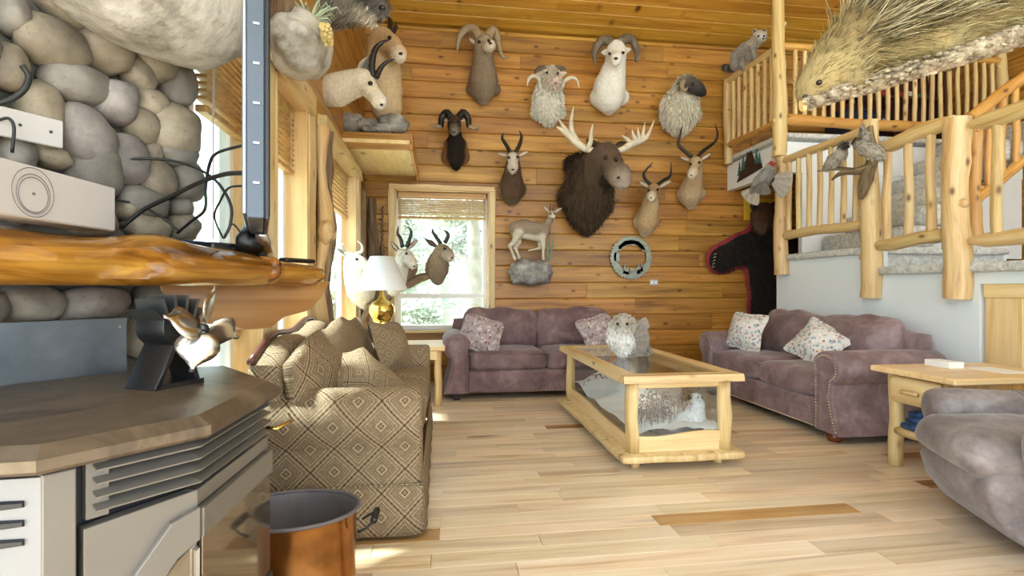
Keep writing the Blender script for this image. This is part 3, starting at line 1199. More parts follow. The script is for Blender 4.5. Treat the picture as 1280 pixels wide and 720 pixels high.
# ---- windows: vinyl frame, pane, wooden jambs, rolled up blind
def window(idx, axis, a, b, z0, z1, pos, rail=None, slats=7, drop=0.34, bm='blind'):
    """axis 'X': in the back wall (a..b in x, pos = y of the glass); 'Y': in the left wall (pos = x of the glass)"""
    if axis == 'X':
        P = lambda u, z, t: Vector((u, pos + t, z))
    else:
        P = lambda u, z, t: Vector((pos - t, u, z))

    def bx(mbb, u0, u1, za, zb, t0, t1, bev=0.0):
        p, q = P(u0, za, t0), P(u1, zb, t1)
        mbb.box((p + q) / 2, tuple(abs(q[i] - p[i]) for i in range(3)), bev)

    fr = MB()
    w = 0.055
    bx(fr, a, a + w, z0, z1, -0.02, 0.03)
    bx(fr, b - w, b, z0, z1, -0.02, 0.03)
    bx(fr, a, b, z0, z0 + w, -0.02, 0.03)
    bx(fr, a, b, z1 - w, z1, -0.02, 0.03)
    if rail:
        bx(fr, a, b, rail - 0.03, rail + 0.03, -0.03, 0.02)
    f = structure(fr, 'window_%d' % idx, 'vinyl')
    g = MB()
    bx(g, a + w, b - w, z0 + w, z1 - w, 0.000, 0.006)
    g.build('pane', 'glass', f)
    # blind pulled up under the header
    n = slats
    head = MB()
    bx(head, a + 0.02, b - 0.02, z1 - 0.075, z1 - 0.005, -0.085, -0.035)
    head.build('blind_valance', bm, f)
    for i in range(n):
        s = MB()
        zz = z1 - 0.085 - (drop - 0.1) * (i + 0.5) / n
        bx(s, a + 0.025, b - 0.025, zz - 0.0065, zz + 0.0065, -0.082, -0.038)
        o = s.build('slat', bm, f)
    s = MB()
    bx(s, a + 0.025, b - 0.025, z1 - drop - 0.03, z1 - drop, -0.085, -0.037, 0.004)
    s.build('blind_bottom_rail', bm, f)
    c = MB()
    for k in (0.18, 0.82):
        u = a + (b - a) * k
        c.tube([P(u, z1 - 0.05, -0.088), P(u, z1 - drop - 0.02, -0.088)], 0.002, 5)
    c.tube([P(a + 0.07, z1 - 0.05, -0.09), P(a + 0.07, z1 - drop - 0.55, -0.09)], 0.0025, 5)
    c.build('blind_cord', 'white_plastic', f)
    return f


w1 = window(1, 'X', bw_x0 + 0.02, bw_x1 - 0.02, bw_z0, bw_z1 - 0.02, YB + 0.13, rail=1.05, slats=9, drop=0.30)
w2 = window(2, 'Y', 4.20, 5.66, LZ0, LZ1, XL - 0.13, slats=8, drop=0.42)
w3 = window(3, 'Y', 3.00, 3.64, LZ0, LZ1, XL - 0.13, slats=9, drop=0.40)
w4 = window(4, 'Y', 2.28, 2.77, LZ0, LZ1 - 0.02, XL - 0.13, slats=10, drop=0.40)

# ---- jamb boards and live edge casings
tn = [0]


def trim(mb, mat, **kw):
    tn[0] += 1
    return structure(mb, 'trim_%d' % tn[0], mat, **kw)


def jamb(idx_y, z0=LZ0, z1=LZ1):
    trim(MB().box((XL - 0.05, idx_y, (z0 + z1) / 2), (0.16, 0.025, z1 - z0)), 'pine_pale_z')


for yj in (2.77, 2.99, 3.65, 4.18, 5.68):
    jamb(yj)
for a, b in opens:
    trim(MB().box((XL - 0.05, (a + b) / 2, LZ1 + 0.012), (0.16, b - a, 0.025)), 'pine_pale')
    trim(MB().box((XL - 0.03, (a + b) / 2, LZ0 - 0.012), (0.2, b - a, 0.03)), 'pine_pale')


def live_edge(p0, p1, width, thick, wide_dir, out_dir, seed, mat='pine_pale', amp=0.25, both=True):
    """a flat board with wavy bark edges from p0 to p1"""
    p0, p1 = Vector(p0), Vector(p1)
    wd, od = Vector(wide_dir), Vector(out_dir)
    L = (p1 - p0).length
    n = max(8, int(L / 0.06))
    mb = MB()
    pts = []
    for i in range(n + 1):
        f = i / n
        c = p0.lerp(p1, f)
        e1 = width / 2 * (1 + amp * noise.noise(Vector((f * L * 3.2, seed, 0))) * 1.6)
        e2 = width / 2 * (1 + (amp * noise.noise(Vector((f * L * 3.2, seed + 9, 4))) * 1.6 if both else 0))
        w1_, w2_ = e1 * 0.82, e2 * 0.82 if both else e2
        pts.append([c - wd * e2, c + wd * e1, c + wd * w1_ + od * thick, c - wd * w2_ + od * thick])
    vs = [p for q in pts for p in q]
    fs = [(0, 1, 2, 3), tuple(n * 4 + k for k in (3, 2, 1, 0))]
    for i in range(n):
        for k in range(4):
            a, b = i * 4 + k, i * 4 + (k + 1) % 4
            fs.append((a, a + 4, b + 4, b))
    d = (p1 - p0).normalized()
    gr = [((p - p0).dot(wd), (p - p0).dot(od), (p - p0).dot(d)) for p in vs]
    mb.add(vs, fs, None, gr)
    return mb


IN = (1, 0, 0)
# headers over the left windows
trim(live_edge((XL, 2.9, LZ1 + 0.09), (XL, 3.76, LZ1 + 0.085), 0.15, 0.06, (0, 0, 1), IN, 3), 'log')
trim(live_edge((XL, 4.05, LZ1 + 0.06), (XL, 5.85, LZ1 + 0.05), 0.13, 0.07, (0, 0, 1), IN, 4), 'log')
trim(live_edge((XL, 2.24, LZ1 + 0.07), (XL, 2.85, LZ1 + 0.07), 0.15, 0.05, (0, 0, 1), IN, 6), 'log')
# casings between the left windows: pale boards and a barky slab
trim(live_edge((XL, 2.88, 0.3), (XL, 2.88, LZ1 + 0.02), 0.18, 0.03, (0, 1, 0), IN, 8, amp=0.1), 'log')
trim(live_edge((XL, 3.80, 0.3), (XL, 3.80, LZ1 + 0.03), 0.22, 0.03, (0, 1, 0), IN, 9, amp=0.15), 'log')
sn = [Vector((XL + 0.05 + 0.02 * math.sin(i * 0.9), 4.02 + 0.05 * math.sin(i * 0.55 + 1), 0.3 + i * 0.145)) for i in range(15)]
trim(MB().tube(sn, [0.075 + 0.012 * math.sin(i * 1.7) for i in range(15)], 12, rough=0.35, seed=4), 'bark_log', smooth=True)
trim(MB().tube([p + Vector((0.012, -0.075 + 0.03 * math.sin(i * 0.8), 0)) for i, p in enumerate(sn)], [0.045 + 0.015 * math.sin(i * 1.3 + 2) for i in range(15)], 10, rough=0.25, seed=9), 'log', smooth=True)
trim(MB().blob((XL + 0.10, 3.90, 1.55), (0.06, 0.07, 0.09), 3, 0.3, 2, 4), 'log', smooth=True)
trim(live_edge((XL, 5.80, 0.3), (XL, 5.80, LZ1 + 0.02), 0.18, 0.05, (0, 1, 0), IN, 12, amp=0.25), 'log')
trim(live_edge((XL + 0.02, 5.95, 0.3), (XL + 0.02, 5.97, LZ1 - 0.10), 0.10, 0.06, (0, 1, 0), IN, 14, amp=0.35), 'bark_log')
# casing round the back window
OUT = (0, -1, 0)
trim(live_edge((bw_x0 - 0.03, YB, 0.5), (bw_x0 - 0.03, YB, bw_z1 + 0.02), 0.09, 0.03, (1, 0, 0), OUT, 15, amp=0.15), 'log')
trim(live_edge((bw_x1 + 0.03, YB, 0.5), (bw_x1 + 0.03, YB, bw_z1 + 0.02), 0.09, 0.03, (1, 0, 0), OUT, 16, amp=0.15), 'log')
trim(live_edge((bw_x0 - 0.06, YB - 0.005, bw_z1 + 0.03), (bw_x1 + 0.06, YB - 0.005, bw_z1 + 0.02), 0.07, 0.04, (0, 0, 1), OUT, 17, amp=0.2), 'log')
trim(MB().box(((bw_x0 + bw_x1) / 2, YB + 0.03, bw_z0 - 0.015), (bw_x1 - bw_x0 + 0.1, 0.16, 0.03)), 'pine_pale_x')
for xx in (bw_x0 + 0.008, bw_x1 - 0.008):
    trim(MB().box((xx, YB + 0.06, (bw_z0 + bw_z1) / 2), (0.02, 0.14, bw_z1 - bw_z0)), 'pine_pale_z')
trim(MB().box(((bw_x0 + bw_x1) / 2, YB + 0.06, bw_z1 - 0.008), (bw_x1 - bw_x0, 0.14, 0.02)), 'pine_pale_x')

# ---- white stair wall, landings, loft
ZL1, ZL2 = 1.30, 1.49          # the two landing levels (below their carpet)
mb = MB()
mb.box((XS + 0.06, 4.80, ZL2 / 2), (0.12, 1.30, ZL2))
mb.box((XS + 0.06, 3.70, ZL1 / 2), (0.12, 0.90, ZL1))
mb.box((XS + 0.06, 2.80, ZL1 - 0.06), (0.12, 0.90, 0.12))
mb.box(((XS + 4.75) / 2, 5.45 + 0.04, ZL2 / 2), (4.75 - XS, 0.08, ZL2))
wall_stair = structure(mb, 'wall_stair', 'blue_white_paint')
landing = structure(MB().box((4.58, 4.82, ZL2 - 0.06), (1.40, 1.22, 0.10)), 'floor_landing', 'blue_white_paint')
MB().cushion((4.53, 4.80, ZL2 + 0.0), (1.46, 1.30, 0.085), 0.035, N=6).build('carpet', 'carpet', landing, smooth=True)
MB().box((XS + 0.71, 4.215, (ZL1 + ZL2) / 2), (1.38, 0.03, ZL2 - ZL1 + 0.06), 0.012).build('carpet_riser', 'carpet', landing)
landing2 = structure(MB().box((4.74, 3.26, ZL1 - 0.06), (1.70, 1.80, 0.10)), 'floor_landing_lower', 'blue_white_paint')
MB().cushion((4.66, 3.24, ZL1 + 0.0), (1.74, 1.92, 0.09), 0.035, N=6).build('carpet', 'carpet', landing2, smooth=True)

# stair going up to the loft
st = thing('staircase', 'carpeted stair climbing from the landing behind the log rails', 'staircase', (4.25, 4.8, ZL2 + 0.03))
for i in range(6):
    x0 = 4.28 + 0.27 * i
    zt = ZL2 + 0.04 + 0.21 * (i + 1)
    MB().cushion((x0 + 0.15 - 4.25, 0.0, zt - 0.105 - ZL2 - 0.03), (0.32, 1.05, 0.21), 0.03, N=4).build('step', 'carpet', st, smooth=True)
mb = MB()
mb.add([(4.28, 5.34, 1.50), (6.1, 5.34, 1.50), (6.1, 5.34, 2.72), (4.28, 5.36, 1.52)], [(0, 1, 2)])
# wall under the loft, behind the stair
wl_ = structure(MB().box((5.50, 5.40, 2.0), (2.9, 0.06, 1.0)), 'wall_under_loft', 'white_paint')
wl_2 = structure(MB().box((3.86, 5.98, 2.62), (0.10, 1.04, 0.34)), 'trim_loft_side', 'white_paint')
wl_3 = structure(MB().box((5.40, 5.41, 2.62), (3.10, 0.10, 0.34)), 'trim_loft_front', 'white_paint')
loft = structure(MB().box((5.40, 5.98, ZLOFT - 0.08), (3.05, 1.04, 0.10)), 'floor_loft', 'white_paint')
MB().cushion((5.38, 5.92, ZLOFT), (3.20, 1.22, 0.075), 0.035, N=6).build('carpet', 'carpet', loft, smooth=True)
wall_right = structure(MB().box((XR + 0.08, 5.0, 2.6), (0.12, 3.2, 5.2)), 'wall_right', 'pine_y')
rg = random.Random(33)
z = 2.7
while z < 4.5:
    for a, b in runs(4.2, YB, 1.0, 2.2, rg):
        mb = MB()
        mb.box((0, 0, 0), (0.03, b - a - 0.003, PH - 0.003), 0.01)
        o = mb.build('plank', 'pine_y', wall_right, uv=False)
        o.location = (XR, (a + b) / 2, z + PH / 2)
    z += PH

# panelled cupboard front under the lower landing
cup = structure(MB().box((XS + 0.10, 2.72, 0.60), (0.10, 1.06, 1.18)), 'door_1', 'pine_pale_z')
for i, yy in enumerate((2.30, 2.72)):
    MB().box((XS + 0.045, yy, 0.53), (0.02, 0.40, 0.98), 0.006).build('panel', 'pine_pale_z', cup)
MB().box((XS + 0.035, 3.10, 0.57), (0.04, 0.24, 1.10), 0.005).build('stile', 'pine_pale_z', cup)
MB().box((XS + 0.03, 2.74, 1.13), (0.05, 0.98, 0.10), 0.005).build('head_board', 'pine_pale', cup)

# baseboard along the back wall
structure(MB().box((1.4, YB - 0.01, 0.05), (4.6, 0.02, 0.10), 0.004), 'baseboard_back', 'pine_wall')
# ================================================================== FURNITURE
def arm_outline(w=0.23, zt=0.68, r=0.13, z0=0.07, n=12, flare=0.03):
    """outline of a rolled arm seen from the front; u grows outwards"""
    cx, cz = w * 0.52, zt - r
    pts = [(0.0, z0), (w + flare, z0), (w * 0.93, z0 + 0.14), (w * 0.80, z0 + 0.27), (w * 0.82, cz - r * 0.95)]
    for i in range(n + 1):
        a = math.radians(-62 + 222 * i / n)
        pts.append((cx + math.cos(a) * r * 1.12, cz + math.sin(a) * r))
    pts.append((0.0, cz - r * 0.25))
    return pts


def nail_row(path, step=0.022, r=0.0075, n=5):
    mb = MB()
    carry = 0.0
    for a, b in zip(path[:-1], path[1:]):
        a, b = Vector(a), Vector(b)
        L = (b - a).length
        t = carry
        while t < L:
            p = a.lerp(b, t / L)
            mb.blob(p, (r, r, r), 0, 0.0)
            t += step
        carry = t - L
    return mb


def arm(root, x_in, sgn, yf, yb, mat, front_mat=None, z0=0.07, zt=0.68, w=0.23, r=0.13, nails=True, label=None):
    pl = arm_outline(w, zt, r, z0)
    mb = MB()
    mb.prism(pl, lambda u, v, t: Vector((x_in + sgn * u, t, v)), yf, yb, bev=0.022)
    a = mb.build('arm', mat, root, smooth='auto', sharp=50)
    if nails:
        cx = sum(p[0] for p in pl) / len(pl)
        inn = []
        for i in range(1, len(pl)):
            u, v = pl[i]
            d = Vector((u - (w * 0.45), v - (zt - r if v > zt - 2 * r else v)))
            k = 0.032
            if v > zt - 2.1 * r:
                c = Vector((w * 0.52, zt - r))
                d = Vector((u, v)) - c
                q = c + d * (1 - k / max(0.04, d.length))
                inn.append((x_in + sgn * q.x, yf - 0.003, q.y))
            else:
                inn.append((x_in + sgn * (u - k), yf - 0.003, max(v, z0 + 0.03)))
        nail_row(inn).build('nailhead_trim', 'nail', a, kind='stuff')
        inn2 = [(x_in + sgn * 0.028, yf - 0.003, z0 + 0.03), (x_in + sgn * 0.028, yf - 0.003, zt - r * 1.5)]
        nail_row(inn2).build('nailhead_trim', 'nail', a, kind='stuff')
    return a


def suede_sofa(name, label, loc, rotz, L, mat, foot='block'):
    D = 0.94
    t = thing(name, label, 'sofa', loc, rotz, 'suede sofas')
    yf, yb = -D / 2, D / 2
    aw = 0.21
    x1 = L / 2 - aw - 0.03
    # body: front rail and back
    MB().box((0, 0.0, 0.185), (2 * x1 + 0.02, D - 0.06, 0.23), 0.02).build('front_rail', mat, t, smooth='auto')
    nail_row([(-x1, yf + 0.026, 0.085), (x1, yf + 0.026, 0.085)]).build('nailhead_trim', 'nail', t, kind='stuff')
    mb = MB()
    mb.cushion((0, yb - 0.10, 0.44), (2 * x1 + 0.30, 0.17, 0.74), 0.06, (0, 0.0, 0.01), N=6)
    mb.build('back_frame', mat, t, smooth=True)
    for s in (-1, 1):
        a = arm(t, s * x1, s, yf - 0.0, yb - 0.02, mat)
        c = MB()
        w = x1 - 0.006
        c.cushion((s * (x1 / 2), -0.085, 0.39), (w, D - 0.21, 0.195), 0.055, (0.004, 0.012, 0.025), N=12, rough=0.012, seed=s + 3)
        sc = c.build('seat_cushion', mat, t, smooth=True)
        pp = []
        for (dx, dy) in ((-1, -1), (1, -1), (1, 1), (-1, 1), (-1, -1)):
            pp.append((s * (x1 / 2) + dx * (w / 2 - 0.012), -0.085 + dy * ((D - 0.21) / 2 - 0.010), 0.462))
        MB().tube(pp, 0.006, 5, False).build('piping', mat, sc, smooth=True)
        b = MB()
        rot = Matrix.Rotation(math.radians(-13), 3, 'X')
        b.cushion((s * (x1 / 2) * 1.02, 0.235, 0.675), (w + 0.03, 0.22, 0.46), 0.085, (0.01, 0.05, 0.02), N=14, rot=rot, rough=0.028, seed=s + 8)
        b.build('back_cushion', mat, t, smooth=True)
        for yy in (yf + 0.09, yb - 0.09):
            f = MB()
            if foot == 'block':
                f.add([(-.045, -.045, .075), (.045, -.045, .075), (.045, .045, .075), (-.045, .045, .075), (-.035, -.035, 0), (.035, -.035, 0), (.035, .035, 0), (-.035, .035, 0)],
                      [(0, 1, 2, 3), (4, 7, 6, 5), (0, 4, 5, 1), (1, 5, 6, 2), (2, 6, 7, 3), (3, 7, 4, 0)])
                f.v = [p + Vector((s * (x1 + 0.12), yy, 0)) for p in f.v]
                f.build('foot', 'dark_foot', t)
            else:
                f.lathe([(0.0, 0), (0.045, 0.0), (0.06, 0.025), (0.062, 0.05), (0.045, 0.07), (0.05, 0.085)], 16, (s * (x1 + 0.11), yy, 0))
                f.build('foot', 'bronze_foot', t, smooth=True)
    return t


sofa_back = suede_sofa('suede_sofa', 'mauve suede loveseat with nailhead arms against the log wall beside the window', (1.11, 5.76, 0), 0, 2.12, 'suede')
sofa_right = suede_sofa('suede_sofa', 'mauve suede sofa with nailhead arms against the white stair wall', (3.32, 4.42, 0), -PI / 2, 2.02, 'suede_grey', 'bun')


def throw_pillow(label, c, size, rot, mat, seed=0, name='throw_pillow', thick=0.16, zmap=None):
    t = thing(name, label, 'pillow', c, 0, 'patterned throw pillows')
    mb = MB()
    mb.cushion((0, 0, 0), (size[0], thick, size[1]), 0.07, (0, 0.03, 0), N=14, rot=None, rough=0.02, seed=seed, pinch=0.09)
    o = mb.build('cover', mat, t, smooth=True)
    o.rotation_euler = rot
    return t


throw_pillow('maroon grey paisley pillow leaning on the window end of the back loveseat', (0.43, 5.50, 0.655), (0.46, 0.42), (math.radians(-24), math.radians(14), math.radians(-8)), 'paisley_red', 1)
throw_pillow('grey paisley pillow half hidden behind the bird on the glass table', (1.72, 5.52, 0.655), (0.45, 0.42), (math.radians(-24), math.radians(-14), math.radians(10)), 'paisley_red', 2)
throw_pillow('teal paisley square pillow upright at the far arm of the right sofa', (3.16, 5.03, 0.70), (0.46, 0.42), (math.radians(-20), math.radians(3), math.radians(-74)), 'paisley_teal', 3)
throw_pillow('teal paisley pillow slumped against the near back cushion of the right sofa', (3.30, 4.18, 0.66), (0.50, 0.42), (math.radians(-38), math.radians(20), math.radians(-84)), 'paisley_teal', 4)


# ---- patterned camel back sofa under the left windows
def tapestry_sofa():
    L, D = 2.12, 0.80
    t = thing('tapestry_sofa', 'tan diamond tapestry sofa with camel back and skirt under left windows', 'sofa', (-0.475, 3.50, 0), PI / 2)
    yf, yb = -D / 2, D / 2
    aw = 0.24
    x1 = L / 2 - aw
    MB().box((0, 0.02, 0.23), (2 * x1 + 0.02, D - 0.10, 0.30), 0.02).build('front_rail', 'diamond', t)
    # rolled arms
    for s in (-1, 1):
        pl = []
        r, zt = 0.15, 0.675
        cx, cz = 0.115, zt - r
        pl += [(0, 0.20), (aw - 0.005, 0.20), (aw - 0.012, cz - r * 0.80)]
        for i in range(15):
            a = math.radians(-38 + 205 * i / 14)
            pl.append((cx + math.cos(a) * r * 1.05, cz + math.sin(a) * r))
        mb = MB()
        mb.prism(pl, lambda u, v, q, s=s: Vector((s * (x1 + u), q, v)), yf + 0.01, yb - 0.05, bev=0.03)
        mb.build('arm', 'diamond', t, smooth='auto', sharp=50)
    # seat cushions
    for k in (-1, 0, 1):
        w = 2 * x1 / 3
        c = MB()
        c.cushion((k * w, -0.05, 0.435), (w - 0.004, D - 0.14, 0.16), 0.05, (0.003, 0.02, 0.03), N=10, rough=0.014, seed=k + 5)
        c.build('seat_cushion', 'diamond', t, smooth=True)
    # camel back
    n = 28

    def crest(x):
        f = abs(x) / (L / 2)
        return 0.92 - 0.055 * f ** 2 - 0.10 * max(0, f - 0.45) ** 1.2 + 0.02 * math.cos(f * 9)

    prof = [(-L / 2 + 0.02, 0.25)] + [(-L / 2 + 0.02 + (L - 0.04) * i / n, crest(-L / 2 + 0.02 + (L - 0.04) * i / n)) for i in range(n + 1)] + [(L / 2 - 0.02, 0.25)]
    mb = MB()
    mb.prism(prof, lambda u, v, q: Vector((u, q + 0.16 * (v - 0.3) * 0.5, v)), yb - 0.20, yb - 0.05, bev=0.05)
    bk = mb.build('back', 'diamond', t, smooth='auto', sharp=60)
    pts = [(u, yb - 0.075 + 0.16 * (v - 0.3) * 0.5, v + 0.012) for u, v in prof[1:-1]]
    MB().tube(pts, 0.016, 8).build('crest_rail', 'dark_trim', bk, smooth=True)
    # smooth padded inside of the back
    vs, fs = [], []
    nx, nz = 30, 10
    for j in range(nz + 1):
        for i in range(nx + 1):
            x = (L / 2 - 0.03) * (2 * i / nx - 1)
            g = j / nz
            z = 0.47 + (crest(x) - 0.005 - 0.47) * g
            y = yb - 0.20 + 0.16 * (z - 0.3) * 0.5 - 0.115 * math.sin((g * 0.80 + 0.12) * PI) * max(0.0, min(1.0, (L / 2 - 0.06 - abs(x)) / 0.24)) ** 0.6 - 0.01
            vs.append((x, y, z))
    for j in range(nz):
        for i in range(nx):
            q = j * (nx + 1) + i
            fs.append((q, q + 1, q + nx + 2, q + nx + 1))
    pb = MB()
    pb.add(vs, fs)
    po = pb.build('back_padding', 'diamond', t, smooth=True)
    md = po.modifiers.new('thick', 'SOLIDIFY')
    md.thickness = 0.05
    # pleated skirt on three sides
    sk = MB()
    ring = []
    for (a, b) in (((-L / 2 + 0.005, yb - 0.05), (-L / 2 + 0.005, yf + 0.015)), ((-L / 2 + 0.005, yf + 0.015), (L / 2 - 0.005, yf + 0.015)), ((L / 2 - 0.005, yf + 0.015), (L / 2 - 0.005, yb - 0.05))):
        m = 26
        a, b = Vector(a), Vector(b)
        nn = Vector((-(b - a).y, (b - a).x)).normalized()
        for i in range(m + 1):
            f = i / m
            p = a.lerp(b, f)
            ring.append((p, -nn, f, (b - a).length))
    vs = []
    for z, fl in ((0.24, 0.0), (0.225, 0.004), (0.13, 0.012), (0.02, 0.022)):
        for p, nn, f, ln in ring:
            wv = math.sin(f * ln * 22) * 0.004 * (1 if z < 0.2 else 0)
            dip = -0.03 if (f < 0.03 or f > 0.97) and z < 0.2 else 0
            q = p + nn * (fl + wv + dip * 0.3 + 0.003)
            vs.append((q.x, q.y, z))
    m = len(ring)
    fs = [(r * m + i, r * m + i + 1, (r + 1) * m + i + 1, (r + 1) * m + i) for r in range(3) for i in range(m - 1)]
    sk.add(vs, fs)
    so = sk.build('skirt', 'diamond', t, smooth='auto', sharp=50)
    md = so.modifiers.new('thick', 'SOLIDIFY')
    md.thickness = 0.008
    md.offset = 0
    w = MB()
    w.tube([(-L / 2 - 0.002, yb - 0.06, 0.243), (-L / 2 - 0.002, yf + 0.01, 0.243), (L / 2 + 0.002, yf + 0.01, 0.243), (L / 2 + 0.002, yb - 0.06, 0.243)], 0.006, 6)
    w.build('piping', 'diamond', t, smooth=True)
    return t


tapestry = tapestry_sofa()
throw_pillow('tan diamond pillow standing at far end of the tapestry sofa', (-0.37, 4.05, 0.70), (0.46, 0.44), (math.radians(-22), math.radians(6), math.radians(62)), 'diamond_pillow', 6, thick=0.17)
throw_pillow('tan diamond pillow flopped flat near the close arm of the tapestry sofa', (-0.44, 2.98, 0.635), (0.48, 0.42), (math.radians(-52), math.radians(-14), math.radians(60)), 'diamond_pillow', 7, thick=0.17)


# ---- recliner at the lower right
def recliner():
    t = thing('recliner', 'grey mauve suede recliner with padded roll arms facing the coffee table', 'armchair', (2.84, 1.97, 0), math.radians(-112))
    # local: x along the seat width, -y is the front
    mt = 'suede_light'
    b = MB()
    b.cushion((0, 0.07, 0.24), (0.62, 0.80, 0.34), 0.06, N=6)
    b.build('body', mt, t, smooth=True)
    # bulging footrest front below the seat
    prof = [(-0.34, 0.40), (-0.47, 0.37), (-0.495, 0.29), (-0.465, 0.19), (-0.39, 0.09), (-0.32, 0.05), (-0.20, 0.05), (-0.20, 0.40)]
    f = MB()
    f.prism(prof, lambda u, v, q: Vector((q, u, v)), -0.285, 0.285, bev=0.03)
    f.build('footrest_panel', mt, t, smooth='auto', sharp=60)
    s = MB()
    s.cushion((0, -0.085, 0.41), (0.565, 0.88, 0.20), 0.095, (0.005, 0.025, 0.03), N=14, rough=0.016, seed=4)
    s.build('seat_cushion', mt, t, smooth=True)
    for sg in (-1, 1):
        a = MB()
        pl = []
        for i in range(19):
            an = math.radians(-75 + 330 * i / 18)
            pl.append((0.40 + math.cos(an) * 0.125, 0.50 + math.sin(an) * 0.115))
        pl = [(0.29, 0.07), (0.46, 0.07), (0.475, 0.37)] + [(0.40 + math.cos(math.radians(-40 + 230 * i / 14)) * 0.125, 0.50 + math.sin(math.radians(-40 + 230 * i / 14)) * 0.11) for i in range(15)] + [(0.29, 0.42)]
        a.prism(pl, lambda u, v, q, sg=sg: Vector((sg * u, q + (0.06 if v < 0.37 else 0) - 0.02, v)), -0.37, 0.44, bev=0.045)
        ao = a.build('arm', mt, t, smooth='auto', sharp=60)
        for yy in (-0.02, 0.02):
            pts = [(sg * (0.40 + math.cos(math.radians(-30 + 220 * i / 14)) * 0.127), yy + 0.02, 0.50 + math.sin(math.radians(-30 + 220 * i / 14)) * 0.112) for i in range(15)]
            MB().tube(pts, 0.004, 5).build('seam', mt, ao, smooth=True)
    k = MB()
    k.cushion((0, 0.40, 0.68), (0.66, 0.24, 0.62), 0.11, (0.01, 0.06, 0.03), N=12, rot=Matrix.Rotation(math.radians(-16), 3, 'X'), rough=0.02, seed=12)
    k.build('backrest', mt, t, smooth=True)
    return t


recliner()

# blue grey knitted throw hanging over the near side of the recliner
th = thing('knitted_throw', 'speckled navy and white throw over the near side of the recliner', 'throw', (2.46, 1.58, 0), math.radians(-20))
mb = MB()
vs, fs = [], []
for j in range(9):
    for i in range(9):
        a, z = i / 8, 0.60 - 0.55 * j / 8
        vs.append((-0.13 + 0.30 * a, 0.0 - 0.035 - 0.03 * math.sin(j / 8 * 1.4) - 0.006 * math.sin(a * 16), z))
for j in range(8):
    for i in range(8):
        q = j * 9 + i
        fs.append((q, q + 1, q + 10, q + 9))
mb.add(vs, fs)
tb = NT('speckled knit')
tb.base(tb.ramp(tb.noise(tb.coord(), 90, 3, 0.7), [(0.42, '#26304c'), (0.5, '#8d93a6'), (0.6, '#e4e4e8')]), 0.9)
M['knit'] = tb.m
o = mb.build('cloth', 'knit', th, smooth=True)
md = o.modifiers.new('thick', 'SOLIDIFY')
md.thickness = 0.012


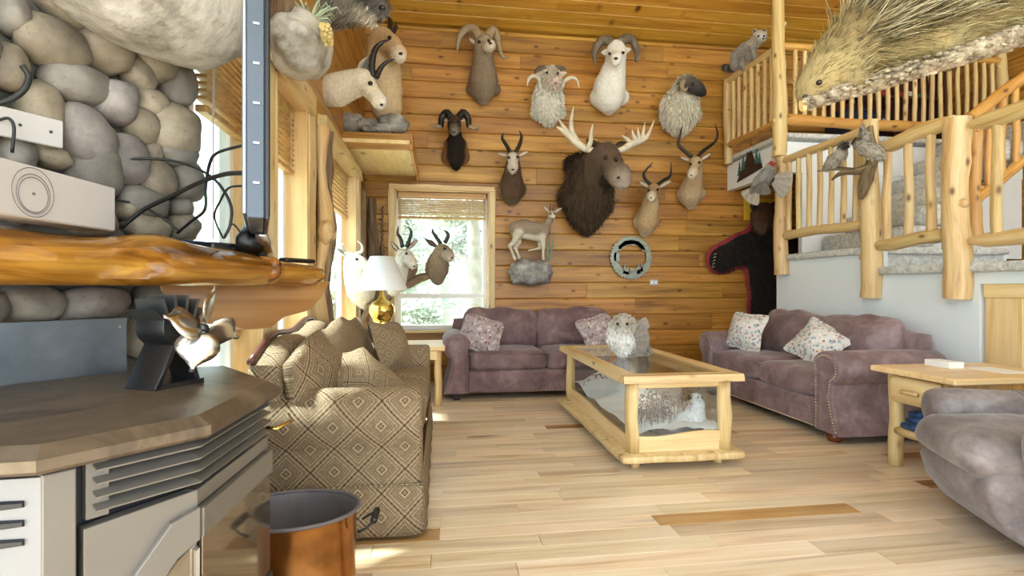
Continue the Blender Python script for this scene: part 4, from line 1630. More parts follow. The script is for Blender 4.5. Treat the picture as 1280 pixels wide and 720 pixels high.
# ---- coffee table with the snow scene inside
def coffee_table():
    x0, x1, y0, y1 = 1.18, 1.87, 3.14, 4.78
    cx, cy = (x0 + x1) / 2, (y0 + y1) / 2
    t = thing('coffee_table', 'pale log coffee table with glass sides over a snowy diorama', 'table', (cx, cy, 0))
    hx, hy = (x1 - x0) / 2, (y1 - y0) / 2
    zt = 0.60
    for sx in (-1, 1):
        for sy in (-1, 1):
            f = MB()
            f.log((sx * (hx - 0.06), sy * (hy - 0.07), 0), (sx * (hx - 0.06), sy * (hy - 0.07), 0.065), 0.032, 0.034, 10, seed=sx * 3 + sy)
            f.build('foot', 'log', t, smooth=True)
            p = MB()
            p.log((sx * (hx - 0.035), sy * (hy - 0.035), 0.10), (sx * (hx - 0.035), sy * (hy - 0.035), 0.555), 0.042, 0.04, 12, seed=sx + sy * 2 + 9, rough=0.2)
            p.build('corner_post', 'log', t, smooth=True)
    b = MB()
    n = 20
    out = []
    for (a, c, d) in (((-hx - .07, -hy - .07), (hx + .07, -hy - .07), 0), ((hx + .07, -hy - .07), (hx + .07, hy + .07), 1), ((hx + .07, hy + .07), (-hx - .07, hy + .07), 2), ((-hx - .07, hy + .07), (-hx - .07, -hy - .07), 3)):
        for i in range(n):
            f = i / n
            p = Vector(a).lerp(Vector(c), f)
            w = 0.018 * noise.noise(Vector((p.x * 6, p.y * 6, 3)))
            nn = p.normalized()
            out.append((p.x + nn.x * w - (0.02 if i == 0 else 0) * nn.x, p.y + nn.y * w - (0.02 if i == 0 else 0) * nn.y))
    b.prism(out, lambda u, v, q: Vector((u, v, q)), 0.06, 0.105, bev=0.012)
    b.build('base_slab', 'log', t, smooth='auto', sharp=45)
    # lower boards with a waved upper edge
    def wave_board(a, c, nrm, top, amp):
        a, c = Vector(a), Vector(c)
        L = (c - a).length
        d = (c - a).normalized()
        pl = [(0, 0.10), (L, 0.10)] + [(L * (1 - i / 14), top + amp * math.sin(i / 14 * 5.2 + 0.6)) for i in range(15)]
        m = MB()
        m.prism(pl, lambda u, v, q: a + d * u + Vector(nrm) * q + Vector((0, 0, v)), -0.015, 0.008)
        return m
    wave_board((-hx + .05, -hy + .03, 0), (hx - .05, -hy + .03, 0), (0, -1, 0), 0.215, 0.014).build('end_board', 'pine_pale_x', t)
    wave_board((-hx + .05, hy - .03, 0), (hx - .05, hy - .03, 0), (0, 1, 0), 0.215, 0.014).build('end_board', 'pine_pale_x', t)
    wave_board((-hx + .03, -hy + .05, 0), (-hx + .03, hy - .05, 0), (-1, 0, 0), 0.205, 0.018).build('side_board', 'pine_pale', t)
    wave_board((hx - .03, -hy + .05, 0), (hx - .03, hy - .05, 0), (1, 0, 0), 0.205, 0.018).build('side_board', 'pine_pale', t)
    # top rails
    for sy in (-1, 1):
        MB().box((0, sy * (hy - .035), 0.535), (2 * hx - 0.13, 0.03, 0.05), 0.006).build('top_rail', 'pine_pale_x', t)
    for sx in (-1, 1):
        MB().box((sx * (hx - .035), 0, 0.535), (0.03, 2 * hy - 0.13, 0.05), 0.006).build('top_rail', 'pine_pale', t)
    # glass sides
    g = MB()
    for sy in (-1, 1):
        MB().box((0, sy * (hy - .03), 0.36), (2 * hx - 0.12, 0.005, 0.32)).build('glass_side', 'glass_table', t)
    for sx in (-1, 1):
        MB().box((sx * (hx - .03), 0, 0.36), (0.005, 2 * hy - 0.12, 0.32)).build('glass_side', 'glass_table', t)
    # top frame: four live edge rails and glass
    ox, oy = hx + 0.055, hy + 0.055
    for (a, c, w, od, nm) in (((-ox, -oy + .05, 0), (ox, -oy + .05, 0), 0.11, (0, -1, 0), 0), ((-ox, oy - .05, 0), (ox, oy - .05, 0), 0.11, (0, 1, 0), 1), ((-ox + .05, -oy + 0.1, 0), (-ox + .05, oy - 0.1, 0), 0.11, (-1, 0, 0), 2), ((ox - .05, -oy + 0.1, 0), (ox - .05, oy - 0.1, 0), 0.11, (1, 0, 0), 3)):
        m = live_edge((a[0], a[1], 0.557), (c[0], c[1], 0.557), w, 0.045, od, (0, 0, 1), 30 + nm, amp=0.16, both=False)
        m.build('top_frame', 'log', t)
    MB().box((0, 0, 0.5935), (2 * (ox - 0.10), 2 * (oy - 0.10), 0.010), 0.002).build('glass_top', 'glass_table', t)
    # snow bed inside
    s = MB()
    vs, fs = [], []
    nx, ny = 12, 26
    for j in range(ny + 1):
        for i in range(nx + 1):
            x, y = -hx + .034 + (2 * hx - .068) * i / nx, -hy + .034 + (2 * hy - .068) * j / ny
            z = 0.235 + 0.04 * noise.noise(Vector((x * 5, y * 4, 1))) + 0.02 * noise.noise(Vector((x * 17, y * 17, 5)))
            z += 0.05 * math.exp(-((x + 0.15) ** 2 + (y + 0.45) ** 2) / 0.015) + 0.17 * math.exp(-((x + 0.02) ** 2 + (y - 0.05) ** 2) / 0.04) + 0.20 * math.exp(-((x + 0.05) ** 2 + (y - 0.5) ** 2) / 0.05)
            vs.append((x, y, z))
    for j in range(ny):
        for i in range(nx):
            q = j * (nx + 1) + i
            fs.append((q, q + 1, q + nx + 2, q + nx + 1))
    s.add(vs, fs)
    s.build('snow_bed', 'snow', t, smooth=True)
    MB().box((0, 0, 0.12), (2 * hx - 0.12, 2 * hy - 0.12, 0.03)).build('inner_floor', 'pine_pale', t)
    # dry weeds
    w = MB()
    r3 = random.Random(4)
    for k in range(150):
        gx, gy = r3.choice([(-0.17, -0.62), (-0.05, -0.6), (0.0, -0.52), (0.2, -0.5), (0.1, 0.1), (-0.15, 0.4)])
        x, y = gx + r3.gauss(0, 0.05), gy + r3.gauss(0, 0.04)
        x = max(-hx + .07, min(hx - .07, x)); y = max(-hy + .07, min(hy - .07, y))
        h = r3.uniform(0.1, 0.24)
        p = Vector((x, y, 0.19))
        q = p + Vector((r3.gauss(0, 0.02), r3.gauss(0, 0.02), h))
        w.tube([p, (p + q) / 2 + Vector((r3.gauss(0, .006), 0, 0)), q], [0.002, 0.0015, 0.001], 3, False)
        for e in range(5):
            w.blob(q + Vector((r3.gauss(0, .012), r3.gauss(0, .012), r3.gauss(-0.02, .02))), (.006, .006, .008), 0, 0.2, seed=e)
    w.build('dry_weeds', 'twig', t, kind='stuff')
    return t, (cx, cy, zt)


ctable, (ctx, cty, ctz) = coffee_table()


# ---- end table with a drawer, in front of the cupboard
def end_table():
    x0, x1, y0, y1 = 2.90, 3.68, 2.60, 3.04
    t = thing('end_table', 'pale pine log end table with one drawer beside the right sofa', 'table', (x0, (y0 + y1) / 2, 0))
    L, Wd = x1 - x0, (y1 - y0)
    for xx in (0.035, L - 0.05):
        for s in (-1, 1):
            MB().log((xx, s * (Wd / 2 - 0.03), 0), (xx, s * (Wd / 2 - 0.03), 0.60), 0.042, 0.042, 10, seed=s + int(xx * 10), rough=0.08).build('leg', 'log', t, smooth=True)
    MB().box((L / 2 - 0.02, 0, 0.62), (L + 0.08, Wd + 0.14, 0.038), 0.008).build('table_top', 'pine_pale_x', t)
    # half log drawer front
    d = MB()
    pl = [(0, -0.085), (-0.022, -0.07), (-0.03, -0.02), (-0.03, 0.03), (-0.02, 0.07), (0, 0.082)]
    d.prism(pl, lambda u, v, q: Vector((0.0 + u, q, 0.505 + v)), -Wd / 2 + 0.055, Wd / 2 - 0.055, bev=0.008)
    dr = d.build('drawer', 'pine_pale', t, smooth='auto', sharp=50)
    h = MB().log((-0.055, -0.055, 0.505), (-0.055, 0.055, 0.505), 0.013, 0.013, 8, seed=4)
    h.box((-0.04, 0.03, 0.505), (0.03, 0.012, 0.012)).box((-0.04, -0.03, 0.505), (0.03, 0.012, 0.012))
    h.build('handle', 'log', dr, smooth=True)
    for s in (-1, 1):
        MB().box((L / 2, s * (Wd / 2 - 0.03), 0.52), (L - 0.14, 0.025, 0.15), 0.004).build('side_apron', 'log_gold', t)
    MB().box((L - 0.05, 0, 0.52), (0.025, Wd - 0.1, 0.15), 0.004).build('back_apron', 'pine_pale', t)
    MB().box((L / 2, 0, 0.245), (L - 0.02, Wd - 0.06, 0.022), 0.004).build('shelf', 'pine_pale_x', t)
    MB().log((0.02, -Wd / 2 + 0.06, 0.235), (0.02, Wd / 2 - 0.06, 0.235), 0.026, 0.026, 8, seed=8).build('shelf_rail', 'log', t, smooth=True)
    return t


end_table()
ETX, ETY = 2.90, 2.82
nb = thing('note_block', 'white block of note cards on the end table', 'stationery', (3.24, 2.96, 0.639))
for i in range(3):
    MB().box((0, 0, 0.007 + i * 0.0135), (0.11, 0.17, 0.0125), 0.002).build('card_stack', 'paper', nb)
pp = thing('paper_sheet', 'single white sheet lying beside the note cards', 'paper', (3.42, 2.78, 0.639))
MB().box((0, 0, 0.0012), (0.20, 0.24, 0.002)).build('sheet', 'paper', pp)
jn = thing('folded_jeans', 'folded blue denim on the lower shelf of the end table', 'clothing', (3.02, 2.80, 0.256))
for i in range(3):
    MB().cushion((0.02 * i, 0.015 * i, 0.02 + 0.036 * i), (0.22 - 0.02 * i, 0.30 - 0.03 * i, 0.042), 0.02, (0, 0, 0.006), N=8, rough=0.022, seed=i + 2).build('fold', 'denim', jn, smooth=True)
fr = MB()
for k in range(16):
    fr.tube([(-0.10, -0.05 + k * 0.008, 0.02), (-0.122, -0.05 + k * 0.008 + R.uniform(-.006, .006), -0.012 + R.uniform(-.012, .008))], 0.0015, 3, False)
fr.build('frayed_hem', 'denim', jn, kind='stuff')

# ---- corner table with the lamp
ct = thing('corner_table', 'low pine table in the window corner holding the lamp', 'table', (-0.40, 5.42, 0))
MB().box((0.0, 0, 0.56), (0.90, 0.72, 0.04), 0.008).build('table_top', 'pine_pale_x', ct)
for sx in (-1, 1):
    for sy in (-1, 1):
        MB().log((sx * 0.38, sy * 0.30, 0), (sx * 0.38, sy * 0.30, 0.54), 0.036, 0.036, 8, seed=sx + sy * 3).build('leg', 'log', ct, smooth=True)
MB().box((0, -0.33, 0.50), (0.74, 0.022, 0.09), 0.004).build('apron', 'pine_pale_x', ct)
LX, LY = -0.56, 5.18
lp = thing('table_lamp', 'brass table lamp with pleated white shade by the window corner', 'lamp', (LX, LY, 0.581))
MB().lathe([(0.000, 0.000), (0.089, 0.000), (0.095, 0.016), (0.074, 0.039), (0.100, 0.065), (0.121, 0.117), (0.116, 0.169), (0.089, 0.215), (0.079, 0.240), (0.095, 0.280), (0.124, 0.332), (0.121, 0.390), (0.084, 0.436), (0.047, 0.455), (0.032, 0.481), (0.021, 0.501), (0.019, 0.559), (0.000, 0.559)], 28).build('brass_base', 'brass', lp, smooth=True)
mb = MB()
n = 72
vs, fs = [], []
for r, z in ((0.25, 0.55), (0.247, 0.552), (0.112, 0.875), (0.109, 0.875)):
    for k in range(n):
        rr = r * (1 + (0.008 if k % 2 else -0.008))
        vs.append((math.cos(2 * PI * k / n) * rr, math.sin(2 * PI * k / n) * rr, z))
for k in range(n):
    a, b = n + k, n + (k + 1) % n
    fs.append((a, b, b + n, a + n))
    fs.append((k, (k + 1) % n, b, a))
mb.add(vs, fs)
o = mb.build('lamp_shade', 'shade', lp, smooth=True)
md = o.modifiers.new('thick', 'SOLIDIFY')
md.thickness = 0.004
MB().lathe([(0.0, 0.55), (0.012, 0.55), (0.012, 0.875), (0.0, 0.875)], 8).build('stem', 'brass', lp, smooth=True)
# ================================================================== FIREPLACE CORNER
FS = Vector((-1.0, 2.25, 0))                      # right end of the stone face
FDIR = Vector((0.518, 0.855, 0)).normalized()     # along the stone face, away from the viewer
FN = Vector((0.855, -0.518, 0)).normalized()      # out of the stone face, into the room
UPV = Vector((0, 0, 1))


def FP(u, w, z):
    """a point of the fireplace: u along the face from its right end (towards the viewer), w out of it"""
    return FS - FDIR * u + FN * w + UPV * z


mb = MB()
mb.prism([(-0.015, 0), (1.9, 0), (1.9, 5.2), (-0.015, 5.2)], lambda u, v, q: FP(u, q, v), -0.02, -0.45)
chim = structure(mb, 'wall_fireplace', 'mortar')

STONES = [  # centre and half sizes as seen in the photograph, tilt
    (12, 20, 20, 27, 0), (62, 57, 47, 31, 8), (72, 12, 36, 15, 30), (128, 60, 33, 34, 20), (185, 72, 29, 34, -15), (221, 62, 12, 20, -20),
    (218, 108, 20, 29, 0), (95, 108, 44, 26, 6), (168, 95, 19, 24, -30), (138, 128, 29, 29, 10), (183, 130, 21, 19, 10), (5, 85, 27, 31, 0),
    (45, 150, 31, 47, 0), (100, 172, 38, 42, -20), (212, 165, 33, 34, 0), (172, 158, 21, 24, -30), (152, 200, 27, 33, -10), (113, 212, 33, 40, -10),
    (185, 192, 12, 15, 0), (215, 192, 27, 19, 0), (191, 226, 24, 26, 0), (230, 228, 20, 26, 0), (176, 253, 33, 20, 8), (222, 260, 14, 12, 0),
    (156, 262, 13, 15, 0), (182, 284, 30, 16, 0), (226, 285, 17, 18, 0), (60, 197, 26, 13, 10), (15, 190, 26, 30, 0), (60, 245, 36, 30, 0), (20, 250, 30, 30, 0),
    (110, 275, 30, 24, 0), (150, 318, 34, 22, 0), (205, 318, 28, 18, 0), (95, 320, 30, 22, 0), (40, 320, 34, 24, 0),
    (36, 380, 45, 24, 4), (112, 379, 52, 21, -3), (190, 376, 25, 26, 0), (182, 420, 24, 30, 0), (196, 462, 20, 24, 0), (-22, 385, 30, 24, 0),
    (222, 400, 18, 26, 0), (225, 450, 14, 28, 0), (190, 20, 34, 24, 0), (140, 15, 30, 22, 0), (226, 20, 16, 26, 0), (110, 24, 20, 16, 0), (180, 505, 36, 22, 0), (-40, 60, 36, 40, 0), (-38, 140, 34, 42, 0), (-40, 210, 34, 36, 0),
]
rg = random.Random(3)
for i, (cx, cy, rx, ry, tl) in enumerate(STONES):
    c = WP(cx, cy, FS, FN)
    a, b = WP(cx - rx, cy, FS, FN), WP(cx + rx, cy, FS, FN)
    ux = (b - a).length / 2 * 1.0
    dep = (c - ORG).dot(Vector((SY, CY, 0)))
    uz = ry * dep / FPX * 1.05
    m = Matrix((FDIR, UPV, FN)).transposed()
    rot = m @ Matrix.Rotation(math.radians(-tl), 3, 'Z')
    mb = MB()
    mb.blob((0, 0, 0), (ux * 0.98, uz * 0.96, min(ux, uz) * 0.62 + 0.035), 3, 0.14, 1.5, i, rot, boxy=0.16)
    o = mb.build('stone', 'stone', chim, smooth=True, uv=False, recalc=False)
    o.location = c + FN * 0.01

# blue grey steel plate behind the stove
p0, p1 = WP(155, 397, FS + FN * 0.06, FN), WP(-40, 440, FS + FN * 0.06, FN)
ua, ub = (FS - p0).dot(FDIR), (FS - p1).dot(FDIR)
mb = MB()
mb.prism([(ua, 0.45), (ua, p0.z), (ub, p0.z + 0.002), (ub, 0.45)], lambda u, v, q: FP(u, q, v), 0.06, 0.075)
pl_ = structure(mb, 'trim_heat_shield', 'backplate')
MB().blob(FP(ua + 0.025, 0.078, p0.z - 0.03), (0.006, 0.006, 0.006), 1, 0).build('screw', 'silver', pl_)

# ---- mantel: a thick live edge slab
def mantel():
    t = thing('mantel_shelf', 'thick varnished live edge wood mantel on the river stone fireplace', 'shelf', tuple(FP(0, 0, 1.17)))
    org = FP(0, 0, 1.17)
    n = 90
    secs = []
    uR, uL = -0.395, 1.25
    for i in range(n + 1):
        f = i / n
        u = uR + (uL - uR) * f
        top = 1.268 + 0.05 * max(0, min(1, (u + 0.05) / 0.75)) + 0.012 * math.sin(u * 7 + 1)
        top += 0.028 * math.exp(-((u - 0.36) / 0.10) ** 2)
        w = 0.40 + 0.035 * math.sin(u * 5.5 + 0.6) + 0.02 * noise.noise(Vector((u * 6, 2, 1))) + 0.03 * math.exp(-((u - 0.38) / 0.12) ** 2)
        if u < -0.10:
            w -= 0.03
        if u < uR + 0.05:
            w -= 0.03 * (1 - (u - uR) / 0.05)
        bot = 1.158
        row = []
        bulg = 0.5 + 0.5 * noise.noise(Vector((u * 4, 7, 3)))
        hol = 0.06 * math.exp(-((u - 0.45) / 0.09) ** 2)        # the dark hollow in the edge
        row.append((0.06, bot))
        row.append((w - 0.03, bot))
        row.append((w - 0.005, bot + 0.018))
        zz = top - bot
        for k in range(1, 7):
            a = k / 7
            prof = math.sin(a * PI) * (0.028 + 0.03 * bulg) - hol * math.exp(-((a - 0.35) / 0.22) ** 2)
            rip = 0.012 * noise.noise(Vector((u * 9 + a * 4, a * 9, 2)))
            row.append((w - 0.005 + prof + rip - 0.05 * a ** 3, bot + 0.018 + (zz - 0.018) * a))
        row.append((w - 0.09, top))
        row.append((0.06, top - 0.01))
        secs.append([FP(u, q, z) for q, z in row])
    m = len(secs[0])
    vs = [p - org for s in secs for p in s]
    fs = []
    for i in range(n):
        for k in range(m):
            a, b = i * m + k, i * m + (k + 1) % m
            fs.append((a, a + m, b + m, b))
    fs.append(tuple(range(m)))
    fs.append(tuple(n * m + k for k in range(m - 1, -1, -1)))
    # grain frame: x along the slab
    gr = [(p.dot(FDIR), p.dot(FN), p.z) for p in vs]
    mb = MB()
    mb.add(vs, fs, None, gr)
    M['mantel'] = wood('varnished golden mantel slab', '#b9853a', '#86521c', '#3c1e08', 0, 'grain', gs=0.8, knots=0.9, rough=0.14, rnd=0.0, knotc='#2e1606', streak=0.7, bump=0.25)
    mb.build('slab', 'mantel', t, smooth='auto', sharp=50)
    # knot burl near the right end
    MB().blob(FP(-0.02, 0.415, 1.222) - org, (0.05, 0.035, 0.045), 3, 0.25, 2.0, 3).build('burl', 'mantel', t, smooth=True)
    # corbel: a broad live edge board standing under the right half
    pts = [(FP(0.16, 0, 0)), ]
    pl = []
    px = [(196, 352), (408, 352), (398, 372), (382, 388), (352, 396), (334, 410), (300, 412), (286, 407), (255, 405), (196, 396)]
    pc = FP(-0.15, 0.12, 0)
    dirc = (FDIR * 0.97 + FN * 0.24).normalized()
    nc = Vector((dirc.y, -dirc.x, 0))
    for x, y in px:
        q = WP(x, y, pc, nc)
        pl.append(((q - pc).dot(dirc), q.z))
    m2 = MB()
    m2.prism(pl, lambda u, v, q: pc + dirc * u + nc * q + UPV * v - org, -0.035, 0.035, bev=0.012)
    gg = [(p.dot(dirc), p.dot(nc), p.z) for p in m2.v]
    m2.g = gg
    M['corbel'] = wood('golden corbel board', '#ad8250', '#976b3b', '#7a532a', 0, 'grain', gs=0.5, knots=0.9, rough=0.3, rnd=0.0, knotc='#6b3a1a', bump=0.03)
    m2.build('corbel', 'corbel', t, smooth='auto', sharp=40)
    return t


mantel()

# ---- stove
ZT = 0.87
A, B_, C_, D_, E_, F_, G_ = [Vector((WZ(x, y, ZT).x, WZ(x, y, ZT).y)) for x, y in ((45, 562), (264, 520), (352, 475), (290, 455), (190, 459), (0, 480), (-300, 575))]
STP = [A, B_, C_, D_, E_, F_, Vector((-1.30, 1.12)), Vector((-1.12, 0.98))]


def inset(poly, k):
    n = len(poly)
    ar = sum(poly[i - 1].x * poly[i].y - poly[i].x * poly[i - 1].y for i in range(n))
    sg = 1 if ar > 0 else -1
    out = []
    for i in range(n):
        a, b, c = poly[i - 1], poly[i], poly[(i + 1) % n]
        d1, d2 = (b - a).normalized(), (c - b).normalized()
        n1, n2 = Vector((-d1.y, d1.x)) * sg, Vector((-d2.y, d2.x)) * sg
        nn = (n1 + n2).normalized()
        out.append(b + nn * (k / max(0.3, nn.dot(n1))))
    return out


def stove():
    cx, cy = -0.9, 1.5
    org = Vector((cx, cy, 0))
    t = thing('wood_stove', 'grey freestanding stove with brown top and bay glass door on the left', 'stove', (cx, cy, 0))

    def slab(rings, mat, name):
        n = len(rings[0][0])
        mb = MB()
        vs = [Vector((p.x, p.y, z)) - org for pl, z in rings for p in pl]
        fs = []
        for i in range(len(rings) - 1):
            for k in range(n):
                a, b = i * n + k, i * n + (k + 1) % n
                fs.append((a, b, b + n, a + n))
        fs.append(tuple(range(n - 1, -1, -1)))
        e = (len(rings) - 1) * n
        fs.append(tuple(range(e, e + n)))
        mb.add(vs, fs)
        return mb.build(name, mat, t)

    slab([(inset(STP, 0.01), ZT - 0.048), (STP, ZT - 0.040), (STP, ZT - 0.020), (inset(STP, 0.035), ZT)], 'stove_top', 'top_plate')
    slab([(inset(STP, 0.075), 0.20), (inset(STP, 0.075), ZT - 0.048)], 'stove_black', 'firebox')
    slab([(inset(STP, 0.16), 0.0), (inset(STP, 0.16), 0.21)], 'stove_black', 'pedestal')
    body = inset(STP, 0.035)
    a, b, c, d, g = body[0], body[1], body[2], body[3], body[7]

    def wallpanel(p, q, poly, th, mat, name, off=0.0, parent=t, bev=0.0):
        """poly in (fraction along p->q, z)"""
        dr = (q - p)
        L = dr.length
        dr = dr / L
        nn = Vector((dr.y, -dr.x))
        mb = MB()
        mb.prism([(u * L, z) for u, z in poly], lambda u, v, w: Vector((p.x + dr.x * u + nn.x * w, p.y + dr.y * u + nn.y * w, v)) - org, off - th, off, bev=bev)
        return mb.build(name, mat, parent)

    # left side panel with three curved slots
    sp = wallpanel(g, a, [(0, 0.08), (1, 0.08), (1, ZT - 0.06), (0, ZT - 0.06)], 0.03, 'stove_white', 'side_panel')
    dr = (a - g).normalized()
    nn = Vector((dr.y, -dr.x))
    for k in range(3):
        mb = MB()
        z = ZT - 0.105 - 0.034 * k
        pts = [Vector((a.x - dr.x * u + nn.x * 0.001, a.y - dr.y * u + nn.y * 0.001, z - 0.010 * ((u - 0.03) / 0.15) ** 2 * 2)) - org for u in (0.025, 0.06, 0.10, 0.15, 0.20)]
        mb.tube(pts, [0.006, 0.008, 0.008, 0.008, 0.006], 6)
        mb.build('slot', 'stove_black', sp)
    # rounded corner column
    mb = MB()
    cc = [a + (g - a).normalized() * 0.012, a, a + (b - a) * 0.17]
    wallpanel(a, b, [(0.0, 0.08), (0.19, 0.08), (0.19, ZT - 0.055), (0.0, ZT - 0.055)], 0.03, 'stove_grey', 'corner_column', 0.006, bev=0.004)
    # upper frame and vents
    zv = ZT - 0.165
    dn = wallpanel(a, b, [(0.235, 0.08), (1.0, 0.08), (1.0, zv), (0.235, zv - 0.012)], 0.03, 'stove_grey', 'front_panel', 0.0, bev=0.002)
    wallpanel(a, b, [(0.26, zv), (0.40, zv), (0.40, ZT - 0.055), (0.26, ZT - 0.055)], 0.02, 'stove_grey', 'vent_cheek', -0.012)
    for k in range(4):
        z = zv + 0.018 + k * 0.026
        mb = MB()
        d1 = (b - a).normalized()
        d2 = (c - b).normalized()
        n1, n2 = Vector((d1.y, -d1.x)), Vector((d2.y, -d2.x))
        nb_ = (n1 + n2).normalized() / 0.93
        s0, s1, s2 = a + (b - a) * 0.30, b, c + (d - c).normalized() * 0.10
        path = [(a + (b - a) * 0.30, n1), (b, nb_), (c, n2), ]
        vs = []
        for p, nrm in path:
            for (o_, zz) in ((-0.025, 0.010), (0.008, -0.002), (0.010, 0.002), (-0.025, 0.014)):
                vs.append(Vector((p.x + nrm.x * o_, p.y + nrm.y * o_, z + zz)) - org)
        fs = []
        for i in range(2):
            for j in range(4):
                q, r = i * 4 + j, i * 4 + (j + 1) % 4
                fs.append((q, q + 4, r + 4, r))
        fs += [(0, 1, 2, 3), (11, 10, 9, 8)]
        mb.add(vs, fs)
        mb.build('vent_louver', 'stove_grey', t)
    # arched door frame on the near bay side and the glass behind it
    zg1 = zv - 0.05
    fa = wallpanel(a, b, [(0.27, 0.10), (0.36, 0.10), (0.36, 0.42), (0.83, zv - 0.13), (1.0, zv - 0.105), (1.0, zv - 0.035), (0.78, zv - 0.05), (0.285, 0.50), (0.27, 0.46)], 0.02, 'stove_grey', 'door_frame', 0.016, bev=0.003)
    wallpanel(a, b, [(0.37, 0.12), (0.97, 0.12), (0.97, zv - 0.115), (0.83, zv - 0.14), (0.37, 0.42)], 0.008, 'stove_glass', 'door_glass', 0.006)
    wallpanel(a, b, [(0.955, 0.10), (0.985, 0.10), (0.985, zv - 0.12), (0.955, zv - 0.125)], 0.012, 'silver', 'door_stile', 0.02)
    # long front
    wallpanel(b, c, [(0, zv - 0.035), (1, zv - 0.035), (1, zv), (0, zv)], 0.03, 'stove_grey', 'front_band', 0.0, bev=0.002)
    wallpanel(b, c, [(0, zv - 0.105), (1, zv - 0.105), (1, zv - 0.04), (0, zv - 0.04)], 0.03, 'stove_grey', 'front_band', 0.014, bev=0.003)
    wallpanel(b, c, [(0.015, 0.30), (0.985, 0.30), (0.985, zv - 0.108), (0.015, zv - 0.108)], 0.008, 'stove_glass', 'door_glass', 0.008)
    wallpanel(b, c, [(0.0, 0.22), (1, 0.22), (1, 0.30), (0.0, 0.30)], 0.04, 'stove_black', 'lower_band', 0.015, bev=0.004)
    wallpanel(b, c, [(0.0, 0.10), (1, 0.10), (1, 0.215), (0.0, 0.215)], 0.04, 'stove_grey', 'lower_band', 0.01, bev=0.004)
    wallpanel(c, d, [(0, 0.10), (1, 0.10), (1, zv), (0, zv)], 0.03, 'stove_grey', 'side_panel', 0.0, bev=0.002)
    # spring handle at the far front corner
    hp = WZ(316, 530, ZT - 0.115)
    p0 = Vector((c.x + 0.0, c.y - 0.10, ZT - 0.13)) - org
    mb = MB()
    hz = ZT - 0.125
    h0 = Vector((c.x + 0.015, c.y - 0.06, hz)) - org
    h1 = h0 + Vector((0.03, -0.02, 0))
    h2 = h1 + Vector((0.02, 0.10, 0.0))
    h3 = h2 + Vector((-0.02, 0.03, 0.012))
    mb.tube([h0, h1, h2, h3], [0.005] * 4, 7)
    mb.build('spring_handle', 'brass', t, smooth=True)
    return t


stove()

M['fin_steel'] = plain('grey anodised fins', '#7c7f84', 0.3, 0.9)
# ---- heat powered fan on the stove
def stove_fan():
    base = WZ(222, 482, ZT)
    t = thing('stove_fan', 'black heat powered fan with silver blades standing on the stove top', 'fan', tuple(base))
    ax = Vector((0.85, -0.42, 0)).normalized()      # along the extrusion, towards the blades
    sd = Vector((-ax.y, ax.x, 0))                  # sideways (away from the viewer)
    KF = 1.12
    P = lambda u, s, z: (ax * u + sd * s + UPV * z) * KF
    # slanting front leg and flat foot
    def ext(poly, u0, u1, mat, name, parent=t, bev=0.0):
        mb = MB()
        mb.prism(poly, lambda s, z, u: P(u, s, z), u0, u1, bev=bev)
        return mb.build(name, mat, parent, smooth='auto', sharp=35)
    ext([(-0.075, 0.0), (-0.070, 0.012), (0.06, 0.012), (0.06, 0.0)], -0.085, 0.02, 'dark_steel', 'foot_plate')
    ext([(-0.075, 0.004), (-0.020, 0.118), (-0.008, 0.118), (-0.060, 0.004)], -0.085, 0.02, 'dark_steel', 'leg_plate', bev=0.002)
    ext([(0.045, 0.004), (0.012, 0.118), (0.022, 0.118), (0.058, 0.004)], -0.075, 0.01, 'stove_black', 'leg_plate')
    # rounded body
    pl = [(math.cos(math.radians(180 + 180 * i / 10)) * 0.052, 0.148 + math.sin(math.radians(180 + 180 * i / 10)) * 0.048) for i in range(11)]
    pl += [(0.05, 0.172), (-0.05, 0.172)]
    ext(pl, -0.080, 0.018, 'dark_steel', 'heat_body', bev=0.002)
    for i, (s0, s1, z0, z1) in enumerate(((-0.048, -0.075, 0.170, 0.197), (-0.034, -0.050, 0.170, 0.222), (-0.012, -0.018, 0.170, 0.232), (0.012, 0.018, 0.170, 0.232), (0.034, 0.050, 0.170, 0.222), (0.048, 0.075, 0.170, 0.197))):
        w = 0.004
        ext([(s0 - w, z0), (s1 - w, z1), (s1 + w, z1), (s0 + w, z0)], -0.080, 0.014, 'fin_steel', 'cooling_fin')
    mb = MB()
    mb.tube([P(0.015, 0, 0.15), P(0.075, 0, 0.15)], [0.016, 0.013], 12)
    mb.build('motor', 'black_plastic', t, smooth=True)
    hub = MB()
    hub.tube([P(0.075, 0, 0.15), P(0.095, 0, 0.15)], [0.014, 0.011], 12)
    ho = hub.build('hub', 'dark_steel', t, smooth=True)
    for k in range(4):
        a0 = math.radians(72 + 90 * k)
        mb = MB()
        rows = []
        for i in range(9):
            f = i / 8
            rr = 0.012 + 0.100 * f
            wd = 0.040 * math.sin(min(1, f * 1.12 + 0.10) * PI) ** 0.7 * (1.1 if f < 0.9 else 0.75) + 0.006
            tw = math.radians(42 - 14 * f)
            row = []
            for e in (-1, -0.4, 0.4, 1):
                tang = e * wd * math.cos(tw)
                dep = 0.086 + e * wd * math.sin(tw) + 0.006 * (1 - e * e)
                ca, sa = math.cos(a0), math.sin(a0)
                row.append(P(dep, ca * rr - sa * tang, 0.15 + sa * rr + ca * tang))
            rows.append(row)
        vs = [p for r_ in rows for p in r_]
        fs = [(i * 4 + j, i * 4 + j + 1, i * 4 + j + 5, i * 4 + j + 4) for i in range(8) for j in range(3)]
        mb.add(vs, fs)
        o = mb.build('blade', 'bright_blade', ho, smooth=True)
        md = o.modifiers.new('thick', 'SOLIDIFY')
        md.thickness = 0.0025
    return t


stove_fan()

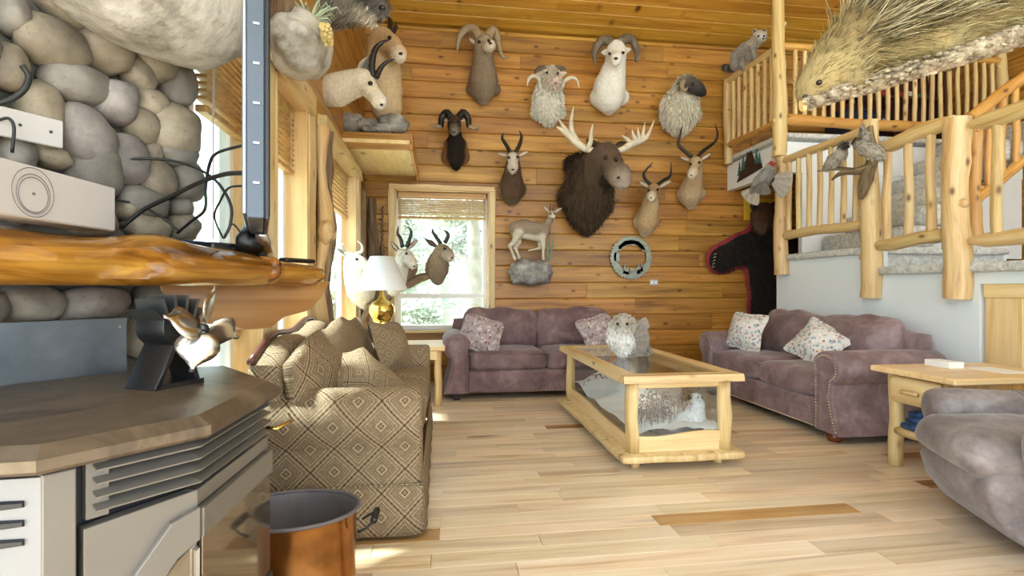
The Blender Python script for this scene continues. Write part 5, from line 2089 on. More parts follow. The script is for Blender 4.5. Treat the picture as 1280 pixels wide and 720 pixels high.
# ---- copper wash boiler on the floor
bo = thing('copper_boiler', 'oval copper wash boiler with wooden grip between stove and tapestry sofa', 'bucket', (-0.545, 2.03, 0))
BS = dict(sx=1.22, sy=0.90)
mb = MB()
mb.lathe([(0.0, 0.004), (0.175, 0.0), (0.182, 0.02), (0.184, 0.06), (0.188, 0.07), (0.186, 0.08), (0.19, 0.30), (0.198, 0.325)], 40, caps=False, **BS)
mb.build('copper_body', 'copper', bo, smooth='auto', sharp=35)
mb = MB()
mb.lathe([(0.194, 0.325), (0.183, 0.30), (0.176, 0.03), (0.0, 0.012)], 40, caps=False, **BS)
mb.build('tin_lining', 'tin', bo, smooth='auto')
pts = [(math.cos(2 * PI * k / 48) * 0.198 * 1.22, math.sin(2 * PI * k / 48) * 0.198 * 0.90, 0.327) for k in range(49)]
MB().tube(pts, 0.007, 8, False).build('rolled_rim', 'tin', bo, smooth=True)
for s in (-1, 1):
    mb = MB()
    x = s * 0.245
    mb.tube([(x, -0.055, 0.25), (x + s * 0.03, -0.06, 0.265), (x + s * 0.055, -0.055, 0.285)], 0.005, 6)
    mb.tube([(x, 0.055, 0.25), (x + s * 0.03, 0.06, 0.265), (x + s * 0.055, 0.055, 0.285)], 0.005, 6)
    h = mb.build('handle', 'stove_black', bo, smooth=True)
    MB().lathe([(0.0, -0.052), (0.011, -0.052), (0.014, -0.03), (0.011, -0.022), (0.0155, 0.0), (0.011, 0.022), (0.014, 0.03), (0.011, 0.052), (0, 0.052)], 12).build('grip', 'black_plastic', h, smooth=True)
    g = [c for c in COL.objects if c.parent == h][0]
    g.rotation_euler = (PI / 2, 0, 0)
    g.location = (x + s * 0.057, 0, 0.287)

# ---- things on the mantel
c1 = WD(145, 262, 1.62)
c0 = WD(-6, 240, 1.22)
dv = Vector((c1.x - c0.x, c1.y - c0.y, 0))
Lb = dv.length
dv.normalize()
nv = Vector((dv.y, -dv.x, 0))
ZB = 1.326
wb = thing('white_box', 'white media box with a circle drawn on its front on the mantel', 'box', (c1.x, c1.y, ZB))
mb = MB()
mb.box((0, 0, 0), (Lb, 0.11, 0.135), 0.004, rot=Matrix((dv, -nv, UPV)).transposed())
mb.v = [p - dv * (Lb / 2) - nv * 0.056 + UPV * 0.0675 for p in mb.v]
wbo = mb.build('case', 'white_plastic', wb)
for rr, dz in ((0.062, 0.0), (0.050, -0.004), (0.044, -0.006)):
    q = -dv * (Lb * 0.74)
    pts = [q + dv * (math.cos(2 * PI * k / 40) * rr) + UPV * (0.067 + dz + math.sin(2 * PI * k / 40) * rr) + nv * 0.0005 for k in range(41)]
    MB().tube(pts, 0.0009, 4, False).build('ring_mark', 'tin', wb)
MB().blob(-dv * (Lb * 0.74) + UPV * 0.064 + nv * 0.0005, (0.004, 0.004, 0.004), 1, 0).build('dot_mark', 'tin', wb)

# television on the mantel, seen from its edge
def television():
    d0, d1 = 1.50, 2.45
    pa, pb = WD(318, 300, d0), WD(321, 300, d1)
    dr = Vector((pb.x - pa.x, pb.y - pa.y, 0))
    Lw = dr.length
    dr.normalize()
    nn = Vector((dr.y, -dr.x, 0))               # towards the room: the screen side
    mid = Vector((pa.x, pa.y, 0)) + dr * Lw * 0.55
    zb, zt_ = 1.352, 2.02
    t = thing('television', 'large flat television on the mantel seen from its narrow side', 'television', (mid.x, mid.y, 1.27))
    rot = Matrix((dr, nn, UPV)).transposed()
    mp = lambda u, s, z: Vector((pa.x, pa.y, 0)) + dr * u + nn * s + UPV * z - Vector((mid.x, mid.y, 1.27))

    def bx(u0, u1, s0, s1, z0, z1, mat, name, parent=t, bev=0.003):
        mb = MB()
        mb.box((0, 0, 0), (u1 - u0, s1 - s0, z1 - z0), bev, rot=rot)
        c = mp((u0 + u1) / 2, (s0 + s1) / 2, (z0 + z1) / 2)
        mb.v = [p + c for p in mb.v]
        return mb.build(name, mat, parent)
    h = bx(0.0, Lw, -0.020, 0.026, zb, zt_, 'tv_side', 'housing')
    bx(0.0, Lw, 0.026, 0.040, zb - 0.004, zt_ + 0.004, 'black_plastic', 'bezel')
    bx(0.012, Lw - 0.012, 0.0395, 0.0415, zb + 0.012, zt_ - 0.012, 'black_plastic', 'screen', bev=0.0)
    bx(0.0, Lw, -0.032, -0.0205, zb + 0.01, zt_, 'silver', 'back_cover')
    for k in range(5):
        bx(-0.004, 0.001, -0.004, 0.014, 1.45 + 0.115 * k, 1.458 + 0.115 * k, 'silver', 'clip', h, 0.001)
    # stand: dark neck and polished foot
    mb = MB()
    mb.tube([mp(Lw * 0.52, -0.005, zb + 0.03), mp(Lw * 0.5, -0.03, zb - 0.02), mp(Lw * 0.47, -0.02, 1.30)], [0.035, 0.04, 0.05], 12)
    mb.build('stand_neck', 'black_plastic', t, smooth=True)
    mb = MB()
    mb.tube([mp(Lw * 0.40, 0.02, 1.345), mp(Lw * 0.55, 0.03, 1.30), mp(Lw * 0.72, 0.05, 1.288)], [0.010, 0.014, 0.008], 8, flat=2.2)
    mb.build('stand_foot', 'silver', t, smooth=True)
    return t


television()


def flat_box(name, label, cat, px, py, dep, size, rz, mat, z):
    p = WD(px, py, dep)
    t = thing(name, label, cat, (p.x, p.y, z), rz)
    MB().box((0, 0, size[2] / 2), size, 0.006).build('case', mat, t)
    return t


rz = math.atan2(FDIR.y, FDIR.x)
db = flat_box('cable_box', 'slim black cable box on the mantel in front of the television', 'electronics', 285, 300, 1.98, (0.24, 0.15, 0.042), rz, 'black_plastic', 1.272)
for k in range(5):
    MB().blob((0.0 + 0.018 * (k - 2), -0.0755, 0.024), (0.003, 0.002, 0.003), 0, 0).build('button', 'tin', db)
flat_box('router', 'dark glossy router lying among cables on the mantel', 'electronics', 212, 290, 1.90, (0.26, 0.13, 0.03), rz, 'navy', 1.295)
flat_box('remote_control', 'thin black remote at the right end of the mantel', 'remote', 372, 322, 2.30, (0.17, 0.05, 0.018), rz, 'black_plastic', 1.262)


def cable(label, pts, r, name='cable', mat='black_rubber'):
    P = [WD(*p) for p in pts]
    sm = [Vector(q) for q in smooth_path([tuple(p) for p in P], 6)]
    o3 = sm[0]
    t = MB().tube(sm, r, 6).build(name, mat, None, org=o3, place=True, smooth=True)
    tag(t, label, 'cable', 'cables behind the television')
    return t


cable('thick black cable bundle sweeping from the mantel up to the television', [(152, 284, 1.80), (180, 262, 1.82), (215, 245, 1.80), (250, 228, 1.75), (280, 218, 1.68), (306, 216, 1.56)], 0.0075)
cable('black cable arching over the stones and dropping to a loop by the window', [(116, 216, 1.72), (150, 201, 1.80), (200, 199, 1.85), (240, 208, 1.85), (270, 226, 1.82), (288, 255, 1.80), (288, 280, 1.80), (281, 296, 1.80)], 0.005)
cable('black cable bending from the television down to the cable box', [(306, 181, 1.56), (272, 191, 1.64), (262, 205, 1.70), (257, 235, 1.75), (256, 262, 1.78), (240, 276, 1.82), (222, 291, 1.88)], 0.005)
cable('thin black cable hanging in a loop below the television edge', [(306, 232, 1.56), (286, 235, 1.64), (276, 250, 1.70), (268, 270, 1.76), (276, 292, 1.80), (281, 297, 1.82), (290, 280, 1.80), (302, 292, 1.82)], 0.0035)
cable('thin black cable lying low across the mantel stones', [(146, 250, 1.80), (175, 256, 1.86), (200, 270, 1.88), (226, 290, 1.90)], 0.0035)
cable('black cord looped on the upper left stones', [(28, 82, 1.46), (36, 96, 1.47), (30, 112, 1.46), (14, 124, 1.45), (-6, 130, 1.43)], 0.008)

# wall plate with a plug on the stones
wp = WP(30, 158, FS + FN * 0.10, FN)
ot = thing('outlet_plate', 'wide white wall plate with black plug on the fireplace stones', 'outlet', tuple(wp))
m3 = Matrix((FDIR, UPV, FN)).transposed()
MB().box((0, 0, 0), (0.19, 0.085, 0.012), 0.003, rot=m3).build('plate', 'white_plastic', ot)
for u, zz in ((0.062, 0.0), (-0.012, 0.0)):
    MB().blob(FDIR * u + FN * 0.007 + UPV * zz, (0.005, 0.005, 0.005), 1, 0).build('socket', 'black_plastic', ot)
pts = [FDIR * -0.06 + FN * 0.006, FDIR * -0.05 + FN * 0.035 + UPV * 0.004, FDIR * -0.04 + FN * 0.04 - UPV * 0.02, FDIR * -0.04 + FN * 0.03 - UPV * 0.09]
MB().tube([Vector(q) for q in smooth_path([tuple(p) for p in pts], 5)], 0.0045, 6).build('plug_cord', 'black_rubber', ot, smooth=True)
# ================================================================== LOG RAILINGS
sd_ = [100]


def logpart(name, a, b, r0, r1, parent, org, mat='log', n=10, rough=0.16, taper=0.0, knots=0, label=None):
    sd_[0] += 1
    mb = MB()
    o = Vector(org)
    mb.log(Vector(a) - o, Vector(b) - o, r0, r1, n, sd_[0], rough, taper_ends=taper)
    rk = random.Random(sd_[0])
    for _ in range(knots):
        f = rk.uniform(0.1, 0.9)
        c = (Vector(a) - o).lerp(Vector(b) - o, f)
        an = rk.uniform(0, 2 * PI)
        d = (Vector(b) - Vector(a)).normalized()
        x = d.orthogonal().normalized()
        off = (x * math.cos(an) + d.cross(x) * math.sin(an)) * r0 * 0.75
        mb.blob(c + off, (r0 * .45, r0 * .45, r0 * .5), 1, 0.2, 2, _)
    return mb.build(name, mat, parent, smooth='auto', sharp=50, label=label)


XP = 3.80
# --- lower landing, far (higher) section
o1 = (XP, 5.36, 1.30)
t1 = thing('log_railing', 'far short log railing section beside the bear rug on the stair landing', 'railing', o1, 0, 'log railings of stair and loft')
logpart('post', (XP, 5.36, 1.30), (XP, 5.36, 2.62), 0.075, 0.066, t1, o1, knots=3)
logpart('top_rail', (XP, 5.36, 2.56), (XP, 4.16, 2.58), 0.042, 0.045, t1, o1, taper=0.2)
logpart('bottom_rail', (XP, 5.33, 1.73), (XP, 4.19, 1.73), 0.045, 0.048, t1, o1, taper=0.3)
for k in range(7):
    y = 5.36 - 0.155 * (k + 0.75)
    logpart('baluster', (XP, y, 1.73), (XP, y, 2.57), 0.026, 0.025, t1, o1, n=8, rough=0.06)
# --- middle section
o2 = (XP, 4.155, 1.06)
t2 = thing('log_railing', 'middle log railing section with quail branch hung on its left post', 'railing', o2, 0, 'log railings of stair and loft')
logpart('post', (XP, 4.155, 1.06), (XP, 4.155, 2.64), 0.082, 0.070, t2, o2, knots=4, n=12)
logpart('top_rail', (XP, 4.13, 2.36), (XP, 3.40, 2.40), 0.055, 0.062, t2, o2, taper=0.2)
logpart('bottom_rail', (XP, 4.10, 1.52), (XP, 3.42, 1.55), 0.052, 0.056, t2, o2, taper=0.3)
for k in range(3):
    y = 4.155 - 0.20 * (k + 1) + 0.02
    logpart('baluster', (XP, y, 1.55), (XP, y, 2.37), 0.034, 0.032, t2, o2, n=9, rough=0.06)
# --- near section
o3_ = (XP, 3.365, 1.07)
t3 = thing('log_railing', 'nearest log railing section with thick post at right above the cupboard', 'railing', o3_, 0, 'log railings of stair and loft')
logpart('post', (XP, 3.365, 1.07), (XP, 3.365, 2.41), 0.088, 0.078, t3, o3_, knots=4, n=12)
logpart('top_rail', (XP, 3.27, 2.33), (XP, 2.30, 2.33), 0.055, 0.07, t3, o3_, taper=0.55)
logpart('bottom_rail', (XP, 3.27, 1.49), (XP, 2.30, 1.49), 0.05, 0.055, t3, o3_, taper=0.5)
for k in range(4):
    y = 3.09 - 0.215 * k
    logpart('baluster', (XP, y, 1.49), (XP, y, 2.33), 0.034, 0.032, t3, o3_, n=9, rough=0.06)
# --- rail of the climbing stair behind
o4 = (4.98, 4.24, 1.55)
t4 = thing('log_railing', 'slanting log railing climbing the carpeted stair at the right edge', 'railing', o4, 0, 'log railings of stair and loft')
logpart('post', (4.98, 4.24, 1.56), (4.98, 4.24, 2.78), 0.055, 0.05, t4, o4, mat='log_gold', knots=5)
logpart('top_rail', (4.92, 4.24, 2.74), (6.4, 4.24, 3.76), 0.055, 0.055, t4, o4, mat='log_gold')
logpart('bottom_rail', (4.98, 4.24, 1.98), (6.4, 4.24, 2.98), 0.045, 0.045, t4, o4, mat='log_gold')
for k in range(7):
    x = 5.12 + 0.15 * k
    logpart('baluster', (x, 4.24, 1.98 + 0.69 * (x - 4.92)), (x, 4.24, 2.74 + 0.69 * (x - 4.92)), 0.03, 0.03, t4, o4, mat='log_gold', n=8, rough=0.06)
# --- loft side
XLf = 3.76
o5 = (XLf, 5.36, 2.63)
t5 = thing('log_railing', 'side railing of the loft with raccoon on it and a tall post to the ceiling', 'railing', o5, 0, 'log railings of stair and loft')
logpart('tall_post', (XLf, 5.36, 2.62), (XLf, 5.36, 4.74), 0.078, 0.062, t5, o5, n=12, knots=5)
logpart('post', (XLf, 6.40, 2.78), (XLf, 6.40, 3.90), 0.055, 0.05, t5, o5, knots=2)
logpart('top_rail', (XLf, 6.42, 3.86), (XLf, 5.38, 3.86), 0.042, 0.042, t5, o5)
logpart('bottom_rail', (XLf, 6.40, 3.02), (XLf, 5.38, 3.02), 0.042, 0.042, t5, o5, mat='log_gold')
for k in range(7):
    y = 6.40 - 0.13 * (k + 1)
    logpart('baluster', (XLf, y, 3.02), (XLf, y, 3.86), 0.025, 0.024, t5, o5, n=8, rough=0.06)
# --- loft front
o6 = (5.2, 5.36, 2.9)
t6 = thing('log_railing', 'long front railing of the loft behind the porcupine', 'railing', o6, 0, 'log railings of stair and loft')
logpart('bottom_rail', (3.82, 5.36, 3.04), (6.62, 5.36, 3.04), 0.062, 0.058, t6, o6, mat='log_gold')
logpart('top_rail', (3.80, 5.36, 3.86), (6.62, 5.36, 3.86), 0.045, 0.045, t6, o6, mat='log_gold')
logpart('end_post', (6.64, 5.36, 2.88), (6.64, 5.36, 3.94), 0.062, 0.055, t6, o6, knots=3)
for k in range(23):
    x = 3.96 + 0.1165 * k
    logpart('baluster', (x, 5.36, 3.04), (x, 5.36, 3.86), 0.024, 0.023, t6, o6, n=8, rough=0.06)

# ---- loft contents: shelf with books and boxes
bs = thing('bookcase', 'dark wooden bookcase on the loft behind the long railing', 'bookcase', (6.0, 6.30, 2.90))
for x in (-0.75, 0.0, 0.75):
    MB().box((x, 0, 0.62), (0.03, 0.30, 1.24)).build('upright', 'dark_trim', bs)
for z in (0.05, 0.42, 0.80, 1.22):
    MB().box((0, 0, z), (1.50, 0.30, 0.03)).build('shelf_board', 'dark_trim', bs)
MB().box((0, 0.145, 0.62), (1.5, 0.01, 1.24)).build('back_board', 'dark_trim', bs)
rb = random.Random(8)
BC = [('yellow', '#d2b22c'), ('blue', '#2c4f9a'), ('red', '#a8352c'), ('white', '#dcdcd6'), ('green', '#3f7a48'), ('dark', '#2c2c34')]
for n_, c_ in BC:
    M['book_' + n_] = plain(n_ + ' cover', c_, 0.5)
names = {'yellow': 'mustard', 'blue': 'blue', 'red': 'red', 'white': 'off white', 'green': 'green', 'dark': 'black'}
ordn = ['lowest', 'middle', 'upper']
for si, z in enumerate((0.435, 0.815)):
    for ci, x0 in enumerate((-0.71, 0.03)):
        for k in range(4):
            n_, c_ = BC[(si * 5 + ci * 3 + k) % 6]
            h = rb.uniform(0.05, 0.08)
            x = x0 + 0.08 + k * 0.165
            b = MB().box((0, 0, h / 2), (0.15, 0.20, h), 0.003).build('game_box', 'book_' + n_, None)
            b.location = (6.0 + x, 6.28, 2.90 + z + 0.001)
            tag(b, '%s flat box on %s loft shelf, %s from the left in %s bay' % (names[n_], 'lower' if si == 0 else 'higher', ['first', 'second', 'third', 'fourth'][k], 'left' if ci == 0 else 'right'), 'box', 'boxes on the loft bookcase')
nv_ = thing('blue_bin', 'dark blue fabric bin on the loft floor behind the balusters', 'bin', (5.05, 5.78, 2.90))
MB().box((0, 0, 0.19), (0.55, 0.32, 0.38), 0.02).build('bin_body', 'navy', nv_)
MB().box((0, 0, 0.385), (0.57, 0.34, 0.03), 0.01).build('bin_lid', 'navy', nv_)
dr_ = structure(MB().box((4.02, 6.44, 3.40), (0.42, 0.04, 1.08), 0.006), 'door_2', 'log_gold')
for k in range(3):
    MB().box((3.88 + 0.14 * k, 6.415, 3.40), (0.135, 0.02, 1.02), 0.005).build('panel', 'pine_wall', dr_)

# ---- the shelf in the upper left corner
sh = thing('corner_shelf', 'thick pine corner shelf under the two pale goat mounts', 'shelf', (-0.59, 5.75, 2.46))
MB().box((0, 0, 0.075), (0.64, 1.44, 0.035)).build('bottom_board', 'pine_pale', sh)
sh_o = sh
MB().box((0, 0.01, 0.14), (0.64, 1.44, 0.03), 0.004).build('top_board', 'pine_pale', sh)
MB().box((0, -0.705, 0.08), (0.66, 0.025, 0.155), 0.004).build('front_board', 'pine_wall', sh)
MB().box((0.318, 0, 0.08), (0.025, 1.44, 0.155), 0.004).build('side_board', 'pine_y', sh)

# driftwood and rattle beside the back window
dw = thing('driftwood_slab', 'tall weathered driftwood slab leaning in the window corner', 'driftwood', (-0.80, 6.40, 0.60))
mb = MB()
mb.log((0.0, 0.0, 0.0), (-0.01, 0.02, 1.62), 0.085, 0.05, 12, 5, 0.5)
mb.build('slab', 'bark_log', dw, smooth=True)
rp = thing('rope_rattle', 'knotted rope hanging on the wall left of the back window', 'rope', (W(478, 256, YB - .03).x, YB - 0.03, W(478, 256, YB - .03).z))
mb = MB()
for k in range(16):
    mb.blob((0.006 * (-1) ** k, -0.01, -0.03 - 0.028 * k), (0.014, 0.012, 0.02), 1, 0.2, 2, k)
mb.build('rope', 'twig', rp, smooth=True)
MB().lathe([(0, -0.66), (0.02, -0.65), (0.03, -0.58), (0.024, -0.50), (0.01, -0.47), (0, -0.47)], 10).build('handle', 'twig', rp, smooth=True)

# ---- saw blade art
sc_ = W(789, 322, YB - 0.04)
sb = thing('saw_blade_art', 'round toothed saw blade with cut out wildlife scene on log wall', 'wall art', tuple(sc_))
mb = MB()
Ro, Ri = 0.285, 0.205
n = 36
out = []
for k in range(n):
    a = 2 * PI * k / n
    out.append((math.cos(a) * Ro, math.sin(a) * Ro))
    out.append((math.cos(a + 0.06) * (Ro - 0.004), math.sin(a + 0.06) * (Ro - 0.004)))
    out.append((math.cos(a + 0.13) * (Ro - 0.022), math.sin(a + 0.13) * (Ro - 0.022)))
vs, fs = [], []
m = len(out)
inn = []
for u, v in out:
    a = math.atan2(v, u)
    r = Ri
    if math.sin(a) < -0.35:
        r = Ri - 0.035 * (0.6 + 0.4 * noise.noise(Vector((u * 14, v * 14, 0))))
    if math.sin(a) > 0.45:
        r = Ri - 0.03 + 0.02 * noise.noise(Vector((u * 9, v * 9, 2)))
    inn.append((math.cos(a) * r, math.sin(a) * r))
for pl, y in ((out, -0.006), (inn, -0.006), (out, 0.002), (inn, 0.002)):
    vs += [(u, y, v) for u, v in pl]
for k in range(m):
    q = (k + 1) % m
    fs += [(k, q, m + q, m + k), (2 * m + k, 3 * m + k, 3 * m + q, 2 * m + q), (k, 2 * m + k, 2 * m + q, q), (m + k, m + q, 3 * m + q, 3 * m + k)]
mb.add(vs, fs)
mb.build('blade_ring', 'gunmetal_saw', sb)


def sil(pts, name, mat='gunmetal_saw', y0=-0.006, y1=0.002, par=None, sc=1.0, off=(0, 0)):
    m_ = MB()
    m_.prism([(p[0] * sc + off[0], p[1] * sc + off[1]) for p in pts], lambda u, v, q: Vector((u, q, v)), y0, y1)
    return m_.build(name, mat, par)


def tree_sil(h, w, steps=4):
    L = []
    for k in range(steps):
        z = h * k / steps
        L += [(w * (1 - k / steps), z), (w * (1 - k / steps) * 0.45, z + h / steps * 0.9)]
    return L + [(0, h * 1.05)] + [(-x, z) for x, z in reversed(L)]


sil([(-0.17, 0.10), (-0.10, 0.125), (-0.05, 0.17), (0.02, 0.155), (0.08, 0.165), (0.14, 0.11), (0.19, 0.09), (0.17, 0.15), (0.10, 0.21), (0, 0.23), (-0.10, 0.21), (-0.17, 0.15)], 'mountain_cutout', par=sb)
for (x, z, h, w) in ((-0.09, -0.21, 0.13, 0.035), (-0.05, -0.22, 0.10, 0.03), (0.10, -0.21, 0.14, 0.035), (0.14, -0.18, 0.11, 0.03)):
    sil(tree_sil(h, w), 'tree_cutout', par=sb, off=(x, z))
animal = [(-0.05, 0), (-0.045, 0.04), (-0.055, 0.055), (-0.03, 0.065), (0.02, 0.062), (0.04, 0.085), (0.052, 0.08), (0.05, 0.06), (0.04, 0.04), (0.045, 0), (0.035, 0), (0.03, 0.03), (-0.03, 0.03), (-0.038, 0)]
sil(animal, 'elk_cutout', par=sb, off=(0.03, -0.205))
sil([(-0.03, -0.05), (-0.04, 0.0), (-0.035, 0.05), (-0.01, 0.07), (0.02, 0.065), (0.045, 0.04), (0.03, 0.0), (0.035, -0.05)], 'bear_cutout', par=sb, off=(-0.195, 0.0))

# outlet on the back wall and the metal bear sign
q = W(817, 353, YB)
op = thing('wall_outlet', 'small white outlet plate below the saw blade', 'outlet', (q.x, YB - 0.004, q.z))
MB().box((0, -0.004, 0), (0.115, 0.008, 0.075), 0.003).build('plate', 'white_plastic', op)
for s in (-1, 1):
    MB().box((s * 0.025, -0.009, 0), (0.03, 0.003, 0.036), 0.001).build('socket', 'vinyl', op)

sx = XLf + 0.05 - 0.012
bc = WX(936, 206, XLf + 0.04)
sg_ = thing('metal_bear_sign', 'teal and brown cut metal bear and pine trees on the loft edge', 'wall art', tuple(bc))


def ysil(pts, name, mat, x0, x1):
    m_ = MB()
    m_.prism(pts, lambda u, v, q: Vector((q, -u, v)), x0, x1)
    return m_.build(name, mat, sg_)


ysil([(-0.25, -0.17), (0.28, -0.10), (0.26, -0.04), (0.05, -0.01), (-0.15, -0.05)], 'ground_plate', 'brown_metal', -0.012, 0.0)
for u, z, h, w in ((-0.2, -0.09, 0.17, 0.05), (-0.12, -0.07, 0.22, 0.06), (0.16, -0.05, 0.20, 0.06), (0.22, -0.05, 0.14, 0.05)):
    ysil([(u + a, z + b) for a, b in tree_sil(h, w)], 'pine_cutout', 'teal', -0.006, 0.0)
ysil([(-0.06, -0.04), (-0.07, 0.04), (-0.03, 0.10), (-0.02, 0.15), (0.0, 0.16), (0.02, 0.13), (0.06, 0.16), (0.09, 0.10), (0.12, 0.05), (0.14, -0.03)], 'bear_cutout', 'brown_metal', -0.014, -0.004)
# ================================================================== MOUNTED ANIMALS
def ear_mb(base, tip, width, face, inner='#d8c4b0', outer='#8a7358', thick=0.012):
    """a cupped leaf shaped ear"""
    base, tip, face = Vector(base), Vector(tip), Vector(face).normalized()
    d = tip - base
    L = d.length
    d.normalize()
    side = d.cross(face).normalized()
    face = side.cross(d).normalized()
    mb = MB()
    rows = [(0.0, 0.35), (0.2, 0.8), (0.45, 1.0), (0.7, 0.75), (0.9, 0.35), (1.0, 0.05)]
    vs, cs = [], []
    for f, w in rows:
        c = base + d * (L * f)
        h = width / 2 * w
        vs += [c - side * h + face * thick * 0.6, c - face * thick * 0.5 * w, c + side * h + face * thick * 0.6, c - face * thick * 1.6 * w]
    fs = []
    for i in range(len(rows) - 1):
        a = i * 4
        for k in range(4):
            q, r = a + k, a + (k + 1) % 4
            fs.append((q, q + 4, r + 4, r))
    fs.append((0, 1, 2, 3))
    fs.append((len(vs) - 1, len(vs) - 2, len(vs) - 3, len(vs) - 4))
    mb.add(vs, fs)
    for i in range(len(rows)):
        for k, c in enumerate((outer, inner, outer, outer)):
            mb.c[i * 4 + k] = lin(c)
    return mb


def horn_mb(P, rad, ring=0.0, ringn=40, n=10, sub=6):
    pts = smooth_path([tuple(p) + (r,) for p, r in zip(P, rad)], sub)
    ps = [Vector(q[:3]) for q in pts]
    rr = [max(0.002, q[3]) for q in pts]
    if ring:
        rr = [r * (1 + ring * (1 if i % 2 else -1) * (1 - i / len(rr))) for i, r in enumerate(rr)]
    return MB().tube(ps, rr, n)


def mount(name, label, cat, Y0, chains, vox=0.013, k=0.022, ears=(), eyes=(), nose=None, horns=(), fur=None, group=None, origin=None, pf=None, extra_parts=None):
    """all points are (px, py, dep[, r]): seen at (px, py) and standing dep metres out of the wall at Y0"""
    PW = pf or (lambda px, py, dep: W(px, py, Y0 - dep))
    first = chains[0][1][0]
    org = PW(first[0], first[1], 0.0) if origin is None else Vector(origin)
    t = thing(name, label, cat, tuple(org), 0, group)
    prims = []
    for ch in chains:
        col, pts = ch[0], ch[1]
        pp = [(PW(p[0], p[1], p[2]), p[3], p[4] if len(p) > 4 else col) for p in pts]
        if len(pp) == 1:
            pp.append((pp[0][0] + Vector((0, 0, 0.001)), pp[0][1], pp[0][2]))
        for a, b in zip(pp[:-1], pp[1:]):
            # each half of a segment carries the colour of its own end
            m = (a[0] + b[0]) / 2
            rm = (a[1] + b[1]) / 2
            if a[2] == b[2]:
                prims.append((a[0], b[0], a[1], b[1], a[2]))
            else:
                prims.append((a[0], m, a[1], rm, a[2]))
                prims.append((m, b[0], rm, b[1], b[2]))
    V, Q, C = soft_body(prims, vox, k)
    mesh_np('body', V, Q, C, 'fur', t, org)
    if fur is None and vox >= 0.010:
        fur = dict(count=2600, length=.024, width=.006, lie=.86, flow=(0, -.1, -1), seed=len(COL.objects) % 97, colvar=.16)
    if fur:
        fl = [fur] if isinstance(fur, dict) else fur
        for fd in fl:
            fd = dict(fd)
            nm = fd.pop('name', 'coat')
            blades_obj(fur_blades(V, Q, C, **fd), nm, 'fur', t, org)
    for e in ears:
        b, w = e[0], e[2] * 1.2
        tp = tuple(q0 + (q1 - q0) * 1.2 for q0, q1 in zip(e[0], e[1]))
        kw = e[3] if len(e) > 3 else {}
        face = kw.pop('face', (0, -1, 0)) if kw else (0, -1, 0)
        m = ear_mb(PW(*b) - org, PW(*tp) - org, w, face, **kw)
        m.build('ear', 'fur', t, colors=True, smooth=True)
    def skin(p, r):
        # nearest visible skin along the line of sight, so eyes sit half out of the head
        d = (p - ORG).normalized()
        rel = V - np.array(ORG)
        along = rel @ np.array(d)
        off = np.linalg.norm(rel - along[:, None] * np.array(d), axis=1)
        m = off < max(1.6 * vox, r)
        if not m.any():
            return p
        a = along[m].min()
        return ORG + d * (a - r * 0.1)
    for e in eyes:
        r = e[3] * 1.35
        MB().blob(skin(PW(e[0], e[1], e[2]), r) - org, (r,) * 3, 2, 0).build('eye', 'eye', t, smooth=True)
    if nose:
        p = skin(PW(nose[0], nose[1], nose[2]), nose[3] * 0.8) - org
        MB().blob(p, (nose[3], nose[3] * 0.8, nose[3] * 0.7), 2, 0.1).build('nose', 'nose', t, smooth=True)
    for h in horns:
        mat, pts = h[0], h[1]
        ring = h[2] if len(h) > 2 else 0.0
        nm = h[3] if len(h) > 3 else 'horn'
        horn_mb([PW(p[0], p[1], p[2]) - org for p in pts], [p[3] for p in pts], ring, n=9, sub=h[4] if len(h) > 4 else 6).build(nm, mat, t, smooth=True)
    return t


# 1 grey brown bighorn with wide horns
g1, g1d = '#8f7d68', '#9c8c78'
mount('bighorn_mount', 'grey brown ram mount with muzzle raised and wide tan horns, top left', 'animal mount', YB,
      [(g1, [(604, 124, .05, .06, '#c9bba6'), (604, 112, .10, .13), (604, 100, .15, .165), (604, 84, .22, .125), (604, 70, .27, .10)]),
       (g1, [(590, 112, .05, .07), (604, 105, .1, .12)]), (g1, [(619, 112, .05, .07), (604, 105, .1, .12)]),
       (g1d, [(604, 70, .27, .10), (605, 58, .34, .095), (606, 53, .38, .085)]),
       ('#c8b8a2', [(606, 56, .38, .085), (611, 58, .50, .055), (613, 56, .56, .042, '#e2d8c8')])],
      ears=[((596, 55, .33), (588, 49, .33), .07), ((615, 56, .33), (621, 52, .33), .06)],
      eyes=[(599, 52, .45, .014), (611, 51, .45, .014)], nose=(613, 54, .60, .02),
      horns=[('horn_tan', [(600, 48, .36, .05), (593, 37, .32, .055), (582, 37, .28, .05), (574, 48, .28, .036), (571, 66, .30, .006)], 0.05),
             ('horn_tan', [(609, 47, .36, .05), (616, 38, .33, .055), (621, 45, .30, .045), (624, 60, .34, .032), (629, 72, .40, .018), (637, 71, .44, .004)], 0.05)])

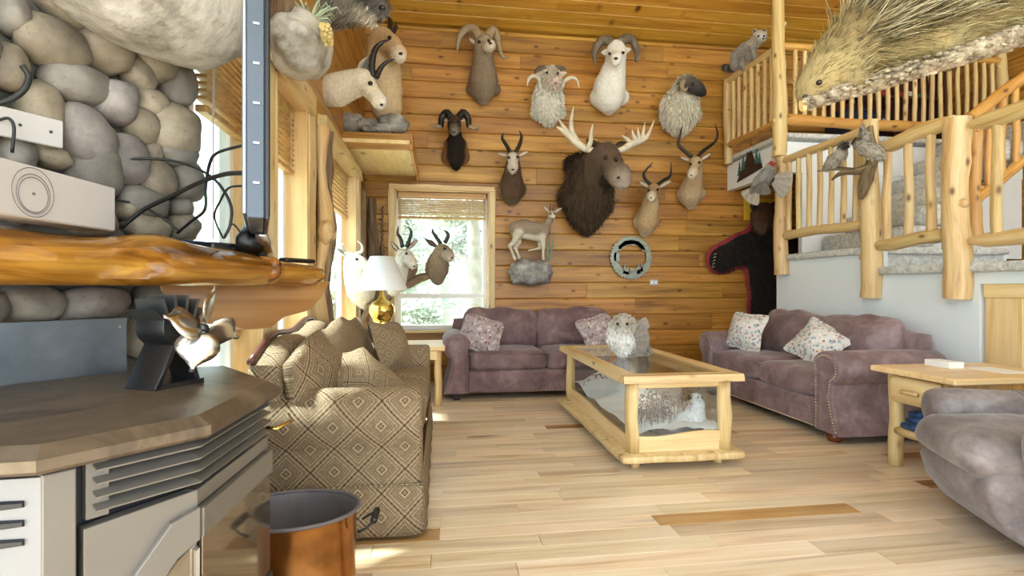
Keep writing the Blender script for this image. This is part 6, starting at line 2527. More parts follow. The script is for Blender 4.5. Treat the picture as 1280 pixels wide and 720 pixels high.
# 2 white woolly sheep
wh = '#fbf4e6'
mount('woolly_sheep_mount', 'cream woolly sheep mount with small curled cream horns, centre top', 'animal mount', YB,
      [(wh, [(686, 150, .05, .06), (685, 138, .12, .14), (685, 124, .17, .165), (686, 110, .26, .12), (688, 100, .34, .09)]),
       (wh, [(672, 140, .06, .07), (685, 128, .1, .1)]), (wh, [(699, 140, .06, .07), (686, 128, .1, .1)]),
       ('#e8dfd0', [(688, 92, .36, .085), (692, 98, .48, .06), (694, 103, .54, .05, '#e6cfc0')])],
      ears=[((681, 92, .36), (671, 93, .36), .06, dict(inner='#e6c8b6', outer='#ddd3c2')), ((698, 93, .36), (707, 91, .36), .06, dict(inner='#e6c8b6', outer='#ddd3c2'))],
      eyes=[(684, 91, .46, .012), (697, 92, .46, .012)], nose=(694, 104, .59, .018),
      fur=dict(count=3500, length=.035, width=.016, lie=.35, flow=(0, 0, -1), seed=3, curl=0.3),
      horns=[('horn_grey', [(684, 86, .38, .035), (674, 87, .32, .036), (670, 95, .28, .032)], 0.05),
             ('horn_cream', [(676, 108, .30, .030), (674, 99, .36, .028), (667, 95, .40, .025), (661, 99, .42, .018), (659, 108, .42, .004)], 0.05),
             ('horn_grey', [(694, 86, .38, .035), (702, 86, .32, .036), (706, 93, .28, .032)], 0.05),
             ('horn_cream', [(702, 109, .34, .030), (706, 101, .38, .026), (714, 97, .42, .022), (721, 100, .42, .016), (724, 110, .42, .004)], 0.05)])

# 3 white ram
w3c = '#f4f0e8'
mount('white_ram_mount', 'smooth white ram mount with heavy grey horns, upper middle of the wall', 'animal mount', YB,
      [(w3c, [(761, 138, .06, .06), (761, 124, .14, .17), (762, 108, .20, .18), (766, 92, .28, .14), (769, 80, .34, .11)]),
       (w3c, [(748, 122, .07, .11), (760, 112, .14, .12)]), (w3c, [(777, 122, .07, .10), (763, 112, .14, .12)]),
       (w3c, [(769, 80, .34, .11), (770, 66, .42, .105), (770, 60, .42, .09)]),
       (w3c, [(770, 66, .44, .09), (770, 74, .58, .06), (770, 77, .62, .05)])],
      ears=[((762, 65, .42), (753, 66, .42), .07, dict(inner='#d8c8c0', outer=w3c)), ((778, 64, .42), (787, 62, .42), .07, dict(inner='#d8c8c0', outer=w3c))],
      eyes=[(762, 67, .52, .014), (779, 66, .52, .014)], nose=(770, 73, .66, .024),
      horns=[('horn_grey', [(766, 55, .44, .055), (757, 50, .38, .058), (748, 55, .34, .052), (743, 68, .36, .038), (744, 82, .42, .006)], 0.06),
             ('horn_grey', [(774, 54, .44, .055), (783, 48, .38, .058), (791, 52, .34, .052), (796, 64, .36, .036), (796, 76, .42, .022), (801, 57, .46, .004)], 0.06)])

# 4 black faced wool sheep
mount('black_faced_sheep_mount', 'shaggy cream sheep mount with black face turned right', 'animal mount', YB,
      [('#f0e6d2', [(850, 160, .05, .07), (849, 148, .14, .17), (850, 132, .20, .20), (856, 118, .28, .15)]),
       ('#f0e6d2', [(838, 142, .06, .11), (850, 134, .1, .12)]), ('#e6dcc8', [(864, 142, .08, .10), (852, 134, .1, .12)]),
       ('#55514e', [(857, 107, .34, .105, '#e6dcc8'), (862, 106, .44, .085), (870, 109, .55, .065), (878, 116, .64, .046, '#2c2b2c')])],
      eyes=[(866, 105, .58, .014)], nose=(879, 116, .66, .02),
      fur=[dict(count=5200, length=.050, width=.02, lie=.45, flow=(0, 0, -1), seed=4, curl=0.35, colvar=0.25, keep=lambda P: P[:, 1] > YB - 0.42)],
      horns=[('horn_tan', [(861, 103, .42, .03), (855, 102, .46, .032), (852, 108, .50, .028), (856, 113, .54, .02), (860, 109, .56, .006)], 0.06)])

# 5 mouflon
mount('mouflon_mount', 'small dark mouflon mount with black chest above the corner shelf', 'animal mount', YB,
      [('#241c18', [(570, 208, .05, .05), (570, 196, .14, .09), (570, 180, .20, .085), (569, 166, .26, .07)]),
       ('#8a6440', [(561, 196, .06, .09), (563, 180, .12, .07)]), ('#8a6440', [(578, 196, .06, .09), (576, 180, .12, .07)]),
       ('#5a4434', [(568, 152, .32, .075), (568, 160, .42, .05, '#3a2a20'), (568, 165, .47, .035, '#8c8078')])],
      ears=[((562, 152, .32), (556, 150, .32), .04), ((575, 152, .32), (581, 150, .32), .04)],
      eyes=[(563, 152, .41, .011), (574, 152, .41, .011)], nose=(568, 165, .51, .016),
      horns=[('horn_black', [(564, 147, .34, .042), (558, 141, .30, .045), (552, 148, .28, .04), (551, 158, .30, .03)], 0.07),
             ('horn_tan', [(551, 158, .30, .028), (545, 158, .32, .02), (536, 154, .36, .004)], 0.05),
             ('horn_black', [(573, 147, .34, .042), (579, 141, .30, .045), (585, 148, .28, .04), (586, 158, .30, .03)], 0.07),
             ('horn_tan', [(586, 158, .30, .028), (592, 160, .32, .02), (600, 157, .36, .004)], 0.05)])

# 6 blesbok
b6 = '#5e4636'
mount('blesbok_mount', 'brown antelope mount with white blaze and black lyre horns left of moose', 'animal mount', YB,
      [(b6, [(641, 252, .04, .05, '#cdb896'), (640, 240, .12, .12), (640, 226, .18, .115), (641, 212, .26, .085)]),
       (b6, [(631, 238, .05, .08, '#a88c68'), (640, 230, .1, .09)]), (b6, [(650, 238, .05, .08, '#8f7455'), (641, 230, .1, .09)]),
       ('#6a4f3c', [(641, 212, .26, .08), (641, 198, .34, .075)]),
       ('#e4dcd0', [(641, 197, .39, .05), (641, 207, .49, .04), (641, 213, .54, .036, '#b8a898')])],
      ears=[((635, 195, .34), (624, 192, .34), .055), ((648, 195, .34), (659, 190, .34), .055)],
      eyes=[(636, 197, .40, .013), (647, 196, .40, .013)], nose=(641, 212, .575, .018),
      horns=[('horn_black', [(638, 191, .35, .024), (634, 183, .33, .024), (628, 173, .31, .018), (629, 166, .34, .005)], 0.09),
             ('horn_black', [(644, 191, .35, .024), (649, 182, .33, .024), (652, 171, .31, .018), (649, 163, .34, .005)], 0.09)])

# 7 moose
mo = '#564436'
def moose_horns():
    H = []
    a = 'antler'
    # left: beam, palm and tines
    H.append((a, [(746, 188, .62, .035), (735, 187, .62, .038), (724, 181, .60, .045), (712, 170, .60, .042), (704, 158, .62, .02), (697, 147, .64, .004)], 0, 'antler', 4))
    H.append((a, [(722, 178, .60, .04), (715, 165, .62, .032), (714, 150, .66, .022), (717, 133, .70, .004)], 0, 'tine', 4))
    H.append((a, [(714, 172, .60, .04), (703, 163, .60, .03), (695, 158, .60, .004)], 0, 'tine', 4))
    H.append((a, [(733, 187, .62, .034), (738, 178, .68, .028), (739, 166, .74, .02), (741, 155, .78, .004)], 0, 'tine', 4))
    H.append((a, [(766, 190, .62, .035), (778, 187, .62, .038), (789, 180, .60, .045), (800, 176, .60, .044), (809, 170, .62, .025), (818, 150, .66, .004)], 0, 'antler', 4))
    H.append((a, [(790, 181, .60, .035), (784, 174, .64, .022), (777, 169, .68, .004)], 0, 'tine', 4))
    H.append((a, [(795, 177, .60, .04), (792, 170, .64, .02), (790, 162, .66, .004)], 0, 'tine', 4))
    H.append((a, [(799, 176, .60, .04), (798, 168, .64, .02), (797, 159, .66, .004)], 0, 'tine', 4))
    H.append((a, [(803, 175, .60, .04), (804, 166, .64, .022), (806, 153, .66, .004)], 0, 'tine', 4))
    return H


mount('moose_mount', 'large dark brown moose mount with pale antlers at centre of log wall', 'animal mount', YB,
      [(mo, [(733, 282, .06, .10), (733, 264, .18, .22), (735, 244, .28, .26), (740, 222, .40, .23), (748, 206, .52, .19), (756, 198, .62, .15)]),
       (mo, [(712, 248, .06, .14), (728, 232, .2, .2)]), (mo, [(752, 256, .08, .13), (740, 240, .2, .2)]), ('#3c2e24', [(720, 206, .14, .13), (734, 214, .3, .18)]),
       ('#6a574a', [(757, 195, .64, .135), (762, 200, .78, .108), (767, 209, .94, .086), (772, 217, 1.04, .088), (776, 222, 1.10, .072, '#8f7d70'), (778, 228, 1.12, .045, '#cbbcb0')]),
       ('#3c2e24', [(764, 222, .9, .05), (758, 228, .7, .06)])],
      vox=0.018, k=0.035,
      ears=[((747, 186, .56), (735, 176, .50), .10, dict(inner='#6a5a4c', outer='#4a3a2e')), ((768, 186, .56), (783, 180, .50), .10, dict(inner='#6a5a4c', outer='#4a3a2e'))],
      eyes=[(757, 197, .86, .018), (770, 199, .86, .016)],
      fur=[dict(count=9000, length=.085, width=.010, lie=.75, flow=(0.1, -0.1, -1), seed=7, colvar=0.4, keep=lambda P: P[:, 1] > YB - 0.62),
           dict(count=3500, length=.03, width=.008, lie=.85, flow=(0.6, -0.6, -0.6), seed=8, colvar=0.3, keep=lambda P: P[:, 1] <= YB - 0.62, name='face_coat')],
      horns=moose_horns())
MOOSE = [o for o in COL.objects if o.name == 'moose_mount'][0]
for s in ((773, 222, 1.20), (780, 222, 1.19)):
    MB().blob(W(s[0], s[1], YB - s[2]) - MOOSE.location, (.02, .02, .016), 2, 0.1).build('nostril', 'nose', MOOSE, smooth=True)

# 8 and 9 impalas
im, iml = '#c2a37a', '#e4d8c4'
mount('impala_mount', 'tan impala mount facing front with black horns, lower right of the moose', 'animal mount', YB,
      [(im, [(806, 290, .05, .06, iml), (808, 278, .12, .12), (811, 264, .18, .10), (813, 252, .25, .075)]),
       (im, [(800, 277, .05, .08, iml), (809, 268, .1, .08)]), (im, [(818, 277, .05, .07), (811, 268, .1, .08)]), ('#e9e0d0', [(816, 254, .26, .045), (815, 258, .24, .045)]),
       (im, [(813, 252, .25, .07), (817, 237, .32, .068)]), ('#b08e66', [(817, 237, .36, .055), (815, 243, .45, .04), (814, 248, .50, .032, '#e9e0d0')])],
      ears=[((811, 234, .31), (801, 228, .31), .055), ((824, 234, .31), (837, 227, .31), .055)],
      eyes=[(811, 238, .40, .012), (822, 237, .40, .012)], nose=(814, 247, .535, .013),
      horns=[('horn_black', [(814, 231, .33, .02), (806, 223, .30, .02), (806, 215, .28, .017), (816, 203, .33, .004)], 0.1),
             ('horn_black', [(821, 231, .33, .02), (830, 225, .30, .02), (838, 219, .28, .017), (839, 202, .33, .004)], 0.1)])
mount('impala_mount', 'tan antelope mount with very long dark horns, upper right near the loft', 'animal mount', YB,
      [('#b89b78', [(863, 256, .05, .06, iml), (863, 243, .13, .125, '#c4aa88'), (866, 228, .20, .10), (869, 216, .26, .08)]),
       ('#b89b78', [(854, 244, .05, .08, '#cdb89c'), (863, 236, .1, .08)]), ('#cdb89c', [(874, 242, .05, .08), (866, 234, .1, .08)]),
       ('#b89b78', [(869, 216, .26, .078), (869, 203, .34, .072)]), ('#c9b090', [(869, 204, .38, .058), (866, 214, .48, .042), (864, 220, .53, .034, '#e4d8c4')])],
      ears=[((863, 201, .33), (852, 197, .33), .05), ((876, 200, .33), (887, 193, .33), .05)],
      eyes=[(863, 205, .42, .012), (874, 203, .42, .012)], nose=(864, 219, .565, .014),
      horns=[('horn_black', [(865, 196, .35, .022), (856, 189, .32, .022), (848, 181, .30, .019), (850, 170, .32, .014), (853, 157, .38, .004)], 0.1),
             ('horn_black', [(872, 196, .35, .022), (881, 187, .32, .022), (893, 178, .30, .019), (897, 168, .32, .014), (894, 155, .38, .004)], 0.1)])

# 10 small gazelle standing on a rock bracket
gz, gzl = '#9c8a78', '#d8ccba'
D = .22
gaz = mount('gazelle_mount', 'small whole gazelle stepping on a grey rock bracket beside back window', 'animal mount', YB,
      [(gz, [(645, 285, D, .085), (655, 284, D, .09), (668, 287, D, .085), (679, 288, D, .085)]),
       (gzl, [(652, 293, D, .05), (676, 297, D, .055)]), (gz, [(681, 285, D, .06), (687, 275, D, .035), (689, 268, D + .02, .034)]),
       ('#bba892', [(689, 267, D + .02, .038), (692, 271, D + .10, .022, '#e4d8c8')]),
       (gzl, [(645, 290, D - .04, .065), (648, 303, D - .04, .03), (644, 309, D - .04, .02), (649, 322, D - .04, .013), (650, 324, D - .06, .014)]),
       (gzl, [(648, 291, D + .04, .06), (643, 302, D + .04, .028), (637, 307, D + .04, .018), (643, 322, D + .04, .013), (644, 324, D + .05, .014)]),
       (gzl, [(678, 294, D + .03, .045), (679, 306, D + .03, .022), (679, 322, D + .03, .012), (679, 324, D + .04, .013)]),
       (gzl, [(677, 296, D - .04, .045), (675, 305, D - .04, .022), (678, 310, D - .04, .017), (661, 313, D - .04, .012)])],
      vox=0.009, k=0.012, origin=W(664, 325, YB),
      ears=[((687, 266, D + .02), (681, 259, D + .02), .045), ((692, 266, D + .02), (701, 261, D + .02), .045)],
      eyes=[(688, 267, D + .06, .008), (693, 267, D + .06, .008)],
      horns=[('horn_black', [(688, 263, D + .02, .007), (688, 258, D + .02, .006), (687, 254, D + .02, .002)], 0, 'horn', 3), ('horn_black', [(691, 263, D + .02, .007), (692, 258, D + .02, .006), (692, 254, D + .02, .002)], 0, 'horn', 3)])
gl_ = Vector(gaz.location)
mb = MB()
c = W(664, 341, YB - 0.19)
mb.blob(c - gl_, (0.27, 0.19, 0.155), 4, 0.22, 2.4, 3, boxy=0.35)
mb.build('rock_bracket', 'grey_rock', gaz, smooth=True)
mb = MB()
for k in range(9):
    b = W(684 + k * 0.5, 326, YB - .26)
    tp = W(684 + R.uniform(-2, 14), R.uniform(283, 312), YB - .26 + R.uniform(-.05, .05))
    mb.tube([b - gl_, (b + tp) / 2 - gl_ + Vector((-.01, 0, .02)), tp - gl_], [.006, .005, .001], 4)
mb.build('reeds', 'reed', gaz)

# 11 bear skin rug on the wall by the landing
def bear_rug():
    Y0 = YB - 0.05
    prims = []
    bk = '#2c2521'
    def ch(pts, col=bk):
        pp = [(W(p[0], p[1], Y0 - p[2]), p[3]) for p in pts]
        for a, b in zip(pp[:-1], pp[1:]):
            prims.append((a[0], b[0], a[1], b[1], col))
    flat = [[(958, 290, .03, .20), (962, 320, .03, .26), (964, 350, .03, .27), (968, 385, .03, .25)],
            [(950, 305, .03, .16), (928, 312, .03, .15), (905, 323, .03, .13), (899, 325, .03, .12)],
            [(985, 300, .03, .16), (1010, 312, .03, .15), (1030, 323, .03, .12)],
            [(955, 385, .03, .18), (952, 420, .03, .14)], [(985, 385, .03, .18), (995, 420, .03, .14)]]
    for c in flat:
        ch(c)
    org = W(960, 330, YB)
    t = thing('bear_rug', 'black bear skin rug with red felt edge hung on the log wall', 'rug', tuple(org))
    V, Q, C = soft_body(prims, 0.03, 0.05, squash_y=1.0)
    V[:, 1] = Y0 - 0.02 + (V[:, 1] - Y0) * 0.13
    mesh_np('hide', V, Q, C, 'fur', t, org)
    blades_obj(fur_blades(V, Q, C, 14000, .07, .008, flow=(0.05, -0.1, -1), lie=.72, seed=5, colvar=.6, keep=lambda P: P[:, 1] < Y0 - 0.02), 'coat', 'fur', t, org)
    pr2 = [(a, b, r0 + 0.045, r1 + 0.045, '#8d2f34') for a, b, r0, r1, c in prims]
    V2, Q2, C2 = soft_body(pr2, 0.03, 0.05)
    V2[:, 1] = Y0 - 0.004 + (V2[:, 1] - Y0) * 0.045
    mesh_np('felt_border', V2, Q2, C2, 'red_felt', t, org)
    # head in relief
    h = []
    for pts, col in (([(955, 268, .10, .15), (953, 276, .22, .115), (952, 284, .36, .07), (952, 287, .42, .055)], '#5a4030'), ([(960, 290, .05, .16), (956, 272, .08, .15)], bk)):
        pp = [(W(p[0], p[1], Y0 - p[2]), p[3]) for p in pts]
        for a, b in zip(pp[:-1], pp[1:]):
            h.append((a[0], b[0], a[1], b[1], col))
    V3, Q3, C3 = soft_body(h, 0.018, 0.03)
    ho = mesh_np('head', V3, Q3, C3, 'fur', t, org)
    blades_obj(fur_blades(V3, Q3, C3, 2500, .035, .007, flow=(0, 0.6, -0.5), lie=.8, seed=6), 'head_coat', 'fur', ho, org)
    for e in ((942, 258, .12), (968, 257, .12)):
        MB().blob(W(e[0], e[1], Y0 - e[2]) - org, (.05, .025, .055), 2, 0.1).build('ear', 'black_rubber', ho, smooth=True)
    for e in ((947, 274, .26), (959, 274, .26)):
        MB().blob(W(e[0], e[1], Y0 - e[2]) - org, (.013,) * 3, 1, 0).build('eye', 'eye', ho, smooth=True)
    MB().blob(W(952, 285, Y0 - .47) - org, (.028, .02, .02), 2, 0.1).build('nose', 'nose', ho, smooth=True)
    # claws at the paw
    mb = MB()
    for k in range(5):
        a = W(895 - k * 0.6, 317 + k * 4, Y0 - .06)
        mb.tube([a - org, a - org + Vector((-.02, -.01, -.005)), a - org + Vector((-.035, 0, -.02))], [.007, .005, .001], 5)
    mb.build('claws', 'horn_cream', t, smooth=True)


bear_rug()
yp = structure(MB().box((W(940, 265, YB - .02).x + 0.18, YB - 0.035, W(940, 262, YB).z), (0.62, 0.012, 0.30), 0.003), 'trim_yellow_board', 'yellow')


# 12 raccoon on the loft railing
RY = 6.05
def pf_rail(px, py, dep):
    return WX(px, py, XLf - dep)


mount('raccoon_mount', 'grey raccoon with ringed tail climbing the loft side railing', 'animal mount', 0,
      [('#b0aaa2', [(921, 80, 0, .075), (923, 70, .0, .085), (932, 62, .0, .08), (940, 58, .0, .065)]),
       ('#d6d0c8', [(942, 54, .0, .06), (950, 46, .02, .062), (953, 46, .10, .035, '#e4e0d8')]),
       ('#a09a92', [(940, 60, .03, .035), (942, 68, .03, .026), (943, 72, .03, .024)]), ('#a09a92', [(934, 62, .0, .035), (937, 70, 0, .026), (938, 76, 0, .024)]),
       ('#a09a92', [(928, 78, .02, .05), (930, 85, .03, .03)]),
       ('#6a645e', [(918, 84, 0, .035), (914, 86, 0, .033, '#2a2624'), (911, 85, 0, .032, '#9a948c'), (908, 84, 0, .03, '#2a2624'), (905, 84, 0, .028, '#9a948c'), (901, 85, 0, .018, '#2a2624')]),
       ('#22201f', [(947, 46, .065, .02), (956, 46, .06, .02)])],
      vox=0.011, k=0.012, pf=pf_rail, origin=WX(930, 84, XLf),
      ears=[((945, 42, .02), (943, 37, .02), .05, dict(face=(-1, -.4, 0), inner='#4a4440', outer='#dcd6cc')), ((954, 42, .02), (957, 37, .02), .05, dict(face=(-1, -.4, 0), inner='#4a4440', outer='#dcd6cc'))],
      eyes=[(948, 45, .085, .008), (955, 45, .08, .008)], nose=(954, 48, .135, .012),
      fur=dict(count=3500, length=.03, width=.006, lie=.75, flow=(0, 0.3, -1), seed=12, colvar=0.35))


# 13 springboks and a white one in the window corner, on driftwood
def corner_mount(name, label, Y0, body, ear, horns, col, coll, vox=.011):
    return mount(name, label, 'animal mount', Y0, body, vox=vox, k=.018, ears=ear[0], eyes=ear[1], nose=ear[2], horns=horns)


SY0 = 5.62
br, wt = '#a08c74', '#e6e0d6'
m_w = mount('springbok_mount', 'pure white springbok mount rising behind the lamp shade', 'animal mount', SY0,
      [('#d2cabd', [(455, 380, .0, .05), (452, 366, .0, .13), (447, 350, .02, .12), (442, 336, .05, .085), (441, 327, .08, .07)]),
       ('#d2cabd', [(441, 326, .09, .07), (450, 328, .14, .05), (460, 331, .18, .036)])],
      ears=[((437, 321, .08), (424, 312, .08), .055, dict(inner='#5a5048', outer='#e6e0d6'))],
      eyes=[(446, 324, .155, .012)], nose=(463, 331, .19, .014),
      horns=[('horn_cream', [(438, 319, .08, .02), (431, 315, .06, .018), (427, 308, .06, .012), (430, 304, .08, .003)], 0.06), ('horn_cream', [(444, 318, .10, .02), (452, 314, .12, .016), (452, 306, .12, .01), (446, 301, .1, .003)], 0.06)])
m_s1 = mount('springbok_mount', 'white necked springbok mount just left of the brown one in front of window', 'animal mount', SY0,
      [(wt, [(492, 362, .0, .07), (496, 350, .0, .10), (500, 338, .04, .08), (503, 325, .08, .065)]),
       ('#d8cec0', [(504, 318, .10, .06), (510, 322, .20, .045), (516, 332, .28, .032, wt)]), ('#6a5440', [(509, 318, .16, .02), (514, 327, .25, .018)])],
      ears=[((499, 315, .08), (490, 304, .08), .045, dict(inner='#c9b8a4', outer='#4a4038')), ((508, 312, .08), (521, 301, .1, ), .04)],
      eyes=[(508, 317, .17, .011)], nose=(518, 333, .31, .013),
      horns=[('horn_black', [(503, 309, .12, .022), (501, 299, .10, .020), (497, 292, .08, .015), (498, 283, .12, .004)], 0.1), ('horn_black', [(508, 309, .12, .022), (512, 299, .12, .020), (514, 290, .12, .015), (510, 283, .14, .004)], 0.1)])
m_s2 = mount('springbok_mount', 'brown springbok mount at right on the driftwood in front of window', 'animal mount', SY0,
      [(br, [(547, 350, .0, .055, '#8a7a68'), (546, 338, .0, .105, '#8a7a68'), (548, 326, .04, .085), (551, 317, .08, .065)]),
       (br, [(552, 312, .10, .06), (558, 317, .19, .044), (563, 322, .26, .03, '#c8bcac')]), ('#4a3a2c', [(557, 312, .155, .02), (562, 319, .24, .016)])],
      ears=[((547, 309, .08), (533, 300, .08), .045, dict(inner='#6a5a4a', outer='#3c342c'))],
      eyes=[(556, 311, .165, .011)], nose=(565, 322, .29, .013),
      horns=[('horn_black', [(551, 305, .12, .022), (545, 296, .10, .020), (541, 290, .10, .015), (541, 285, .12, .004)], 0.1), ('horn_black', [(556, 304, .12, .022), (560, 296, .12, .020), (559, 291, .12, .015), (555, 288, .14, .004)], 0.1)])
dwt = thing('driftwood_stand', 'twisted driftwood stand on the corner table carrying the springbok mounts', 'driftwood', (-0.33, SY0, 0.581))
do = Vector(dwt.location)
mb = MB()
for pts in ([(470, 414, .0, .075), (465, 392, .0, .055), (452, 372, .02, .05)], [(480, 414, .0, .06), (478, 385, -.05, .06), (488, 365, -.05, .06), (505, 350, .0, .06), (512, 340, .0, .05), (508, 326, .0, .02)],
            [(494, 358, .0, .06), (512, 352, .0, .05), (527, 347, .0, .045), (541, 343, .0, .035)], [(505, 352, .0, .06), (516, 336, .04, .05), (514, 326, .05, .03)], [(458, 414, .05, .05), (455, 398, .06, .04), (466, 380, .05, .03)]):
    P_ = [W(p[0], p[1], SY0 - p[2]) - do for p in pts]
    sm = smooth_path([tuple(p) + (q[3],) for p, q in zip(P_, pts)], 5)
    mb.tube([Vector(q[:3]) for q in sm], [q[3] for q in sm], 10, rough=0.6, seed=len(mb.v))
mb.build('driftwood', 'bark_log', dwt, smooth=True)

# 14 on the left wall and the corner shelf: white gazelle head, goat on rocks, peccary, plaster rock
YL = [4.32]


def PL(px, py, dep):
    return W(px, py, YL[0] - dep)


mount('white_gazelle_mount', 'white antelope head on left wall pointing right, black horn curving up', 'animal mount', 0,
      [('#ddd0ba', [(411, 116, .0, .10), (420, 113, .02, .11), (432, 108, .04, .095), (444, 104, .06, .085), (452, 101, .08, .075)]),
       ('#ddd0ba', [(456, 101, .09, .075), (463, 113, .12, .05), (472, 124, .14, .04), (475, 129, .15, .034, '#efe8dc')])],
      vox=0.013, pf=PL, origin=PL(409, 116, 0),
      ears=[((448, 95, .08), (460, 74, .10), .075, dict(face=(.6, -1, 0), inner='#4a4038', outer='#ddd0ba'))],
      eyes=[(463, 104, .165, .014)], nose=(477, 131, .17, .014),
      horns=[('horn_black', [(466, 97, .12, .028), (465, 80, .12, .026), (469, 62, .10, .022), (478, 53, .10, .014), (487, 50, .12, .004)], 0.1),
             ('horn_black', [(470, 97, .10, .024), (476, 85, .08, .020), (483, 78, .08, .014), (493, 74, .10, .004)], 0.1)])

GY = 5.55
mount('goat_mount', 'pale tan goat mount with dark eyes standing on the corner shelf', 'animal mount', GY,
      [('#d6bd98', [(483, 150, .0, .07), (483, 135, .0, .14), (482, 110, .0, .15), (480, 88, .02, .15), (477, 70, .06, .14), (478, 55, .10, .12)]),
       ('#cdb088', [(479, 50, .12, .115), (489, 58, .24, .09), (497, 66, .34, .06), (499, 71, .38, .045, '#efe4d2')])],
      vox=.015, k=.03,
      ears=[((474, 46, .10), (471, 32, .10), .07, dict(inner='#f0e6da', outer='#c9ab82'))],
      eyes=[(487, 47, .25, .015)], nose=(501, 67, .42, .022),
      horns=[('horn_black', [(484, 41, .14, .028), (488, 32, .10, .026), (487, 24, .04, .020), (480, 20, -.04, .008)], 0.08), ('horn_black', [(491, 41, .18, .024), (495, 34, .16, .020), (493, 29, .1, .012)], 0.08)])
rks = thing('shelf_rocks', 'heap of grey artificial rocks on the front of the corner shelf', 'rocks', (-0.59, 5.2, 2.61))
for i, (px, py, rx, rz_, dy) in enumerate(((440, 155, .125, .095, 0), (455, 158, .07, .06, -.02), (468, 158, .13, .06, .08), (492, 155, .14, .085, 0), (462, 163, .07, .035, -.06), (478, 162, .09, .045, -.05))):
    p = W(px, py, 5.18 + dy)
    MB().blob(p - rks.location, (rx, 0.12, rz_), 3, 0.3, 2.2, i + 3, boxy=0.4).build('rock', 'grey_rock', rks, smooth=True)

YJ = 3.42
pr = thing('plaster_rock_base', 'pale grey plaster rock with air plants high on the left wall', 'animal mount base', tuple(WX(375, 60, XL)))
po = Vector(pr.location)
mb = MB()
c = WX(374, 58, XL + 0.16)
mb.blob(c - po, (0.16, 0.22, 0.17), 4, 0.18, 1.8, 6)
for p in range(len(mb.v)):
    v = mb.v[p]
    if v.z > 0.10:
        mb.v[p] = Vector((v.x, v.y, 0.10 + (v.z - 0.10) * 0.2))
mb.build('rock', 'plaster_rock', pr, smooth=True)
mb = MB()
for k in range(46):
    b = WX(388 + R.uniform(-3, 3), 30, XL + .22) - po
    an = R.uniform(0, 2 * PI)
    L = R.uniform(0.10, 0.24)
    d = Vector((math.cos(an), math.sin(an), R.uniform(0.3, 1.6))).normalized()
    mb.tube([b, b + d * L * 0.5, b + d * L * 0.85 + Vector((0, 0, -L * 0.12)), b + d * L + Vector((0, 0, -L * 0.38))], [.007, .006, .004, .001], 4)
mb.build('air_plant', 'leaf', pr, kind='stuff')
mb = MB()
for k in range(90):
    f = R.random()
    b = WX(405 + R.uniform(-5, 5) + 6 * f, 30 + 25 * f, XL + .32 + R.uniform(-.05, .05)) - po
    mb.blob(b, (.014, .014, .014), 1, 0.4, 3, k)
M['lichen'] = plain('yellow lichen', '#cdb678', 0.9, 0, 0.2, 30)
mb.build('lichen', 'lichen', pr, kind='stuff')
MB().log(WX(352, 26, XL + .10) - po, WX(346, -30, XL + .14) - po, 0.07, 0.05, 10, 3, 0.3).build('branch', 'bark_log', pr, smooth=True)

mount('peccary_mount', 'grey bristly peccary mount with open tusked mouth at the top edge', 'animal mount', 0,
      [('#8f887e', [(408, -10, .02, .17), (418, -2, .04, .18), (432, -2, .06, .16), (445, -6, .08, .13)]),
       ('#4a453f', [(446, -8, .10, .12), (458, -2, .12, .085), (470, 6, .14, .055), (476, 10, .15, .042, '#8a8480')]),
       ('#d8cdbb', [(446, 10, .10, .05), (458, 18, .12, .035), (464, 24, .13, .028)])],
      vox=.015, k=.025, pf=PL, origin=PL(408, -10, 0),
      nose=(478, 10, .17, .03), eyes=[(456, -6, .21, .013)],
      fur=dict(count=4500, length=.07, width=.006, lie=.75, flow=(-.6, 0.2, -.7), seed=21, colvar=.5),
      horns=[('horn_cream', [(459, 14, .18, .014), (459, 6, .19, .012), (456, -2, .19, .003)], 0, 'tusk')])

# large pale plaster base over the fireplace stones
bp = WP(195, 12, FS + FN * 0.22, FN)
bb = thing('plaster_mount_base', 'big pale plaster rock bulging over the top of the river stones', 'animal mount base', tuple(bp))
mb = MB()
m3 = Matrix((FDIR, UPV, FN)).transposed()
mb.blob(FN * 0.0 + UPV * 0.055, (0.36, 0.20, 0.22), 4, 0.13, 1.6, 9, m3)
mb.build('rock', 'plaster_rock', bb, smooth=True)

# 15 porcupine on its log
PD = 2.0
def PP(px, py, dep):
    return WD(px, py, PD - dep)


lo = PP(1020, 126, 0)
lg = thing('perch_log', 'rough barked log perch running out of frame under the porcupine', 'log', tuple(lo))
lend = PP(1330, 30, 0.10)
pts = [PP(1004, 131, .04), PP(1080, 108, .06), PP(1150, 88, .10), PP(1215, 66, .14), PP(1280, 44, .17), PP(1380, 10, .22), PP(1540, -46, .30)]
mb = MB()
mb.tube([p - lo for p in [Vector(q) for q in smooth_path([tuple(p) for p in pts], 5)]], [0.026 + 0.012 * (i / 25) for i in range(31)], 18, rough=0.35, seed=3)
for k in range(260):
    f = R.random()
    p = pts[0].lerp(pts[4], f) - lo
    an = R.uniform(0, 2 * PI)
    ax_ = (pts[4] - pts[0]).normalized()
    x_ = ax_.orthogonal().normalized()
    o_ = (x_ * math.cos(an) + ax_.cross(x_) * math.sin(an)) * (0.026 + 0.012 * f)
    mb.blob(p + o_ * 0.92, (.013, .013, .007), 1, .5, 3, k)
mb.build('bark', 'bark_rough', lg, smooth=True)
e0, e1 = PP(1001, 132, .039) - lo, PP(1005, 131, .041) - lo
MB().tube([e0, e1], [0.022, 0.025], 16, rough=0.2).build('cut_end', 'pine_pale', lg)
# the out-of-frame timber post that carries the log
tp = Vector(pts[-1])
lp_o = structure(MB().log((tp.x + 0.05, tp.y, 0), (tp.x + 0.05, tp.y, 5.6), 0.11, 0.10, 14, 3), 'trim_timber_post', 'log', smooth=True)

